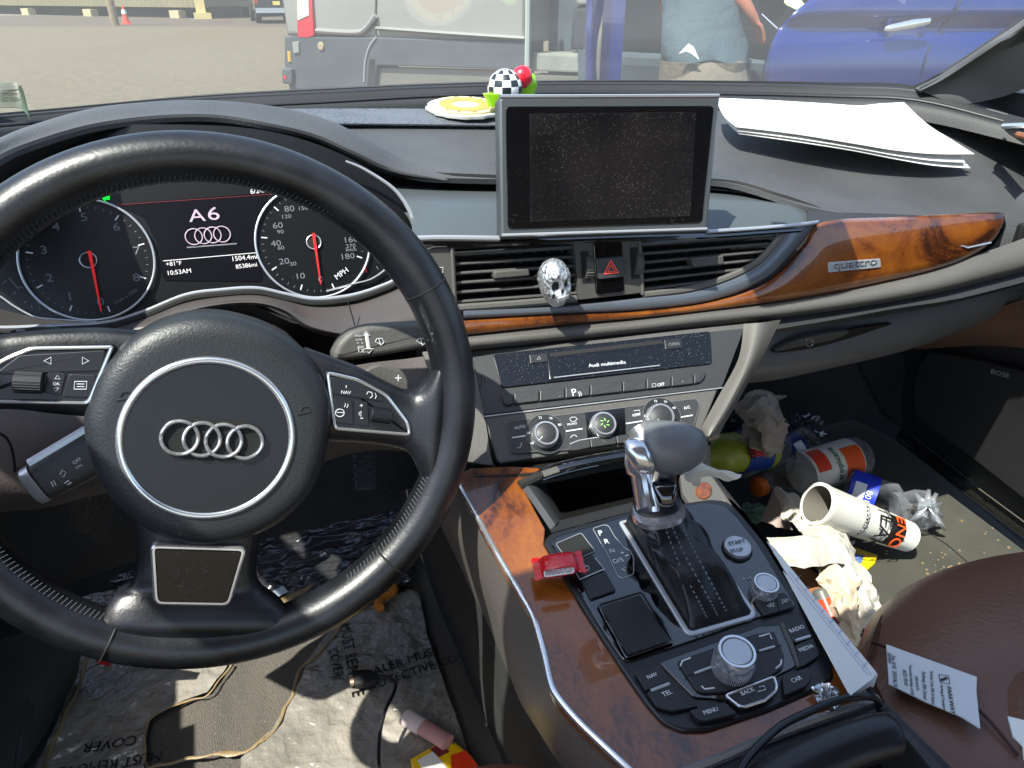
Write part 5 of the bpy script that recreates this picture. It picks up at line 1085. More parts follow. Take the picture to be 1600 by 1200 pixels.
# curled inspection sticker at far left, inside of the glass
stp = Plane(PY(15, 160, .93), nrm(-8, 35))
m = MB(); m.loft([[stp.P(x, y, h) for x, y, h in ((-50, 130, 0), (0, 130, 0), (24, 129, 0), (34, 138, .004), (38, 150, .01))], [stp.P(x, y, h) for x, y, h in ((-50, 150, .0), (0, 150, 0), (30, 150, 0), (38, 158, .006), (42, 168, .012))], [stp.P(x, y, h) for x, y, h in ((-50, 168, .0), (0, 168, .002), (28, 168, .004), (40, 176, .01), (47, 188, .014))]], mat('sticker_olive', '#3b3e2b', .5, var=.2, vscale=60, col2='#24402f'), 4, 3, th=.0006)
for k, (s, y) in enumerate((('VEHICLE INSPECTION', 137), ('DEPT OF MOTOR', 143), ('NOT VALID FOR', 151), ('SAFETY EMISSION', 157))): m.text(stp, s, 0, y, 34, y-1, M_ink, h=.002)
m.build('window_sticker', label='curling printed sticker on the far left of the windscreen', cat='sticker')
# ================================================================= PASSENGER SEAT
T = thing('passenger_seat', 'brown leather passenger seat cushion at lower right', 'seat', (.72, .1, .45))
m = MB()
ZS = .73
SE = [[(1345, 1000, .60), (1365, 960, .60), (1420, 915, .61), (1500, 882, .62), (1600, 862, .62), (1750, 850, .62)],
      [(1340, 1010, .69), (1372, 962, .69), (1425, 918, .69), (1500, 886, .69), (1600, 866, .69), (1750, 850, .69)],
      [(1345, 1022, .715), (1385, 990, .72), (1440, 955, .722), (1510, 925, .724), (1600, 905, .725), (1750, 890, .725)],
      [(1365, 1060, .725), (1410, 1050, .735), (1460, 1035, .74), (1530, 1010, .74), (1610, 990, .74), (1760, 980, .74)],
      [(1395, 1120, .73), (1450, 1120, .735), (1510, 1110, .735), (1580, 1095, .735), (1650, 1080, .735), (1800, 1070, .735)],
      [(1470, 1230, .73), (1520, 1230, .735), (1580, 1220, .735), (1640, 1200, .735), (1710, 1180, .735), (1860, 1170, .735)],
      [(1600, 1500, .73), (1650, 1500, .735), (1700, 1490, .735), (1760, 1480, .735), (1830, 1460, .735), (1980, 1450, .735)]]
m.loft([[PZ(*q) for q in r] for r in SE], M_brown, 6, 6, th=.01)
m.loft([[PZ(x, y, z) for x, y, z in ((1345, 1000, .60), (1340, 1010, .69), (1345, 1022, .715), (1365, 1060, .725), (1395, 1120, .73), (1470, 1230, .73))], [PZ(x, y, z)+Vector((-.01, 0, -.14)) for x, y, z in ((1345, 1000, .60), (1340, 1010, .69), (1345, 1022, .715), (1365, 1060, .725), (1395, 1120, .73), (1470, 1230, .73))]], M_brown, 5, 1, th=.006)
m.build('cushion', T, sharp=80)
m = MB(); sm = [(1355, 1030, .728), (1362, 1008, .724), (1368, 985, .715), (1378, 962, .70)]
for k in (0, 5): m.tube(cr([PZ(x+k, y, z+.001) for x, y, z in sm], 5, False), .0007, mat('thread_brown', '#3d241a', .7), seg=5)
m.tube(cr([PZ(1362, 1004, .728), PZ(1385, 1012, .735), PZ(1440, 1040, .742), PZ(1530, 1110, .739), PZ(1590, 1180, .737)], 6, False), .0013, mat('thread_brown', '#3d241a', .7), seg=6)
m.build('seam', T)
m = MB(); bc = PZ(1665, 1215, .715); m.rings([(bc+Vector((-.03, -.25, -.02)), Vector((.06, 0, 0)), Vector((0, 0, .03))), (bc+Vector((0, -.1, 0)), Vector((.075, 0, 0)), Vector((0, .0, .045))), (bc+Vector((.03, .02, 0)), Vector((.065, 0, 0)), Vector((0, 0, .04))), (bc+Vector((.05, .10, -.01)), Vector((.03, 0, 0)), Vector((0, 0, .02)))], M_brown, 20, 2.4); m.build('bolster', T, sharp=80)
m = MB(); m.rings([(Vector((.72, -.28, .80)), Vector((.25, 0, 0)), Vector((0, .07, .0))), (Vector((.72, -.42, 1.15)), Vector((.24, 0, 0)), Vector((0, .06, 0))), (Vector((.72, -.5, 1.35)), Vector((.12, 0, 0)), Vector((0, .05, 0)))], M_brown, 24, 3); m.build('backrest', T)
# driver seat edge at the bottom centre
m = MB(); m.loft([[PZ(x, y, z) for x, y, z in ((640, 1230, .60), (700, 1208, .62), (770, 1195, .63), (830, 1198, .62), (850, 1215, .60))], [PZ(x, y, z) for x, y, z in ((640, 1250, .66), (700, 1225, .67), (770, 1215, .67), (830, 1218, .66), (856, 1235, .64))], [PZ(x, y, z) for x, y, z in ((640, 1350, .68), (700, 1330, .68), (770, 1320, .68), (830, 1320, .68), (856, 1330, .64))]], mat('light_brown_leather', '#8a5a44', .45, bump=.5, bscale=230, bdist=.0008), 5, 4, th=.01); m.build('driver_seat', label='rounded brown edge of the driver seat at bottom centre', cat='seat', sharp=80)
# ================================================================= OUTSIDE
M_grav = mat('gravel_yard', '#5b523f', .95, bump=1, bscale=40, bdist=.03, var=.2, vscale=6, dust=.6, dscale=14, dcol='#766c54')
m = MB(); m.add([Vector((-600, 2.2, 0)), Vector((600, 2.2, 0)), Vector((600, 900, 0)), Vector((-600, 900, 0)), Vector((-600, -300, 0)), Vector((600, -300, 0))], [(0, 1, 2, 3), (4, 5, 1, 0)], M_grav); m.build('ground', kind='structure', base=(0, 0, 0))
def hline(y, xs, z=0): return [PZ(x, y, z) for x in xs]
m = MB(); a = hline(41, (-900, 500, 1700), .004); b = hline(24, (-900, 500, 1700), .004)
m.add(a+b[::-1], [(0, 1, 4, 5), (1, 2, 3, 4)], mat('worn_asphalt', '#4a4136', .95, var=.15, vscale=.6, bump=.6, bscale=20, bdist=.01)); m.build('road', kind='structure')
m = MB(); a = hline(24, (-900, 300, 1700), .008); b = hline(6, (-900, 300, 1700), .008)
m.add(a+b[::-1], [(0, 1, 4, 5), (1, 2, 3, 4)], mat('concrete_apron', '#6b665e', .95, var=.1, vscale=.4)); m.build('pavement', kind='structure')
# corrugated shed
T = thing('corrugated_shed', 'long cream corrugated metal shed across the yard at upper left', 'shed', PZ(150, 26, 0))
A, B = PZ(-500, 12, 0), PZ(318, 29, 0); d = (B-A); Lh = d.length; d.normalize(); n = Vector((d.y, -d.x, 0))
m = MB(); V = []; F = []; N = int(Lh/.45)
for i in range(N*2+1):
    p = A+d*(Lh*i/(N*2))+n*(.09 if i % 2 else 0); V += [p+Vector((0, 0, .55)), p+Vector((0, 0, 5.5))]
F = [(2*i, 2*i+2, 2*i+3, 2*i+1) for i in range(N*2)]
m.add(V, F, mat('cream_sheet_metal', '#736c52', .6, var=.06, vscale=.5)); V2 = [p-n*8 for p in V[:2]+V[-2:]]
m.add([V[0], V[1], V[-1], V[-2]]+[q-n*8 for q in (V[0], V[1], V[-1], V[-2])], [(0, 4, 5, 1), (3, 2, 6, 7), (1, 5, 6, 2), (5, 4, 7, 6)], MATS['cream_sheet_metal'])
m.build('wall', T, sharp=10)
m = MB(); c = (A+B)/2-n*1.2; m.add([A-n*.6, B-n*.6, B-n*.6+Vector((0, 0, .6)), A-n*.6+Vector((0, 0, .6)), A-n*3, B-n*3, B-n*3+Vector((0, 0, .6)), A-n*3+Vector((0, 0, .6))], [(0, 1, 2, 3), (4, 7, 6, 5), (3, 2, 6, 7), (0, 3, 7, 4), (1, 5, 6, 2)], mat('gap_shade', '#33372f', .8)); m.build('base', T)  # dark box paints the shade of the open gap under the wall
m = MB()
for x in (60, 145, 214, 298):
    p = A+d*(Lh*(x+500)/818); m.box(p+n*.15+Vector((0, 0, .2)), .8, .5, .4, mat('block_beige', '#a19878', .8), math.atan2(d.y, d.x))
m.build('footing', T)
m = MB(); p = PZ(316, 29.5, 0); m.box(p+Vector((0, 0, 3)), .5, .5, 6, mat('cream_paint', '#c4b27a', .6)); m.box(p+Vector((.05, -.1, .15)), .9, .8, .3, MATS['cream_paint']); m.build('corner_post', T)
# open bay behind
T = thing('open_garage', 'open dark garage bay with grey columns behind the pickup', 'garage', PZ(380, 27, 0))
A2, B2 = PZ(322, 26, 0)+Vector((0, 6, 0)), PZ(760, 26, 0)+Vector((0, 6, 0)); d2 = (B2-A2).normalized(); n2 = Vector((d2.y, -d2.x, 0))
m = MB(); m.add([A2, B2, B2+Vector((0, 0, 6)), A2+Vector((0, 0, 6))]+[q-n2*.3 for q in (A2, B2, B2+Vector((0, 0, 6)), A2+Vector((0, 0, 6)))], [(0, 1, 2, 3), (4, 7, 6, 5), (3, 2, 6, 7)], mat('garage_dark', '#33393f', .8, var=.35, vscale=.7, col2='#5b6672')); m.build('back_wall', T)
m = MB(); m.add([A2-n2*-.2, B2-n2*-.2, B2+n2*3, A2+n2*3], [(0, 1, 2, 3)], mat('bay_floor', '#46484a', .9)); m.v = [p+Vector((0, 0, .02)) for p in m.v]; m.build('bay_floor', T)
for x, w_ in ((352, 1.0), (392, 1.1), (470, 1.0)):
    p = PZ(x, 25, 0); m = MB(); m.box(p+Vector((0, 0, 3)), w_*.75, .6, 6, mat('column_grey', '#5d5b56', .8)); m.build('column', T)
m = MB()
for k in range(9): m.rings([(A2+d2*(1.2+.35*(k % 4))+n2*.8+Vector((0, 0, .6+.35*(k//3))), Vector((.3, 0, 0)), Vector((0, .2, .1))), (A2+d2*(1.5+.35*(k % 4))+n2*.8+Vector((0, 0, .7+.35*(k//3))), Vector((.2, 0, 0)), Vector((0, .2, .2)))], mat('pale_bags', '#9aa0b0', .7), 8)
m.build('piled_bags', T)
# utility pole and cone
p = PZ(181, 40, 0); m = MB(); m.tube([p-Vector((0, 0, .2)), p+Vector((-.12, 0, 9))], [.17, .13], mat('pole_wood', '#7a6c50', .9, var=.2, vscale=5), seg=16); m.tube([p+Vector((-1, 0, 8.2)), p+Vector((.8, 0, 8.2))], .06, MATS['pole_wood'])
m.build('utility_pole', label='weathered wooden pole standing in front of the cream shed', cat='pole', base=p)
p = PZ(198, 38, 0); T = thing('traffic_cone', 'faded orange traffic cone beside the wooden pole', 'traffic cone', p)
m = MB(); m.lathe(p+Vector((0, 0, .04)), p+Vector((0, 0, .78)), [(0, .17), (.45, .10), (.46, .1), (.9, .04), (1, .03)], mat('cone_orange', '#e0442a', .6)); m.build('body', T)
MB().box(p+Vector((0, 0, .02)), .42, .42, .04, MATS['cone_orange']).build('foot', T)
m = MB(); m.lathe(p+Vector((0, 0, .42)), p+Vector((0, 0, .6)), [(0, .108), (1, .078)], mat('cone_white', '#d9d3c8', .6)); m.build('reflective_band', T)
# pickup seen from behind
def wheel(c, r, w_, par, ax=(1, 0, 0), rim='#8a8d90'):
    ax = Vector(ax); c = Vector(c); m = MB(); m.lathe(c-ax*w_/2, c+ax*w_/2, [(0, r*.62), (0, r*.93), (.12, r), (.88, r), (1, r*.93), (1, r*.62)], mat('tyre_rubber', '#191919', .85), 32)
    o = m.build('wheel', par); m = MB(); m.lathe(c-ax*w_*.45, c+ax*w_*.45, [(0, .02), (0, r*.6), (1, r*.6), (1, .02)], mat('wheel_rim_'+rim[1:], rim, .35, metal=.8), 24); m.build('rim', o)
p = PZ(436, 37, 0); T = thing('pickup_truck', 'black pickup truck seen from behind beyond the white van', 'pickup truck', p)
M_pu = mat('black_car_paint', '#1b1f26', .25, coat=1)
m = MB()
def carbox(m, c, sx, sy, sz, mt, r=.08, taper=0):
    c = Vector(c); pl = Plane(c+Vector((0, -sy/2, 0)), (0, -1, 0)); q = rnd([(-sx/2, -sz/2), (sx/2, -sz/2), (sx/2-taper, sz/2), (-sx/2+taper, sz/2)], r*1.5); m.plate(pl, q, sy, mt, bev=r*.6, seg=3)
carbox(m, p+Vector((0, 1.2, .95)), 1.95, 2.4, .85, M_pu); carbox(m, p+Vector((0, 3.0, 1.25)), 1.9, 1.9, 1.35, M_pu, taper=.18); carbox(m, p+Vector((0, 4.6, .9)), 1.9, 1.5, .8, M_pu); m.build('body', T)
m = MB(); m.box(p+Vector((0, 2.03, 1.62)), 1.4, .04, .45, mat('car_glass', '#10151a', .05, coat=1)); m.build('rear_window', T)
m = MB(); m.box(p+Vector((0, -.06, .55)), 1.9, .18, .2, M_sat); m.build('bumper', T)
for sx in (-1, 1):
    MB().box(p+Vector((sx*.9, -.02, 1.05)), .14, .06, .42, mat('lamp_red', '#a3141a', .3)).build('tail_light', T)
    wheel(p+Vector((sx*.82, .9, .4)), .4, .26, T); wheel(p+Vector((sx*.82, 4.5, .4)), .4, .26, T)
m = MB(); m.box(p+Vector((0, -.02, .85)), .32, .02, .16, mat('plate_yellow', '#c8b45a', .5)); m.build('number_plate', T)
# ---------------------------------------------------------------- van
a_, b_ = PZ(495, 54, .80), PZ(820, 64, .80); vd_ = (b_-a_); vd_.z = 0; vd_.normalize(); vn = Vector((vd_.y, -vd_.x, 0))
if vn.dot(CAM-a_) < 0: vn = -vn
VN = Plane(Vector((a_.x, a_.y, .8)), vn)
T = thing('cargo_van', 'dusty white cargo van with grey lower cladding and open side door', 'van', VN.P(640, 105)*1)
M_vw = mat('van_white', '#787874', .35, coat=.5, var=.06, vscale=1.5); M_vc = mat('van_cladding', '#3a4045', .7, var=.2, vscale=2, bump=.2, bscale=30)
def vq(pts, h=0): return VN.L(pts, h)
m = MB(); x0 = VN.p2(447, 60)[0]; x1 = VN.p2(822, 60)[0]; zc = VN.p2(600, 58)[1]
q = [(x0, -.02), (x1, -.02), (x1, 1.75), (x0+.12, 1.75), (x0, 1.2)]
m.plate(VN, q, 1.9, M_vw, h=0, bev=.05, seg=3)
q2 = [(x1+1.9, -.35), (x1+4.2, -.35), (x1+4.2, .3), (x1+3.3, .45), (x1+2.6, 1.6), (x1+2.2, 1.75), (x1+1.9, 1.75)]
m.plate(VN, q2, 1.9, M_vw, h=0, bev=.04)
m.plate(VN, [(x1-.02, 1.4), (x1+1.95, 1.4), (x1+1.95, 1.75), (x1-.02, 1.75)], 1.9, M_vw, h=-.002)
m.build('body', T)
m = MB(); bb = [VN.p2(x, y) for x, y in ((447, 57), (600, 58), (823, 65), (823, 109), (592, 102), (588, 135), (455, 140), (447, 100))]
m.plate(VN, bb, .4, M_vc, h=.03, bev=.015); m.build('cladding', T)
m = MB(); bb = [VN.p2(x, y) for x, y in ((590, 106), (822, 112), (822, 160), (590, 160))]; m.plate(VN, bb, .15, mat('sill_pale', '#5a5950', .6, var=.08, vscale=3), h=-.02); m.build('sill_panel', T)
m = MB(); m.tube([VN.P(x, y, .035) for x, y in cr([(588, 58), (578, 72), (571, 95), (569, 128)], 6, False)], .012, mat('van_trim', '#7e8487', .5), seg=8); m.build('arch_trim', T)
m = MB(); m.plate(VN, vq([(580, 92), (589, 92), (589, 140), (576, 140)]), .2, M_blk, h=.032); m.build('arch_gap', T)
m = MB(); q = [VN.p2(x, y) for x, y in ((466, -30), (488, -30), (494, 55), (484, 59), (468, 58))]; m.plate(VN, q, .1, mat('tail_light_red', '#b3122a', .25, coat=1), h=.035, bev=.01); TLo = m.build('tail_light', T)
m = MB(); q = [VN.p2(x, y) for x, y in ((468, -30), (485, -30), (487, 24), (469, 32))]; m.plate(VN, q, .02, mat('tail_light_clear', '#c8c4b4', .2, coat=1), h=.045, bev=.006); m.build('clear_lens', TLo)
m = MB(); m.plate(VN, vq(rnd([(461, 65), (471, 64), (472, 82), (463, 83)], 2)), .03, M_vw, h=.05, bev=.005); m.build('reflector', T)
m = MB(); m.plate(VN, circ(VN.p2(505, 72), .045, 16), .03, mat('van_knob', '#8a7d66', .6), h=.05, bev=.01); m.build('fuel_cap', T)
m = MB(); m.tube([VN.P(453, 80, .02), VN.P(454, 96, .02)], .03, mat('amber', '#b08a3a', .5)); m.build('side_marker', T)
m = MB(); m.plate(VN, vq(rnd([(447, 106), (463, 106), (464, 130), (448, 130)], 3)), .1, M_vc, h=.08, bev=.02); m.plate(VN, vq([(451, 117), (455, 117), (455, 123), (451, 123)]), .02, MATS['lamp_red'], h=.085); m.build('bumper_end', T)
m = MB(); m.tube([VN.P(590, -60, .004), VN.P(587, 20, .004), VN.P(587, 58, .004)], .012, M_vc, seg=6); m.build('panel_line', T)
m = MB(); m.tube(cr([VN.P(495, 48, .01), VN.P(555, 51, .02), VN.P(572, 44, .03), VN.P(587, 24, .03)], 5, False), .03, M_vw, seg=8); m.tube([VN.P(590, 44, .01), VN.P(700, 52, .02), VN.P(822, 60, .01)], .05, M_vw, seg=8, ry=.02); m.build('body_crease', T)
# interior of open door
m = MB(); m.plate(VN, [VN.p2(822, 160), VN.p2(1020, 160), VN.p2(1020, -140), VN.p2(822, -140)], .05, mat('van_interior', '#3e4a4f', .7, var=.25, vscale=3), h=-.5)
m.plate(VN, [VN.p2(868, 80), VN.p2(922, 84), VN.p2(920, 10), VN.p2(900, 5), VN.p2(872, 12)], .3, mat('van_seat', '#20282c', .7), h=-.3, bev=.05); m.plate(VN, [VN.p2(875, -10), VN.p2(905, -10), VN.p2(902, 8), VN.p2(882, 8)], .1, M_vw, h=-.28, bev=.02)
m.plate(VN, [VN.p2(824, 112), VN.p2(935, 116), VN.p2(935, 88), VN.p2(824, 84)], .4, mat('van_step', '#6f746c', .6, var=.15, vscale=6), h=-.08, bev=.02); m.plate(VN, [VN.p2(824, 140), VN.p2(935, 142), VN.p2(935, 122), VN.p2(824, 118)], .3, MATS['sill_pale'], h=-.03)
m.build('interior', T)
m = MB(); m.tube([VN.P(823, 160, .02), VN.P(825, 40, .02), VN.P(826, -100, .02)], .03, mat('door_frame', '#8d9690', .5), seg=8); m.build('door_frame', T)
for xx in (x0+.75, x1+3.1): wheel(VN.w(xx, -.42, -.25), .37, .24, T, ax=vn)
# ---------------------------------------------------------------- blue car
SV = Plane(PD(1418, 37, 3.95), (-.08, -1, 0))
T = thing('blue_car', 'blue car with its front door open and a chrome door handle', 'car', (SV.P(1418, 37).x, SV.P(1418, 37).y, 0))
M_bl = mat('blue_car_paint', '#0c2468', .22, coat=1, metal=.2, croughness=.03)
def grid(pts_fn, nx, ny, mtl, th=.02):
    pass
# side: bulged door panel, rear door and quarter
cols = []
for x in (1000, 1100, 1200, 1300, 1400, 1500, 1600, 1750, 1950, 2200):
    col = []
    for y, h in ((-160, -.22), (-60, -.06), (-10, .0), (20, .02), (45, -.02), (70, .03), (110, .06), (170, .04), (260, -.02), (420, -.06)):
        col.append((x, y, h))
    cols.append(col)
def leftx(y): # curved rear edge of the opening
    pts = [(-160, 1350), (-20, 1285), (20, 1240), (50, 1213), (80, 1198), (110, 1192), (170, 1188), (260, 1186), (430, 1186)]
    for (ya, xa), (yb_, xb) in zip(pts, pts[1:]):
        if y <= yb_: return xa+(xb-xa)*(y-ya)/(yb_-ya)
    return 1186
rails = []
for y, h in ((-140, -.18), (-60, -.06), (-10, .0), (20, .02), (45, -.015), (70, .03), (110, .05), (170, .04), (260, -.02), (420, -.06)):
    lx = leftx(y); rails.append([SV.P(lx, y, h-.02), SV.P(lx+18, y, h), SV.P(1330, y, h+.01), SV.P(1480, y, h+.01), SV.P(1620, y, h), SV.P(1850, y, h-.02), SV.P(2300, y, h-.25)])
m = MB(); m.loft(rails, M_bl, 6, 5, th=.03); BD = m.build('body_side', T, sharp=60)
hs = SV.P(1418, 37, .05)
hc = Plane(SV.P(1418, 42, .02), SV.n)
m = MB(); m.dome(hc, circ(hc.p2(1414, 42), .13, 32), [(1, .002), (.9, .003), (.7, -.004), (.05, -.012)], M_bl); m.build('handle_recess', T)
m = MB(); aL, aR = SV.P(1385, 45, .07), SV.P(1452, 33, .07); dd = (aR-aL).normalized(); m.rings([(aL-dd*.01, Vector((0, 0, .010)), SV.n*.006), (aL+dd*.02, Vector((0, 0, .018)), SV.n*.014), (aL.lerp(aR, .6), Vector((0, 0, .024)), SV.n*.016), (aR, Vector((0, 0, .016)), SV.n*.01)], M_chr, 16, 2.6); m.build('door_handle', T, sharp=70)
m = MB(); m.tube(cr([SV.P(1505, -10, .012), SV.P(1495, 12, .036), SV.P(1470, 50, .005), SV.P(1450, 80, .052), SV.P(1440, 120, .07)], 6, False), .004, M_blk, seg=6); m.build('door_gap', T)
# opening, interior and the open front door
m = MB(); M_in = mat('car_interior', '#22282c', .7, var=.2, vscale=5)
m.plate(SV, SV.L([(900, 260), (1300, 260), (1400, -160), (940, -160)], -.55), .05, M_in, h=-.55); m.plate(SV, SV.L([(930, 260), (1200, 260), (1200, 95), (930, 82)], -.25), .3, mat('car_seat', '#3d4a4f', .7, var=.2, vscale=8), h=-.2, bev=.05)
m.rings([(SV.P(1215, -20, -.35), Vector((.1, 0, 0)), Vector((0, 0, .12))), (SV.P(1212, -10, -.25), Vector((.11, 0, 0)), Vector((0, 0, .14)))], M_blk, 16)
m.build('interior', T)
m = MB(); m.rings([(SV.P(1235, 4, -.1), Vector((.04, 0, 0)), Vector((0, .02, .02))), (SV.P(1245, 6, -.08), Vector((.05, 0, 0)), Vector((0, .03, .03)))], mat('pale_green_bag', '#a8c48a', .6), 10); m.build('bag_scrap', T)
dr = [[(917, -160, .9), (916, 0, .9), (914, 60, .9), (915, 140, .9), (916, 300, .9)], [(930, -160, .93), (926, 0, .93), (922, 60, .94), (925, 140, .93), (926, 300, .92)], [(951, -160, .86), (944, 0, .86), (934, 60, .88), (932, 100, .87), (934, 140, .86), (934, 300, .86)][:5]]
m = MB(); m.loft([[SV.P(*q) for q in r] for r in dr], M_bl, 5, 3, th=.02)
m.loft([[SV.P(*q) for q in r] for r in [[(948, -160, .8), (950, 0, .8), (945, 60, .8), (938, 140, .8), (938, 300, .8)], [(962, -160, .82), (962, 0, .84), (958, 60, .84), (952, 140, .82), (950, 300, .8)], [(972, -160, .74), (970, 0, .74), (966, 60, .74), (962, 140, .72), (962, 300, .7)]]], M_bl, 5, 3, th=.02)
m.tube(cr([SV.P(950, -160, .8), SV.P(947, 20, .8), SV.P(938, 70, .8), SV.P(934, 140, .8), SV.P(934, 300, .8)], 5, False), .02, mat('door_seal', '#5a5a50', .7), seg=8)
for y in (90, 108): m.tube([SV.P(948, y, .84), SV.P(950, y+3, .84)], .012, M_chr, seg=6)
dj = SV.P(940, 60, .85); m.loft([[dj+Vector((0, 0, -.9)), dj+Vector((0, 0, .3))], [dj+Vector((dj.x, dj.y, 0)).normalized()*.95+Vector((0, 0, -.9)), dj+Vector((dj.x, dj.y, 0)).normalized()*.95+Vector((0, 0, .3))]], M_bl, 2, 1, th=.08)
m.build('open_door', T, sharp=60)
for x in (1330, 2250): wheel(SV.P(x, 300, 0)*1+Vector((0, 0, 0)), .34, .22, T, ax=SV.n) if False else None
c0 = SV.P(1800, 37); wheel(Vector((c0.x, c0.y+.1, .35)), .35, .24, T, ax=SV.n)
c0 = SV.P(860, 37); 
m = MB(); m.loft([[SV.P(300, y, -.9) for y in (-60, 20, 110, 260)], [SV.P(600, y, -.5) for y in (-60, 20, 110, 260)], [SV.P(900, y, -.35) for y in (-60, 20, 110, 260)]], M_bl, 3, 3, th=.03) if False else None
# ---------------------------------------------------------------- person
pc = PD(1095, 90, 3.45); gx0, gy0 = pc.x, pc.y
T = thing('person', 'person in grey-blue T-shirt and grey trousers leaning into the blue car, seen from behind', 'person', (gx0, gy0, 0))
def at_(x, y, d=3.45): return PD(x, y, d)
R1v = RR; 
M_skin = mat('skin', '#90573f', .55, var=.08, vscale=10); M_sh = mat('shirt_grey_blue', '#33464e', .85, var=.12, vscale=9, bump=.6, bscale=14, bdist=.02); M_tr = mat('trousers_grey', '#5c564a', .85, var=.15, vscale=10, bump=.6, bscale=18, bdist=.015)
bpy_m = bpy.data.meshes.new('body'); 
hip = at_(1097, 105); wst = at_(1096, 75); chest = at_(1100, -20); neck = at_(1108, -95, 3.5)
fw = Vector((FF.x, FF.y, 0)).normalized(); rt = RR
zz = lambda p, z: Vector((p.x, p.y, z))
J = []; E_ = []; RD = []
def jn(p, r, parent=None):
    J.append(Vector(p)); RD.append(r)
    if parent is not None: E_.append((parent, len(J)-1))
    return len(J)-1
j0 = jn(zz(hip, .93)+fw*.02, (.09, .09)); j1 = jn(zz(wst, 1.08)+fw*.06, (.06, .06), j0); j2 = jn(zz(chest, 1.33)+fw*.03, (.10, .10), j1); j3 = jn(zz(chest, 1.47)+fw*.05, (.085, .085), j2); j4 = jn(zz(chest, 1.56)+fw*.11, (.055, .055), j3); j5 = jn(zz(chest, 1.66)+fw*.14, (.085, .095), j4); j6 = jn(zz(chest, 1.76)+fw*.15, (.07, .085), j5)
for s, knee_, in ((-1, 0), (1, 0)):
    a = jn(zz(hip, .86)+rt*s*.09, (.10, .095), j0); b = jn(zz(hip, .48)+rt*s*.12+fw*.03, (.065, .065), a); c = jn(zz(hip, .12)+rt*s*.13-fw*.02, (.042, .042), b); d3 = jn(zz(hip, .05)+rt*s*.14+fw*.10, (.04, .035), c)
def hand(w0, dirv, side, parent):
    dirv = dirv.normalized(); sd = dirv.cross(Vector((0, 0, 1))).normalized()*side; pm = jn(w0+dirv*.05, (.036, .020), parent)
    for k, (o, l) in enumerate(((-.027, .062), (-.009, .075), (.010, .070), (.028, .055))):
        k0 = jn(w0+dirv*.085+sd*o, (.010, .010), pm); k1 = jn(w0+dirv*(.085+l*.55)+sd*o+Vector((0, 0, -.012)), (.009, .009), k0); jn(w0+dirv*(.085+l*.85)+sd*o+Vector((0, 0, -.032)), (.008, .008), k1)
    t0 = jn(w0+dirv*.035-sd*.040, (.011, .011), pm); jn(w0+dirv*.075-sd*.055+Vector((0, 0, -.01)), (.009, .009), t0)
# right arm reaches to the car
s1 = jn(zz(chest, 1.43)+rt*.20+fw*.05, (.055, .055), j3); e1 = jn(at_(1150, -12, 3.35), (.042, .042), s1); w1 = jn(at_(1172, 16, 3.35), (.030, .030), e1); hand(J[w1], (at_(1186, 44, 3.4)-J[w1]), 1, w1)
s2 = jn(zz(chest, 1.43)-rt*.20+fw*.05, (.055, .055), j3); e2 = jn(at_(1030, -30, 3.55), (.042, .042), s2); w2 = jn(at_(1036, 0, 3.65), (.028, .028), e2); hand(J[w2], (at_(1042, 26, 3.7)-J[w2]), -1, w2)
org = Vector(T['o']); bpy_m.from_pydata([tuple(p-org) for p in J], E_, [])
ob = bpy.data.objects.new('tmp', bpy_m); sc.collection.objects.link(ob); md = ob.modifiers.new('s', 'SKIN'); md.use_smooth_shade = True; md.branch_smoothing = .5
for i, r in enumerate(RD): bpy_m.skin_vertices[0].data[i].radius = r
bpy_m.skin_vertices[0].data[0].use_root = True
sb = ob.modifiers.new('u', 'SUBSURF'); sb.levels = 2; sb.render_levels = 2
me = bpy.data.meshes.new_from_object(ob.evaluated_get(bpy.context.evaluated_depsgraph_get())); bpy.data.objects.remove(ob); me.materials.clear(); me.materials.append(M_skin); me.name = 'body'
bo_ = bpy.data.objects.new('body', me); sc.collection.objects.link(bo_); bo_.parent = bpy.data.objects[T['n']]
def rg(z, cx, rx, ry, f=0): c = zz(cx, z)+fw*f; return (c, rt*rx, fw*ry)
zt = lambda x, y: at_(x, y).z
m = MB()
sh_r = [(at_(1101, 97), .205, .135), (at_(1100, 92), .21, .14), (at_(1098, 70), .20, .135), (at_(1096, 45), .185, .13), (at_(1098, 10), .19, .135), (at_(1100, -25), .215, .14), (at_(1102, -60), .20, .13), (at_(1104, -85), .10, .09)]
V = []; F = []; seg = 40
for k, (c, rx, ry) in enumerate(sh_r):
    for i in range(seg):
        a = 2*math.pi*i/seg; w_ = 1+.05*math.sin(a*5+k*1.3)*(1 if k < 6 else .3)+.02*math.sin(a*9-k)
        V.append(c+rt*rx*w_*math.cos(a)+fw*ry*w_*math.sin(a)+Vector((0, 0, .015*math.sin(a*3+k) if k < 5 else 0)))
F = [(k*seg+i, k*seg+(i+1) % seg, (k+1)*seg+(i+1) % seg, (k+1)*seg+i) for k in range(len(sh_r)-1) for i in range(seg)]
m.add(V, F, M_sh)
for s, sh_, el in ((1, s1, e1), (-1, s2, e2)):
    a, b = J[sh_], J[el]; m.tube([a-(b-a)*.3, a, a.lerp(b, .5), a.lerp(b, .72)], [.08, .078, .07, .072], M_sh, seg=16, caps=False)
m.build('t_shirt', T, sharp=80)
m = MB(); tr_r = [(at_(1100, 88), .19, .125), (at_(1100, 105), .20, .135), (at_(1102, 128), .205, .14)]
m.rings([(c, rt*rx, fw*ry) for c, rx, ry in tr_r], M_tr, 32)
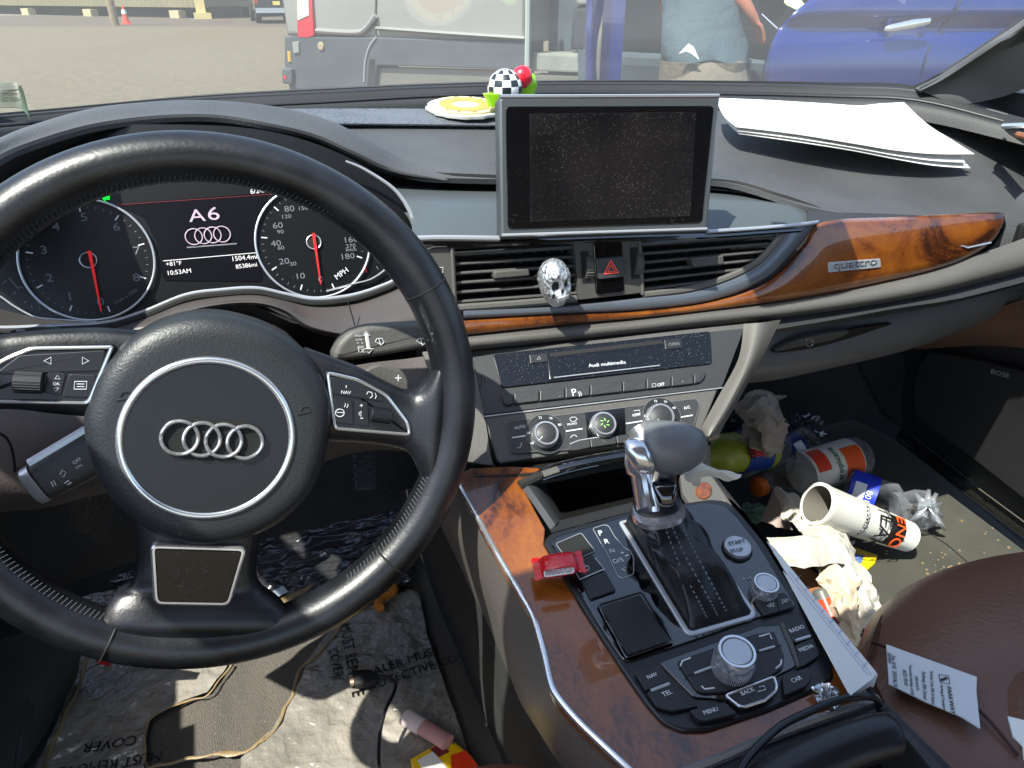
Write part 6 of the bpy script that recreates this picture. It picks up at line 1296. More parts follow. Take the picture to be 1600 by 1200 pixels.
for s in (-1, 1):
    h0 = zz(hip, .80)+rt*s*.095; m.rings([(zz(hip, .92)+rt*s*.085, rt*.115, fw*.13), (h0, rt*.11, fw*.12), (zz(hip, .48)+rt*s*.12+fw*.03, rt*.085, fw*.09), (zz(hip, .10)+rt*s*.13-fw*.02, rt*.075, fw*.08)], M_tr, 24)
m.build('trousers', T, sharp=80)
m = MB(); pq = Plane(at_(1075, 88, 3.28), -fw); m.plate(pq, pq.L([(1061, 84), (1076, 68), (1084, 73), (1093, 94), (1081, 84), (1072, 80)]), .004, M_paper); m.build('paper_in_pocket', label='folded white paper sticking out of the back pocket of grey trousers', cat='paper')
m = MB(); 
for s in (-1, 1): m.rings([(zz(hip, .06)+rt*s*.14-fw*.08, rt*.04, Vector((0, 0, .05))), (zz(hip, .05)+rt*s*.14+fw*.05, rt*.05, Vector((0, 0, .05))), (zz(hip, .04)+rt*s*.14+fw*.17, rt*.04, Vector((0, 0, .03)))], M_blk, 16)
m.build('shoes', T)
m = MB(); hc_ = J[5]+Vector((0, 0, .04)); m.rings([(hc_+Vector((0, 0, -.06))-fw*.02, rt*.09, fw*.09), (hc_-fw*.015, rt*.1, fw*.105), (hc_+Vector((0, 0, .08))-fw*.01, rt*.085, fw*.095), (hc_+Vector((0, 0, .12)), rt*.02, fw*.02)], mat('dark_hair', '#2a1d15', .8), 20); m.build('hair', T, sharp=80)
m = MB(); m.tube([at_(1190, 22, 3.3), at_(1215, 45, 3.3)], .004, M_chr, seg=6); m.build('key_ring', label='bright metal key ring hanging beside the hand of the person', cat='keys')
# ================================================================= THINGS ON THE DASHBOARD
# paper stack
m = MB(); Mp = mat('bright_paper', '#d2d2cf', .8, bump=.15, bscale=25, bdist=.002)
def sheet(mb, rails, mtl, k=5, th=.0008, **kw): return mb.loft(rails, mtl, k, 4, th=th, **kw)
for i in (0, 2, 5):
    dz = Vector((0, 0, .0015*i+.001)); ox = -i*1.2
    far = [(1126+ox, 163, .90), (1200, 166, .905), (1290, 171, .90), (1340, 174, .885), (1375, 171, .87), (1410, 169, .865)]
    mid = [(1128+ox, 176, .87), (1210, 188, .84), (1300, 200, .82), (1370, 207, .80), (1420, 208, .79), (1446, 203, .80)]
    mid2 = [(1138+ox, 194, .84), (1225, 206, .80), (1310, 220, .775), (1380, 230, .755), (1440, 233, .745), (1484, 228, .745)]
    near = [(1155+ox, 210-i*.3, .815), (1240, 222-i*.5, .775), (1330, 236-i*.4, .745), (1400, 250-i*.9, .73), (1460, 260-i*1.9, .722), (1516+(0, 0, -9, 0, 0, 4)[i], 264-i*2.7, .72)]
    sheet(m, [[p+dz for p in pys(r)] for r in (far, mid, mid2, near)], Mp)
m.build('paper_stack', label='stack of white papers lying on the passenger side dashboard', cat='papers', sharp=60)
# round coaster
dp2 = Plane(PY(727, 170, .985), Vector((0, -.12, 1)))
c = Vector(dp2.p2(727, 168, .004)); rr_ = .052
T = thing('round_medallion', 'round cream and orange medallion lying on the dashboard beside the toy', 'medallion', dp2.w(c.x, c.y, 0))
m = MB(); q = [(c.x+rr_*(1+.03*math.sin(k*1.7)+.02*math.sin(k*3.1))*math.cos(2*math.pi*k/40), c.y+rr_*(1+.03*math.sin(k*2.3))*math.sin(2*math.pi*k/40)) for k in range(40)]
m.plate(dp2, q, .004, mat('cloudy_clear_rim', '#a9a9a4', .2, spec=.8), h=.006, bev=.001); m.build('rim', T)
m = MB(); m.plate(dp2, circ(c, rr_*.86, 40), .002, mat('cream_face', '#d9c58f', .6), h=.008); m.build('face', T)
m = MB(); m.hole(dp2, circ(c, rr_*.66, 40), circ(c, rr_*.36, 40), .0006, mat('orange_ring', '#c98a45', .6), h=.0088)
for k, ch in enumerate('NEW'+' '+'UNITED'):
    if ch == ' ': continue
    a = math.radians(215+k*26); V, F = glyphs(ch); s = .009; cx, cy = c.x+rr_*.76*math.cos(a), c.y+rr_*.76*math.sin(a); ca, sa = math.cos(a+math.pi/2), math.sin(a+math.pi/2)
    m.add([dp2.w(cx+(v[0]*s-.003)*ca-(v[1]*s-.003)*sa, cy+(v[0]*s-.003)*sa+(v[1]*s-.003)*ca, .0085+(.0002 if v[2] > 0 else 0)) for v in V], F, M_pl)
m.build('printed_ring', T)
# toy
def PYv(x, y, Y): return PY(x, y, Y)
base = PY(772, 164, .95)
T = thing('dashboard_toy', 'small green toy with checkered dome and red cap behind the display', 'toy', base)
Mg = mat('toy_green', '#8fd00a', .35, coat=.4); Mr = mat('toy_red', '#d2142a', .3, coat=.6)
c1 = PY(789, 138, .95); ax = Vector((0, 0, 1))
m = MB(); V = []; F = []; mats_ = []
nu_, nv_ = 12, 5; R = .023
Mw, Mk = mat('toy_white', '#e4e8ec', .3, coat=.5), mat('toy_black', '#20262a', .3, coat=.5)
def sp(u, v): th, ph = 2*math.pi*u, math.pi/2*v; return c1+Vector((R*math.cos(ph)*math.cos(th), R*math.cos(ph)*math.sin(th), R*1.05*math.sin(ph)))
for i in range(nu_):
    for j in range(nv_):
        q = [[sp((i+a/4)/nu_, (j-.6+b/4)/(nv_-.6)) for b in range(5)] for a in range(5)]
        VV = [p for r in q for p in r]; FFc = [(a*5+b, (a+1)*5+b, (a+1)*5+b+1, a*5+b+1) for a in range(4) for b in range(4)]
        m.add(VV, FFc, Mw if (i+j) % 2 else Mk)
m.build('checkered_dome', T, sharp=60)
m = MB(); g0 = PY(772, 150, .935); m.rings([(PY(774, 166, .935), Vector((.010, 0, 0)), Vector((0, .008, 0))), (PY(772, 155, .935), Vector((.011, 0, 0)), Vector((0, .01, 0))), (PY(768, 146, .935), Vector((.012, 0, 0)), Vector((0, .01, 0)))], Mg, 16)
m.rings([(PY(800, 160, .97), Vector((.020, 0, 0)), Vector((0, .012, 0))), (PY(812, 148, .97), Vector((.022, 0, 0)), Vector((0, .014, 0))), (PY(822, 132, .97), Vector((.016, 0, 0)), Vector((0, .014, 0))), (PY(822, 118, .97), Vector((.013, 0, 0)), Vector((0, .013, 0))), (PY(820, 110, .97), Vector((.006, 0, 0)), Vector((0, .006, 0)))], Mg, 18)
m.build('green_body', T, sharp=70)
m = MB(); rc_ = PY(815, 119, .955); m.rings([(rc_+Vector((0, 0, -.014)), Vector((.008, 0, 0)), Vector((0, .008, 0))), (rc_+Vector((0, 0, -.006)), Vector((.014, 0, 0)), Vector((0, .014, 0))), (rc_+Vector((0, 0, .004)), Vector((.014, 0, 0)), Vector((0, .014, 0))), (rc_+Vector((.001, 0, .011)), Vector((.008, 0, 0)), Vector((0, .008, 0))), (rc_+Vector((.002, 0, .013)), Vector((.002, 0, 0)), Vector((0, .002, 0)))], Mr, 20); m.build('red_cap', T, sharp=70)
# skull clipped on the vent
sk = V_.P(866, 437, .03); X, Y_, Z_ = (V_.u*math.cos(.2)-V_.n*math.sin(.2)), V_.v, (V_.n*math.cos(.2)+V_.u*math.sin(.2))
X2 = (X*1+Y_*.12).normalized(); Y2 = (Y_-X*.10).normalized()
T = thing('skull_ornament', 'silver decorated skull ornament clipped on the left centre vent', 'skull ornament', sk)
bs = bpy.data.meshes.new('x'); import bmesh
bm = bmesh.new(); bmesh.ops.create_icosphere(bm, subdivisions=5, radius=1)
def g_(x, y, cx, cy, s): return math.exp(-((x-cx)**2+(y-cy)**2)/(s*s))
V = []; fidx = []
for v in bm.verts:
    x, y, z = v.co
    # x right, y up, z toward the viewer
    r_ = max(.08, math.sqrt(max(0, 1-y*y))); pr_ = 1
    if y < -.1:
        tt = (-.1-y)/.9; pr_ = (1-.05*tt-.62*tt**2.2)*math.sqrt(.99)/r_ if r_ > .08 else 1
    wx = .0150*pr_
    yy = y*.0253 if y < 0 else y*.0200
    wz = .016*(1 if y > -.1 else min(pr_, 1.5)*.95)
    px_, py_, pz = x*wx, yy, z*wz
    if z > 0:
        e = g_(x, y, -.34, -.16, .25)+g_(x, y, .44, -.16, .22)
        pz -= .0085*min(1, e*1.3)
        pz -= .004*g_(x, y, .04, -.42, .12)                      # nose
        pz += .0022*(g_(x, y, -.36, .12, .2)+g_(x, y, .44, .12, .2))   # brows
        pz += .002*(g_(x, y, -.62, -.45, .2)+g_(x, y, .66, -.45, .2))
        pz += .0012*math.sin(x*42)*g_(x, y, 0, -.80, .20)+.0015*g_(x, y, 0, -.78, .25)
        pz -= .0025*(g_(x, y, -.50, -.66, .16)+g_(x, y, .52, -.66, .16))
    if y > .05: 
        k = noise.noise(Vector((x*9, y*9, z*9))); pz += z*.0009*(1 if k > .1 else 0); px_ += x*.0006*(1 if k > .1 else 0)
    V.append(sk+X2*px_+Y2*py_+Z_*pz)
Ms = mat('skull_silver', '#dfe3e6', .28, metal=.75, bump=.8, bscale=520, bdist=.0012, bdetail=2); Mse = mat('skull_dark', '#15181b', .6)
Mst = mat('skull_tracery', '#dfe3e6', .3, metal=.7, bump=1, bscale=330, bdist=.0015, col2='#3d454c', vscale=420)
F = [tuple(v.index for v in f.verts) for f in bm.faces]
fe, fs, ft = [], [], []
for f in bm.faces:
    c_ = f.calc_center_median()
    if c_.z > 0 and (math.hypot((c_.x+.34)/1.35, c_.y+.16) < .17 or math.hypot((c_.x-.44)/1.1, c_.y+.16) < .16 or math.hypot((c_.x-.04)*1.2, (c_.y+.42)*.8) < .09 or math.hypot(c_.x+.60, c_.y+.48) < .10): fe.append(tuple(v.index for v in f.verts))
    elif c_.y > .14 or c_.x < -.75: ft.append(tuple(v.index for v in f.verts))
    else: fs.append(tuple(v.index for v in f.verts))
bm.free()
m = MB(); b0 = len(m.v); m.v = V; 
for L_, mm in ((fe, Mse), (fs, Ms), (ft, Mst)):
    i = m.mi(mm); m.f += L_; m.m += [i]*len(L_)
m.build('skull', T, sharp=80)
m = MB()
for k in range(-3, 4): m.tube([sk+X2*(k*.0018+.0004)+Y2*(-.0145)+Z_*(.0128-abs(k)*.0004), sk+X2*(k*.0018+.0004)+Y2*(-.0178)+Z_*(.0118-abs(k)*.0004)], .0009, Ms, seg=6)
m.build('teeth', T)
MB().tube([sk-Z_*.01, sk-Z_*.032], .003, M_blk, seg=8).build('clip', T)
# ================================================================= ON THE CONSOLE
# candy wrapper
T = thing('candy_wrapper', 'small red candy in its wrapper lying across the parking brake switch', 'candy wrapper', K.P(872, 882, .01))
a, b = K.P(846, 887, .013), K.P(900, 878, .016); dd = (b-a).normalized(); sd = K.n.cross(dd)
Mcr = mat('wrapper_red', '#c20f1e', .25, coat=.6, bump=.8, bscale=90, bdist=.002)
m = MB(); m.rings([(a-dd*.001, sd*.0085, K.n*.0012), (a+dd*.003, sd*.0095, K.n*.005), (a.lerp(b, .5), sd*.0095, K.n*.0062), (b-dd*.003, sd*.0095, K.n*.005), (b+dd*.001, sd*.0085, K.n*.0012)], Mcr, 20, 2.6)
for s, o in ((-1, a), (1, b)):
    V = []; 
    for k in range(9):
        t = k/8-.5; V += [o+sd*t*.019+K.n*(.0012*(k % 2)), o+dd*s*(.0055+.0009*(k % 2))+sd*t*.022-K.n*(.0005+.001*(k % 2))]
    m.add(V+[p-K.n*.0003 for p in V], [(2*k, 2*k+1, 2*k+3, 2*k+2) for k in range(8)]+[(18+2*k, 18+2*k+2, 18+2*k+3, 18+2*k+1) for k in range(8)], Mcr)
m.build('wrapper', T, sharp=70)
wp_ = Plane(a.lerp(b, .5)+K.n*.0064, K.n); m = MB(); A0 = wp_.L([(849, 893), (896, 886), (898, 895), (851, 902)]); 
m.plate(wp_, rnd(A0, .002), .0008, mat('label_white', '#d9d4d4', .5), h=.0004); 
for i, s in enumerate(('INGREDIENTS SUGAR CORN SYRUP', 'DISTRIBUTED NET WT 4 OZ', 'HYDROGENATED PALM KERNEL')): m.text(wp_, s, 852, 892.5+i*3.4, 895, 886.5+i*3.4, mat('tiny_print', '#6a2a30', .6), h=.0007, hs=1.5)
m.build('label', T)
# foil ball
def crumple(c, r, mtl, name, label, cat, seed=0, sx=1, sy=1, sz=1, amp=.5, freq=60, sub=4, **k):
    bm = bmesh.new(); bmesh.ops.create_icosphere(bm, subdivisions=sub, radius=1); V = []
    for v in bm.verts:
        d = v.co.copy(); n_ = noise.noise(d*2.3+Vector((seed, 0, 0)))*amp+abs(noise.noise(d*5+Vector((0, seed, 0))))*amp*.8
        V.append(Vector(c)+Vector((d.x*sx, d.y*sy, d.z*sz))*r*(1+n_-.2))
    F = [tuple(v.index for v in f.verts) for f in bm.faces]; bm.free()
    return MB().add(V, F, mtl).build(name, label=label, cat=cat, sharp=k.get('sharp', 20))
Mfoil = mat('foil_silver', '#c3c6ca', .22, metal=.9)
crumple(K.P(1293, 1088, .005), .0062, Mfoil, 'foil_ball', 'crumpled silver foil on the end of the wood console', 'foil', 3, 1, 1.3, .8, amp=.9)
# torn white paper beside the gear selector
m = MB(); m.loft([[PD(1066, 742, .53), PD(1088, 722, .53), PD(1110, 727, .53), PD(1158, 741, .54)], [PD(1070, 748, .525), PD(1094, 734, .522), PD(1120, 738, .525), PD(1150, 746, .535)], [PD(1078, 752, .525), PD(1098, 742, .525), PD(1122, 748, .53), PD(1140, 752, .535)]], M_nap, 5, 4, th=.001, wob=.003, wsc=60)
m.loft([[PD(1072, 745, .525), PD(1080, 752, .525), PD(1082, 760, .53)], [PD(1088, 740, .522), PD(1096, 750, .524), PD(1092, 763, .53)]], M_nap, 5, 2, th=.001, wob=.002, wsc=80)
m.build('torn_paper', label='torn white paper scrap behind the gear selector knob', cat='paper scrap')
# ================================================================= PASSENGER FOOTWELL LITTER
FP = Plane((.8, .6, FZ+.004), (0, 0, 1), up=(0, 1, 0))
def nap(rails, name, label, mtl=None, wob=.008, z=None, cat='napkin', k=6):
    m = MB(); m.loft([[PZ(*q) for q in r] for r in rails], mtl or M_nap, k, 5, th=.0015, wob=wob, wsc=34); return m.build(name, label=label, cat=cat, sharp=16)
def clearmat(name, col, a=.25):
    if name in MATS: return MATS[name]
    g = bpy.data.materials.new(name); g.use_nodes = True; t = g.node_tree; t.nodes.clear(); o = t.nodes.new('ShaderNodeOutputMaterial'); tr = t.nodes.new('ShaderNodeBsdfTransparent'); gl = t.nodes.new('ShaderNodeBsdfPrincipled'); gl.inputs['Roughness'].default_value = .06; gl.inputs['Base Color'].default_value = lin(col); gl.inputs['Specular IOR Level'].default_value = 1
    mx = t.nodes.new('ShaderNodeMixShader'); lw = t.nodes.new('ShaderNodeLayerWeight'); lw.inputs[0].default_value = a; n = t.nodes.new('ShaderNodeTexNoise'); n.inputs['Scale'].default_value = 45; co = t.nodes.new('ShaderNodeTexCoord'); b = t.nodes.new('ShaderNodeBump'); b.inputs['Strength'].default_value = .8; b.inputs['Distance'].default_value = .004
    t.links.new(co.outputs['Object'], n.inputs['Vector']); t.links.new(n.outputs[0], b.inputs['Height']); t.links.new(b.outputs[0], gl.inputs['Normal']); t.links.new(b.outputs[0], lw.inputs['Normal'])
    t.links.new(lw.outputs['Facing'], mx.inputs[0]); t.links.new(tr.outputs[0], mx.inputs[1]); t.links.new(gl.outputs[0], mx.inputs[2]); t.links.new(mx.outputs[0], o.inputs[0]); MATS[name] = g; return g
M_clr = clearmat('clear_bottle', '#8d9298', .35)
def bottle(p0, p1, r, label, name, lbl=None, cap=None, cat='bottle', body=M_clr, text_=None, ltop='#1a2fa0', spots=None):
    p0, p1 = Vector(p0), Vector(p1); T = thing(name, label, cat, (p0+p1)/2-Vector((0, 0, r)))
    MB().lathe(p0, p1, [(0, r*.6), (.02, r*.92), (.06, r), (.12, r*.96), (.2, r), (.28, r*.95), (.62, r*.97), (.70, r), (.78, r*.8), (.86, r*.5), (.92, r*.36), (.97, r*.34)], body, 28).build('body', T, sharp=60)
    if lbl:
        m = MB(); a, b = lbl[:2]; m.lathe(p0.lerp(p1, a), p0.lerp(p1, b), [(0, r*1.01), (1, r*1.01)], mat('bottle_label_'+ltop[1:], ltop, .4), 28); m.build('bottle_label', T)
    if cap: MB().lathe(p0.lerp(p1, .93), p0.lerp(p1, 1.0), [(0, r*.42), (.05, r*.45), (.9, r*.45), (1, r*.38)], mat('bottle_cap_'+cap[1:], cap, .4), 24).build('bottle_cap', T)
    return T
def onlabel(T, p0, p1, r, t, txt, size, mtl, rot=0, side=0):
    # lettering wrapped on the label facing the camera
    p0, p1 = Vector(p0), Vector(p1); ax = (p1-p0).normalized(); c = p0.lerp(p1, t); ax = ax if ax.dot(RR) > 0 else -ax; tc = (CAM-c); tc -= ax*tc.dot(ax); tc.normalize(); sd = ax.cross(tc)
    V, F = glyphs(txt); xs = [v[0] for v in V]; mid = (max(xs)+min(xs))/2; m = MB(); W_ = []
    for v in V:
        u_, w_ = (v[0]-mid)*size, (v[1]-.35)*size
        if rot == 1: u_, w_ = w_, -u_
        if rot == 2: u_, w_ = -w_, u_
        a = -w_/r+side; W_.append(c+ax*u_+(tc*math.cos(a)+sd*math.sin(a))*(r*1.015+(.0006 if v[2] > 0 else 0)))
    m.add(W_, F, mtl); m.build('lettering', T)
def patch(T, p0, p1, r, t0, t1, a0, a1, mtl, name='label_patch'):
    p0, p1 = Vector(p0), Vector(p1); ax = (p1-p0).normalized(); V = []; n1, n2 = 8, 10
    for i in range(n1+1):
        c = p0.lerp(p1, t0+(t1-t0)*i/n1); tc = (CAM-c); tc -= ax*tc.dot(ax); tc.normalize(); sd = ax.cross(tc)
        for j in range(n2+1):
            a = a0+(a1-a0)*j/n2; V.append(c+(tc*math.cos(a)+sd*math.sin(a))*r*1.012)
    MB().add(V, [(i*(n2+1)+j, i*(n2+1)+j+1, (i+1)*(n2+1)+j+1, (i+1)*(n2+1)+j) for i in range(n1) for j in range(n2)], mtl).build(name, T)
# crumpled grey paper at the back
nap([[(1150, 622, .70), (1180, 612, .71), (1228, 616, .70)], [(1156, 650, .66), (1190, 650, .68), (1224, 655, .66)], [(1165, 680, .60), (1195, 690, .62), (1232, 670, .60)], [(1180, 715, .55), (1205, 712, .56), (1225, 700, .55)]], 'crumpled_bag', 'crumpled grey paper bag at the back of the passenger footwell', mat('grey_paper', '#9b948d', .8, bump=.4, bscale=40, bdist=.004), wob=.014, cat='paper bag')
# yellow-green soda bottle with red label
p0, p1 = PZ(1085, 715, .56), PZ(1205, 700, .54); b1 = bottle(p1+(p1-p0)*-.02, p0, .034, 'yellow-green soda bottle with a red and blue label behind the gear knob', 'soda_bottle', (.12, .45), body=mat('lime_plastic', '#98a03a', .35), ltop='#123c8c')
p0, p1 = PZ(1190, 706, .54), PZ(1085, 716, .56)
patch(b1, p0, p1, .0345, .12, .40, -.2, .9, mat('label_red', '#b3202a', .4)); onlabel(b1, p0, p1, .035, .38, 'EP', .022, M_blk, 1)
bottle(PZ(1150, 722, .53), PZ(1238, 688, .53), .03, 'crushed clear bottle under the grey paper bag', 'water_bottle', None)
bA, bB = PZ(1265, 690, .52), PZ(1190, 730, .50); b2 = bottle(bA, bB, .030, 'clear bottle with a dark blue barcode label leaning on the heap', 'water_bottle', (.25, .55), ltop='#14226b'); patch(b2, bA, bB, .0305, .32, .48, -.4, .3, mat('barcode_white', '#cfd4de', .5))
# orange juice bottle
oA, oB = PZ(1345, 712, .50), PZ(1180, 762, .50); bo2 = bottle(oA, oB, .036, 'juice bottle with orange cap and white label of oranges', 'juice_bottle', (.12, .58), cap='#c86416', ltop='#d8d4c8')
Mor = mat('orange_fruit', '#d9531a', .5)
patch(bo2, oA, oB, .0365, .13, .30, -.9, .6, Mor); patch(bo2, oA, oB, .0365, .44, .56, -.2, 1.0, mat('red_orange', '#d23a1a', .5)); onlabel(bo2, oA, oB, .037, .37, 'tropicana', .016, mat('label_green', '#1c5a34', .5), 2)
# blue label bottle and crushed clear end
cA, cB = PZ(1425, 800, .47), PZ(1318, 762, .48); b3 = bottle(cB, cA, .036, 'clear bottle with a bright blue label beside the foam cup', 'water_bottle', (.06, .45), ltop='#1c34b8'); patch(b3, cB, cA, .0365, .12, .28, -.5, .4, MATS['barcode_white']); onlabel(b3, cB, cA, .037, .34, 'B01', .013, MATS['barcode_white'], 1)
fc = PZ(1450, 795, .47); T = thing('crushed_bottle', 'glinting petal-shaped base of a crushed clear bottle near the sill', 'crushed bottle', fc-Vector((0, 0, .03)))
m = MB(); Mcb = mat('clear_shine', '#a8adb3', .08, metal=.55, spec=1, bump=.5, bscale=60, bdist=.003)
tc = (CAM-fc).normalized(); ux = Vector((0, 0, 1)).cross(tc).normalized(); uy = tc.cross(ux)
for k in range(9):
    a = k*2*math.pi/9+random.uniform(-.3, .3); fs = random.uniform(.6, 1.15); d_ = ux*math.cos(a)+uy*math.sin(a); m.rings([(fc+tc*.012, ux*.004, uy*.004), (fc+d_*.014+tc*.014, d_.cross(tc)*.007, tc*.005), (fc+d_*.024*fs+tc*.010*fs, d_.cross(tc)*.004, tc*.009), (fc+d_*.036*fs-tc*.006, d_.cross(tc)*.003, tc*.003)], Mcb, 12)
m.build('petal_base', T, sharp=60); m = MB(); m.lathe(fc-tc*.004, fc-tc*.004+(PZ(1400, 800, .46)-fc)*1.0, [(0, .030), (.3, .033), (.7, .030), (1, .033)], M_clr, 24); m.build('body', T)
# foam cup
uA, uB = PZ(1276, 787, .545), PZ(1417, 838, .465); T = thing('foam_cup', 'white foam cup on its side lettered in black and orange', 'cup', (uA+uB)/2-Vector((0, 0, .04)))
rA_, rB_ = .0315, .0235
Mfc = mat('foam_white', '#d6d4cc', .7); m = MB(); m.lathe(uA, uB, [(0, rA_-.004), (0, rA_+.001), (.03, rA_+.001), (.04, rA_), (1, rB_), (1, rB_*.8)], Mfc, 40, cap=False); m.build('wall', T)
m = MB(); m.lathe(uA+(uB-uA)*.001, uB, [(0, rA_-.004), (.98, rB_-.004), (.98, .001)], mat('cup_inside', '#6a665e', .8), 32, cap=False); m.lathe(uB-(uB-uA)*.01, uB, [(0, rB_*.9), (1, rB_*.9), (1, .001)], Mfc, 32); m.build('inside', T)
def cupband(t0, t1, mtl, nm, a0=-3.14, a1=3.14, off=1.008):
    ax = (uB-uA).normalized(); V = []
    for i in range(5):
        t = t0+(t1-t0)*i/4; c = uA.lerp(uB, t); r = (rA_+(rB_-rA_)*t)*off; tc = (CAM-c); tc -= ax*tc.dot(ax); tc.normalize(); sd = ax.cross(tc)
        for j in range(25): a = a0+(a1-a0)*j/24; V.append(c+(tc*math.cos(a)+sd*math.sin(a))*r)
    return MB().add(V, [(i*25+j, i*25+j+1, (i+1)*25+j+1, (i+1)*25+j) for i in range(4) for j in range(24)], mtl).build(nm, T)
cupband(.44, .62, M_ink, 'black_band', off=1.006) if False else None
cupband(.655, .83, M_ink, 'black_patch', -1.1, 1.1)
onlabel(T, uA, uB, .0328, .55, 'TEAK', .033, M_ink, 1); onlabel(T, uA, uB, .0300, .745, 'ENO', .026, mat('cup_orange', '#f0561a', .5), 1); 
for t in (.40, .62): 
    cupband(t, t+.008, M_ink, 'stripe', -1.3, 1.3)
onlabel(T, uA, uB, .0355, .335, '* * STEAK * *', .008, M_ink, 2)
# napkins and papers
nap([[(1208, 772, .50), (1225, 766, .51), (1238, 774, .50)], [(1228, 812, .50), (1250, 808, .50), (1274, 812, .49)], [(1265, 850, .52), (1300, 835, .53), (1322, 838, .50)], [(1298, 905, .51), (1330, 890, .53), (1350, 890, .49)], [(1330, 950, .49), (1355, 940, .51), (1372, 940, .48)], [(1345, 990, .47), (1370, 978, .48), (1392, 962, .46)]], 'long_napkin', 'long white napkin running from the cup toward the seat', wob=.010)
nap([[(1198, 838, .56), (1240, 840, .57), (1280, 838, .56)], [(1210, 860, .57), (1255, 862, .575), (1300, 850, .56)], [(1232, 884, .56), (1270, 886, .56), (1322, 878, .54)]], 'folded_napkin', 'bright folded napkin beside the right edge of the console', wob=.004)
nap([[(1288, 880, .54), (1320, 905, .54), (1352, 930, .52)], [(1282, 905, .53), (1318, 935, .53), (1345, 960, .51)], [(1300, 940, .52), (1325, 965, .52), (1350, 985, .50)], [(1305, 985, .50), (1330, 1010, .50), (1345, 1010, .49)]], 'crumpled_napkin', 'crumpled cream napkin pushed against the front of the seat', mat('cream_tissue', '#c4b299', .85, bump=.5, bscale=40, bdist=.004), wob=.014)
nap([[(1205, 770, .50), (1218, 790, .50), (1232, 812, .50)], [(1196, 812, .47), (1215, 826, .47), (1240, 832, .48)]], 'paper_scrap', 'greyish paper scrap left of the foam cup', mat('pinkish_paper', '#a08f88', .8), wob=.01, cat='paper scrap')
T = thing('snack_packet', 'yellow and blue snack packet lying flat on the passenger floor', 'snack packet', FP.P(1344, 875, 0))
MB().plate(FP, FP.L([(1318, 853), (1370, 872), (1366, 884), (1352, 896), (1322, 880)]), .004, mat('packet_yellow', '#c9ac12', .4, bump=.5, bscale=60, bdist=.003), h=.006, bev=.001).build('packet', T)
MB().plate(FP, FP.L([(1324, 862), (1350, 868), (1346, 880), (1330, 876)], .007), .001, mat('packet_blue', '#5a6fa0', .5), h=.0075).build('blue_panel', T)
# kraft box corner, lighter, red lid
m = MB(); m.rings([(PZ(1246, 885, .50), Vector((.02, 0, 0)), Vector((0, .02, 0))), (PZ(1262, 915, .50), Vector((.03, 0, 0)), Vector((0, .035, 0))), (PZ(1275, 935, .47), Vector((.02, 0, 0)), Vector((0, .03, 0)))], M_cardb, 10, 3); m.build('kraft_wrapper', label='brown kraft wrapper beneath the folded napkin', cat='wrapper', sharp=30)
la, lb = PZ(1300, 966, .50), PZ(1280, 920, .52); T = thing('lighter', 'orange lighter with grey metal top in the gap beside the seat', 'lighter', lb)
m = MB(); m.lathe(la, la.lerp(lb, .62), [(0, .011), (.05, .012), (1, .012)], mat('lighter_orange', '#ea3f18', .3, coat=.5), 20); m.build('body', T); m = MB(); m.lathe(la.lerp(lb, .62), lb, [(0, .0115), (.7, .0115), (1, .008)], mat('lighter_grey', '#5c5c58', .4), 20); m.build('top', T)
m = MB(); m.lathe(PZ(1311, 963, .47), PZ(1313, 968, .46), [(0, .001), (0, .018), (1, .018)], mat('dusty_pink', '#8d5a60', .5), 20); m.build('bottle_top', label='round dusty pink lid beside the orange lighter', cat='lid')
crumple(PZ(1318, 985, .48), .018, MATS['cream_tissue'], 'tissue_ball', 'small cream tissue ball under the notepad edge', 'tissue', 9, amp=.5)
crumple(PZ(1140, 655, .56), .030, mat('teal_wrap', '#27343a', .3), 'plastic_wrap', 'dark teal plastic wrap at the far left of the litter heap', 'wrap', 21, 1.2, .8, .6, amp=.8)
crumple(PZ(1256, 672, .50), .032, mat('clear_wrap', '#3c4046', .12, spec=1), 'clear_wrap', 'glinting clear wrap right of the grey paper bag', 'wrap', 31, 1, 1, .8, amp=.9)
crumple(PZ(1216, 745, .45), .024, mat('brown_card', '#5c3c22', .8), 'brown_card', 'crumpled brown card between the juice bottle cap and the bag', 'card', 41, 1.2, 1, .6, amp=.8)
crumple(PZ(1178, 800, .44), .022, mat('green_sachet', '#5f7a68', .5), 'green_sachet', 'small pale green sachet in the gap by the console, left of the cup', 'sachet', 51, 1.3, .8, .5, amp=.7)
crumple(PZ(1310, 850, .45), .016, M_nap, 'small_tissue', 'small crumpled tissue under the foam cup', 'tissue', 61, 1.2, 1, .6, amp=.9)
# lined note pad slipped between seat and console
T = thing('lined_notepad', 'lined paper pad wedged between the console and the seat', 'notepad', K.P(1300, 980, -.02))
m = MB(); nbp = Plane(K.P(1300, 990, .004), Vector((.35, -.1, .9)))
for i in range(5):
    q = nbp.L([(1198, 845), (1212, 858), (1258, 915), (1369+i*.6, 1050+i), (1364+i*.4, 1060+i*3), (1330, 1086+i), (1290, 1015)], -.002*i); m.plate(nbp, q, .0006, M_paper, h=-.002*i)
NP = m.build('pages', T); m = MB()
for k in range(9):
    x, y = 1246+k*13, 900+k*17; m.line(nbp, nbp.L([(x-2, y+6), (x+5, y-1)], .0003), .0004, mat('rule_blue', '#7f93c0', .6), h=.0004, th=.0001)
for dx in (3, 9): m.line(nbp, nbp.L([(1236-dx, 893), (1366-dx, 1056)], .0003), .0004, MATS['rule_blue'], h=.0004, th=.0001)
m.build('ruling', T)
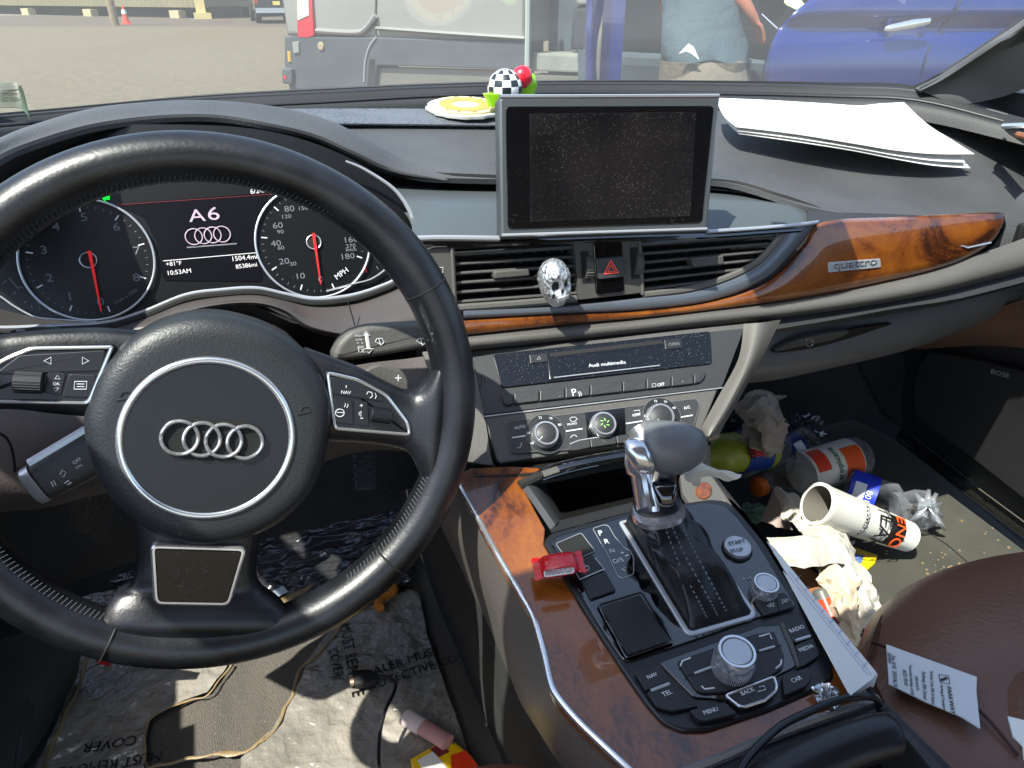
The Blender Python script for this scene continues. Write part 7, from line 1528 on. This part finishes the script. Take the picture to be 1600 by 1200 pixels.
# receipts on the seat
rp = Plane(PZ(1455, 1075, .7425), Vector((-.05, -.03, 1)))
T = thing('parking_ticket', 'white parking ticket lettered sideways lying on the brown seat', 'ticket', rp.P(1455, 1075))
m = MB(); q = rp.L([(1383, 1012), (1524, 1063), (1523, 1085), (1529, 1143), (1498, 1124), (1445, 1102), (1387, 1074)]); m.plate(rp, q, .0012, mat('ticket_paper', '#cfd4d8', .7, var=.04), h=.004); m.build('paper', T)
m = MB(); m.text(rp, 'PARKWAY', 1479, 1072, 1486, 1115, M_ink, h=.0045, hs=.85); m.text(rp, 'Parking & Transport', 1469, 1070, 1474, 1110, M_ink, h=.0045, hs=1)
m.line(rp, rp.L([(1467, 1054), (1482, 1056), (1484, 1069), (1469, 1066)], .0045), .0007, M_ink, h=.0046, closed=True, th=.0001); m.line(rp, rp.L([(1470, 1063), (1480, 1059)], .0045), .0018, M_ink, h=.0046, th=.0001)
for s, x, y0, y1 in (('Parkway Corp 30th St Station', 1453, 1048, 1100), ('Parkway 30th Street', 1440, 1049, 1092), ('2950 Arch St', 1429, 1056, 1078), ('Transaction Number 12345', 1420, 1038, 1085), ('06/21 09:41', 1410, 1046, 1070), ('Exp 10:42  2024 06 24', 1393, 1024, 1072), ('Receipt', 1386, 1020, 1036)): m.text(rp, s, x, y0, x+3, y1, mat('ticket_print', '#5a5f66', .6), h=.0045, hs=1.3)
m.build('printing', T)
rp2 = Plane(PZ(1590, 1150, .768), Vector((-.1, -.1, 1))); m = MB(); m.plate(rp2, rp2.L([(1575, 1119), (1640, 1135), (1640, 1200), (1600, 1186), (1598, 1165), (1583, 1150)]), .0012, M_paper); m.build('paper_slip', label='blank white paper slip at the lower right edge on the seat bolster', cat='paper slip')
# crumbs on the passenger floor
m = MB(); random.seed(3)
for k in range(46):
    x, y = random.gauss(1490, 26), random.gauss(893-(0), 12)
    if k > 22: x, y = random.uniform(1380, 1580), random.uniform(810, 900)
    p = PZ(x, y, FZ+.006); s = random.uniform(.0012, .003); m.rings([(p-Vector((s, 0, 0)), Vector((0, s*.5, 0)), Vector((0, 0, s*.4))), (p, Vector((0, s, 0)), Vector((0, 0, s*.8))), (p+Vector((s, 0, 0)), Vector((0, s*.4, 0)), Vector((0, 0, s*.4)))], mat('crumb', '#6f5f44', .8), 6)
m.build('crumbs', kind='stuff')
# ================================================================= DRIVER FOOTWELL
F3 = Plane((0, .5, FZ+.02), (0, 0, 1), up=(0, 1, 0))
T = thing('red_sweet', 'small red wrapped sweet on the film below the wheel rim', 'sweet', F3.P(160, 1029, 0))
m = MB(); m.plate(F3, F3.L(rnd([(148, 1022), (172, 1024), (170, 1037), (150, 1033)], 2)), .008, Mcr, h=.003, bev=.002); m.text(F3, 'Berry', 170, 1029, 153, 1027, M_white, h=.0034); m.build('wrapper', T)
for (pts, nm) in (([(592, 950), (594, 938), (604, 928)], 'left'), ([(606, 928), (614, 922), (612, 912)], 'right')):
    m = MB(); m.tube(cr([F3.P(*q, .01) for q in pts], 4, False), .008, mat('snack_orange', '#b06a22', .8, bump=.6, bscale=200, bdist=.001), seg=10); m.build('cheese_puff', label='orange puff snack on the film, '+('nearer the wheel rim' if nm == 'left' else 'farther from the wheel rim'), cat='snack', group='orange puffs by the tunnel')
T = thing('pen_tube', 'clear pink-ended plastic tube lying on the chips packet', 'tube', F3.P(660, 1140))
a, b = F3.P(633, 1119, .012), F3.P(700, 1160, .02); m = MB(); m.tube([a, a.lerp(b, .42)], .011, mat('tube_white', '#d8c8c4', .3), seg=16, ry=.007); m.build('white_end', T); m = MB(); m.tube([a.lerp(b, .42), b], .010, mat('tube_pink', '#b98a86', .3), seg=16, ry=.007); m.build('pink_end', T)
T = thing('chips_packet', 'yellow and red snack packet at the bottom beside the driver seat', 'snack packet', F3.P(690, 1180))
Mcy = mat('packet_gold', '#e2b80a', .35, bump=.5, bscale=40, bdist=.003); m = MB(); m.plate(F3, F3.L([(641, 1184), (690, 1156), (712, 1158), (736, 1178), (752, 1200), (720, 1260), (660, 1250)], .012), .02, Mcy, h=.012, bev=.004); m.build('packet', T)
for pts, col, nm in (([(652, 1188), (676, 1174), (700, 1200), (690, 1215), (664, 1210)], '#d8d4cc', 'white_panel'), ([(672, 1170), (690, 1162), (702, 1174), (686, 1182)], '#6d1f28', 'maroon_panel'), ([(704, 1180), (728, 1172), (746, 1196), (740, 1215), (706, 1210)], '#d83a14', 'orange_panel')):
    MB().plate(F3, F3.L(pts, .0135), .001, mat('chips_'+nm, col, .4), h=.0135).build(nm, T)
# charger cable
T = thing('charging_cable', 'black charging cable with plug coiled on the torn film', 'charging cable', F3.P(600, 1070))
m = MB(); m.rings([(F3.P(546, 1063, .012), Vector((0, .007, 0)), Vector((0, 0, .004))), (F3.P(552, 1062, .012), Vector((0, .007, 0)), Vector((0, 0, .004)))], mat('plug_tip', '#a88f78', .4, metal=.5), 12, 3); m.rings([(F3.P(553, 1062, .012), Vector((0, .012, 0)), Vector((0, 0, .007))), (F3.P(575, 1060, .012), Vector((0, .012, 0)), Vector((0, 0, .007))), (F3.P(590, 1058, .012), Vector((0, .006, 0)), Vector((0, 0, .005)))], M_blk, 16, 3); m.build('plug', T)
m = MB(); m.tube(cr([F3.P(585, 1058, .012), F3.P(605, 1058, .02), F3.P(618, 1068, .04), F3.P(614, 1085, .05), F3.P(602, 1110, .05), F3.P(593, 1150, .04), F3.P(592, 1200, .04), F3.P(600, 1260, .04)], 8, False), .0022, M_plsm, seg=8); m.build('lead', T)
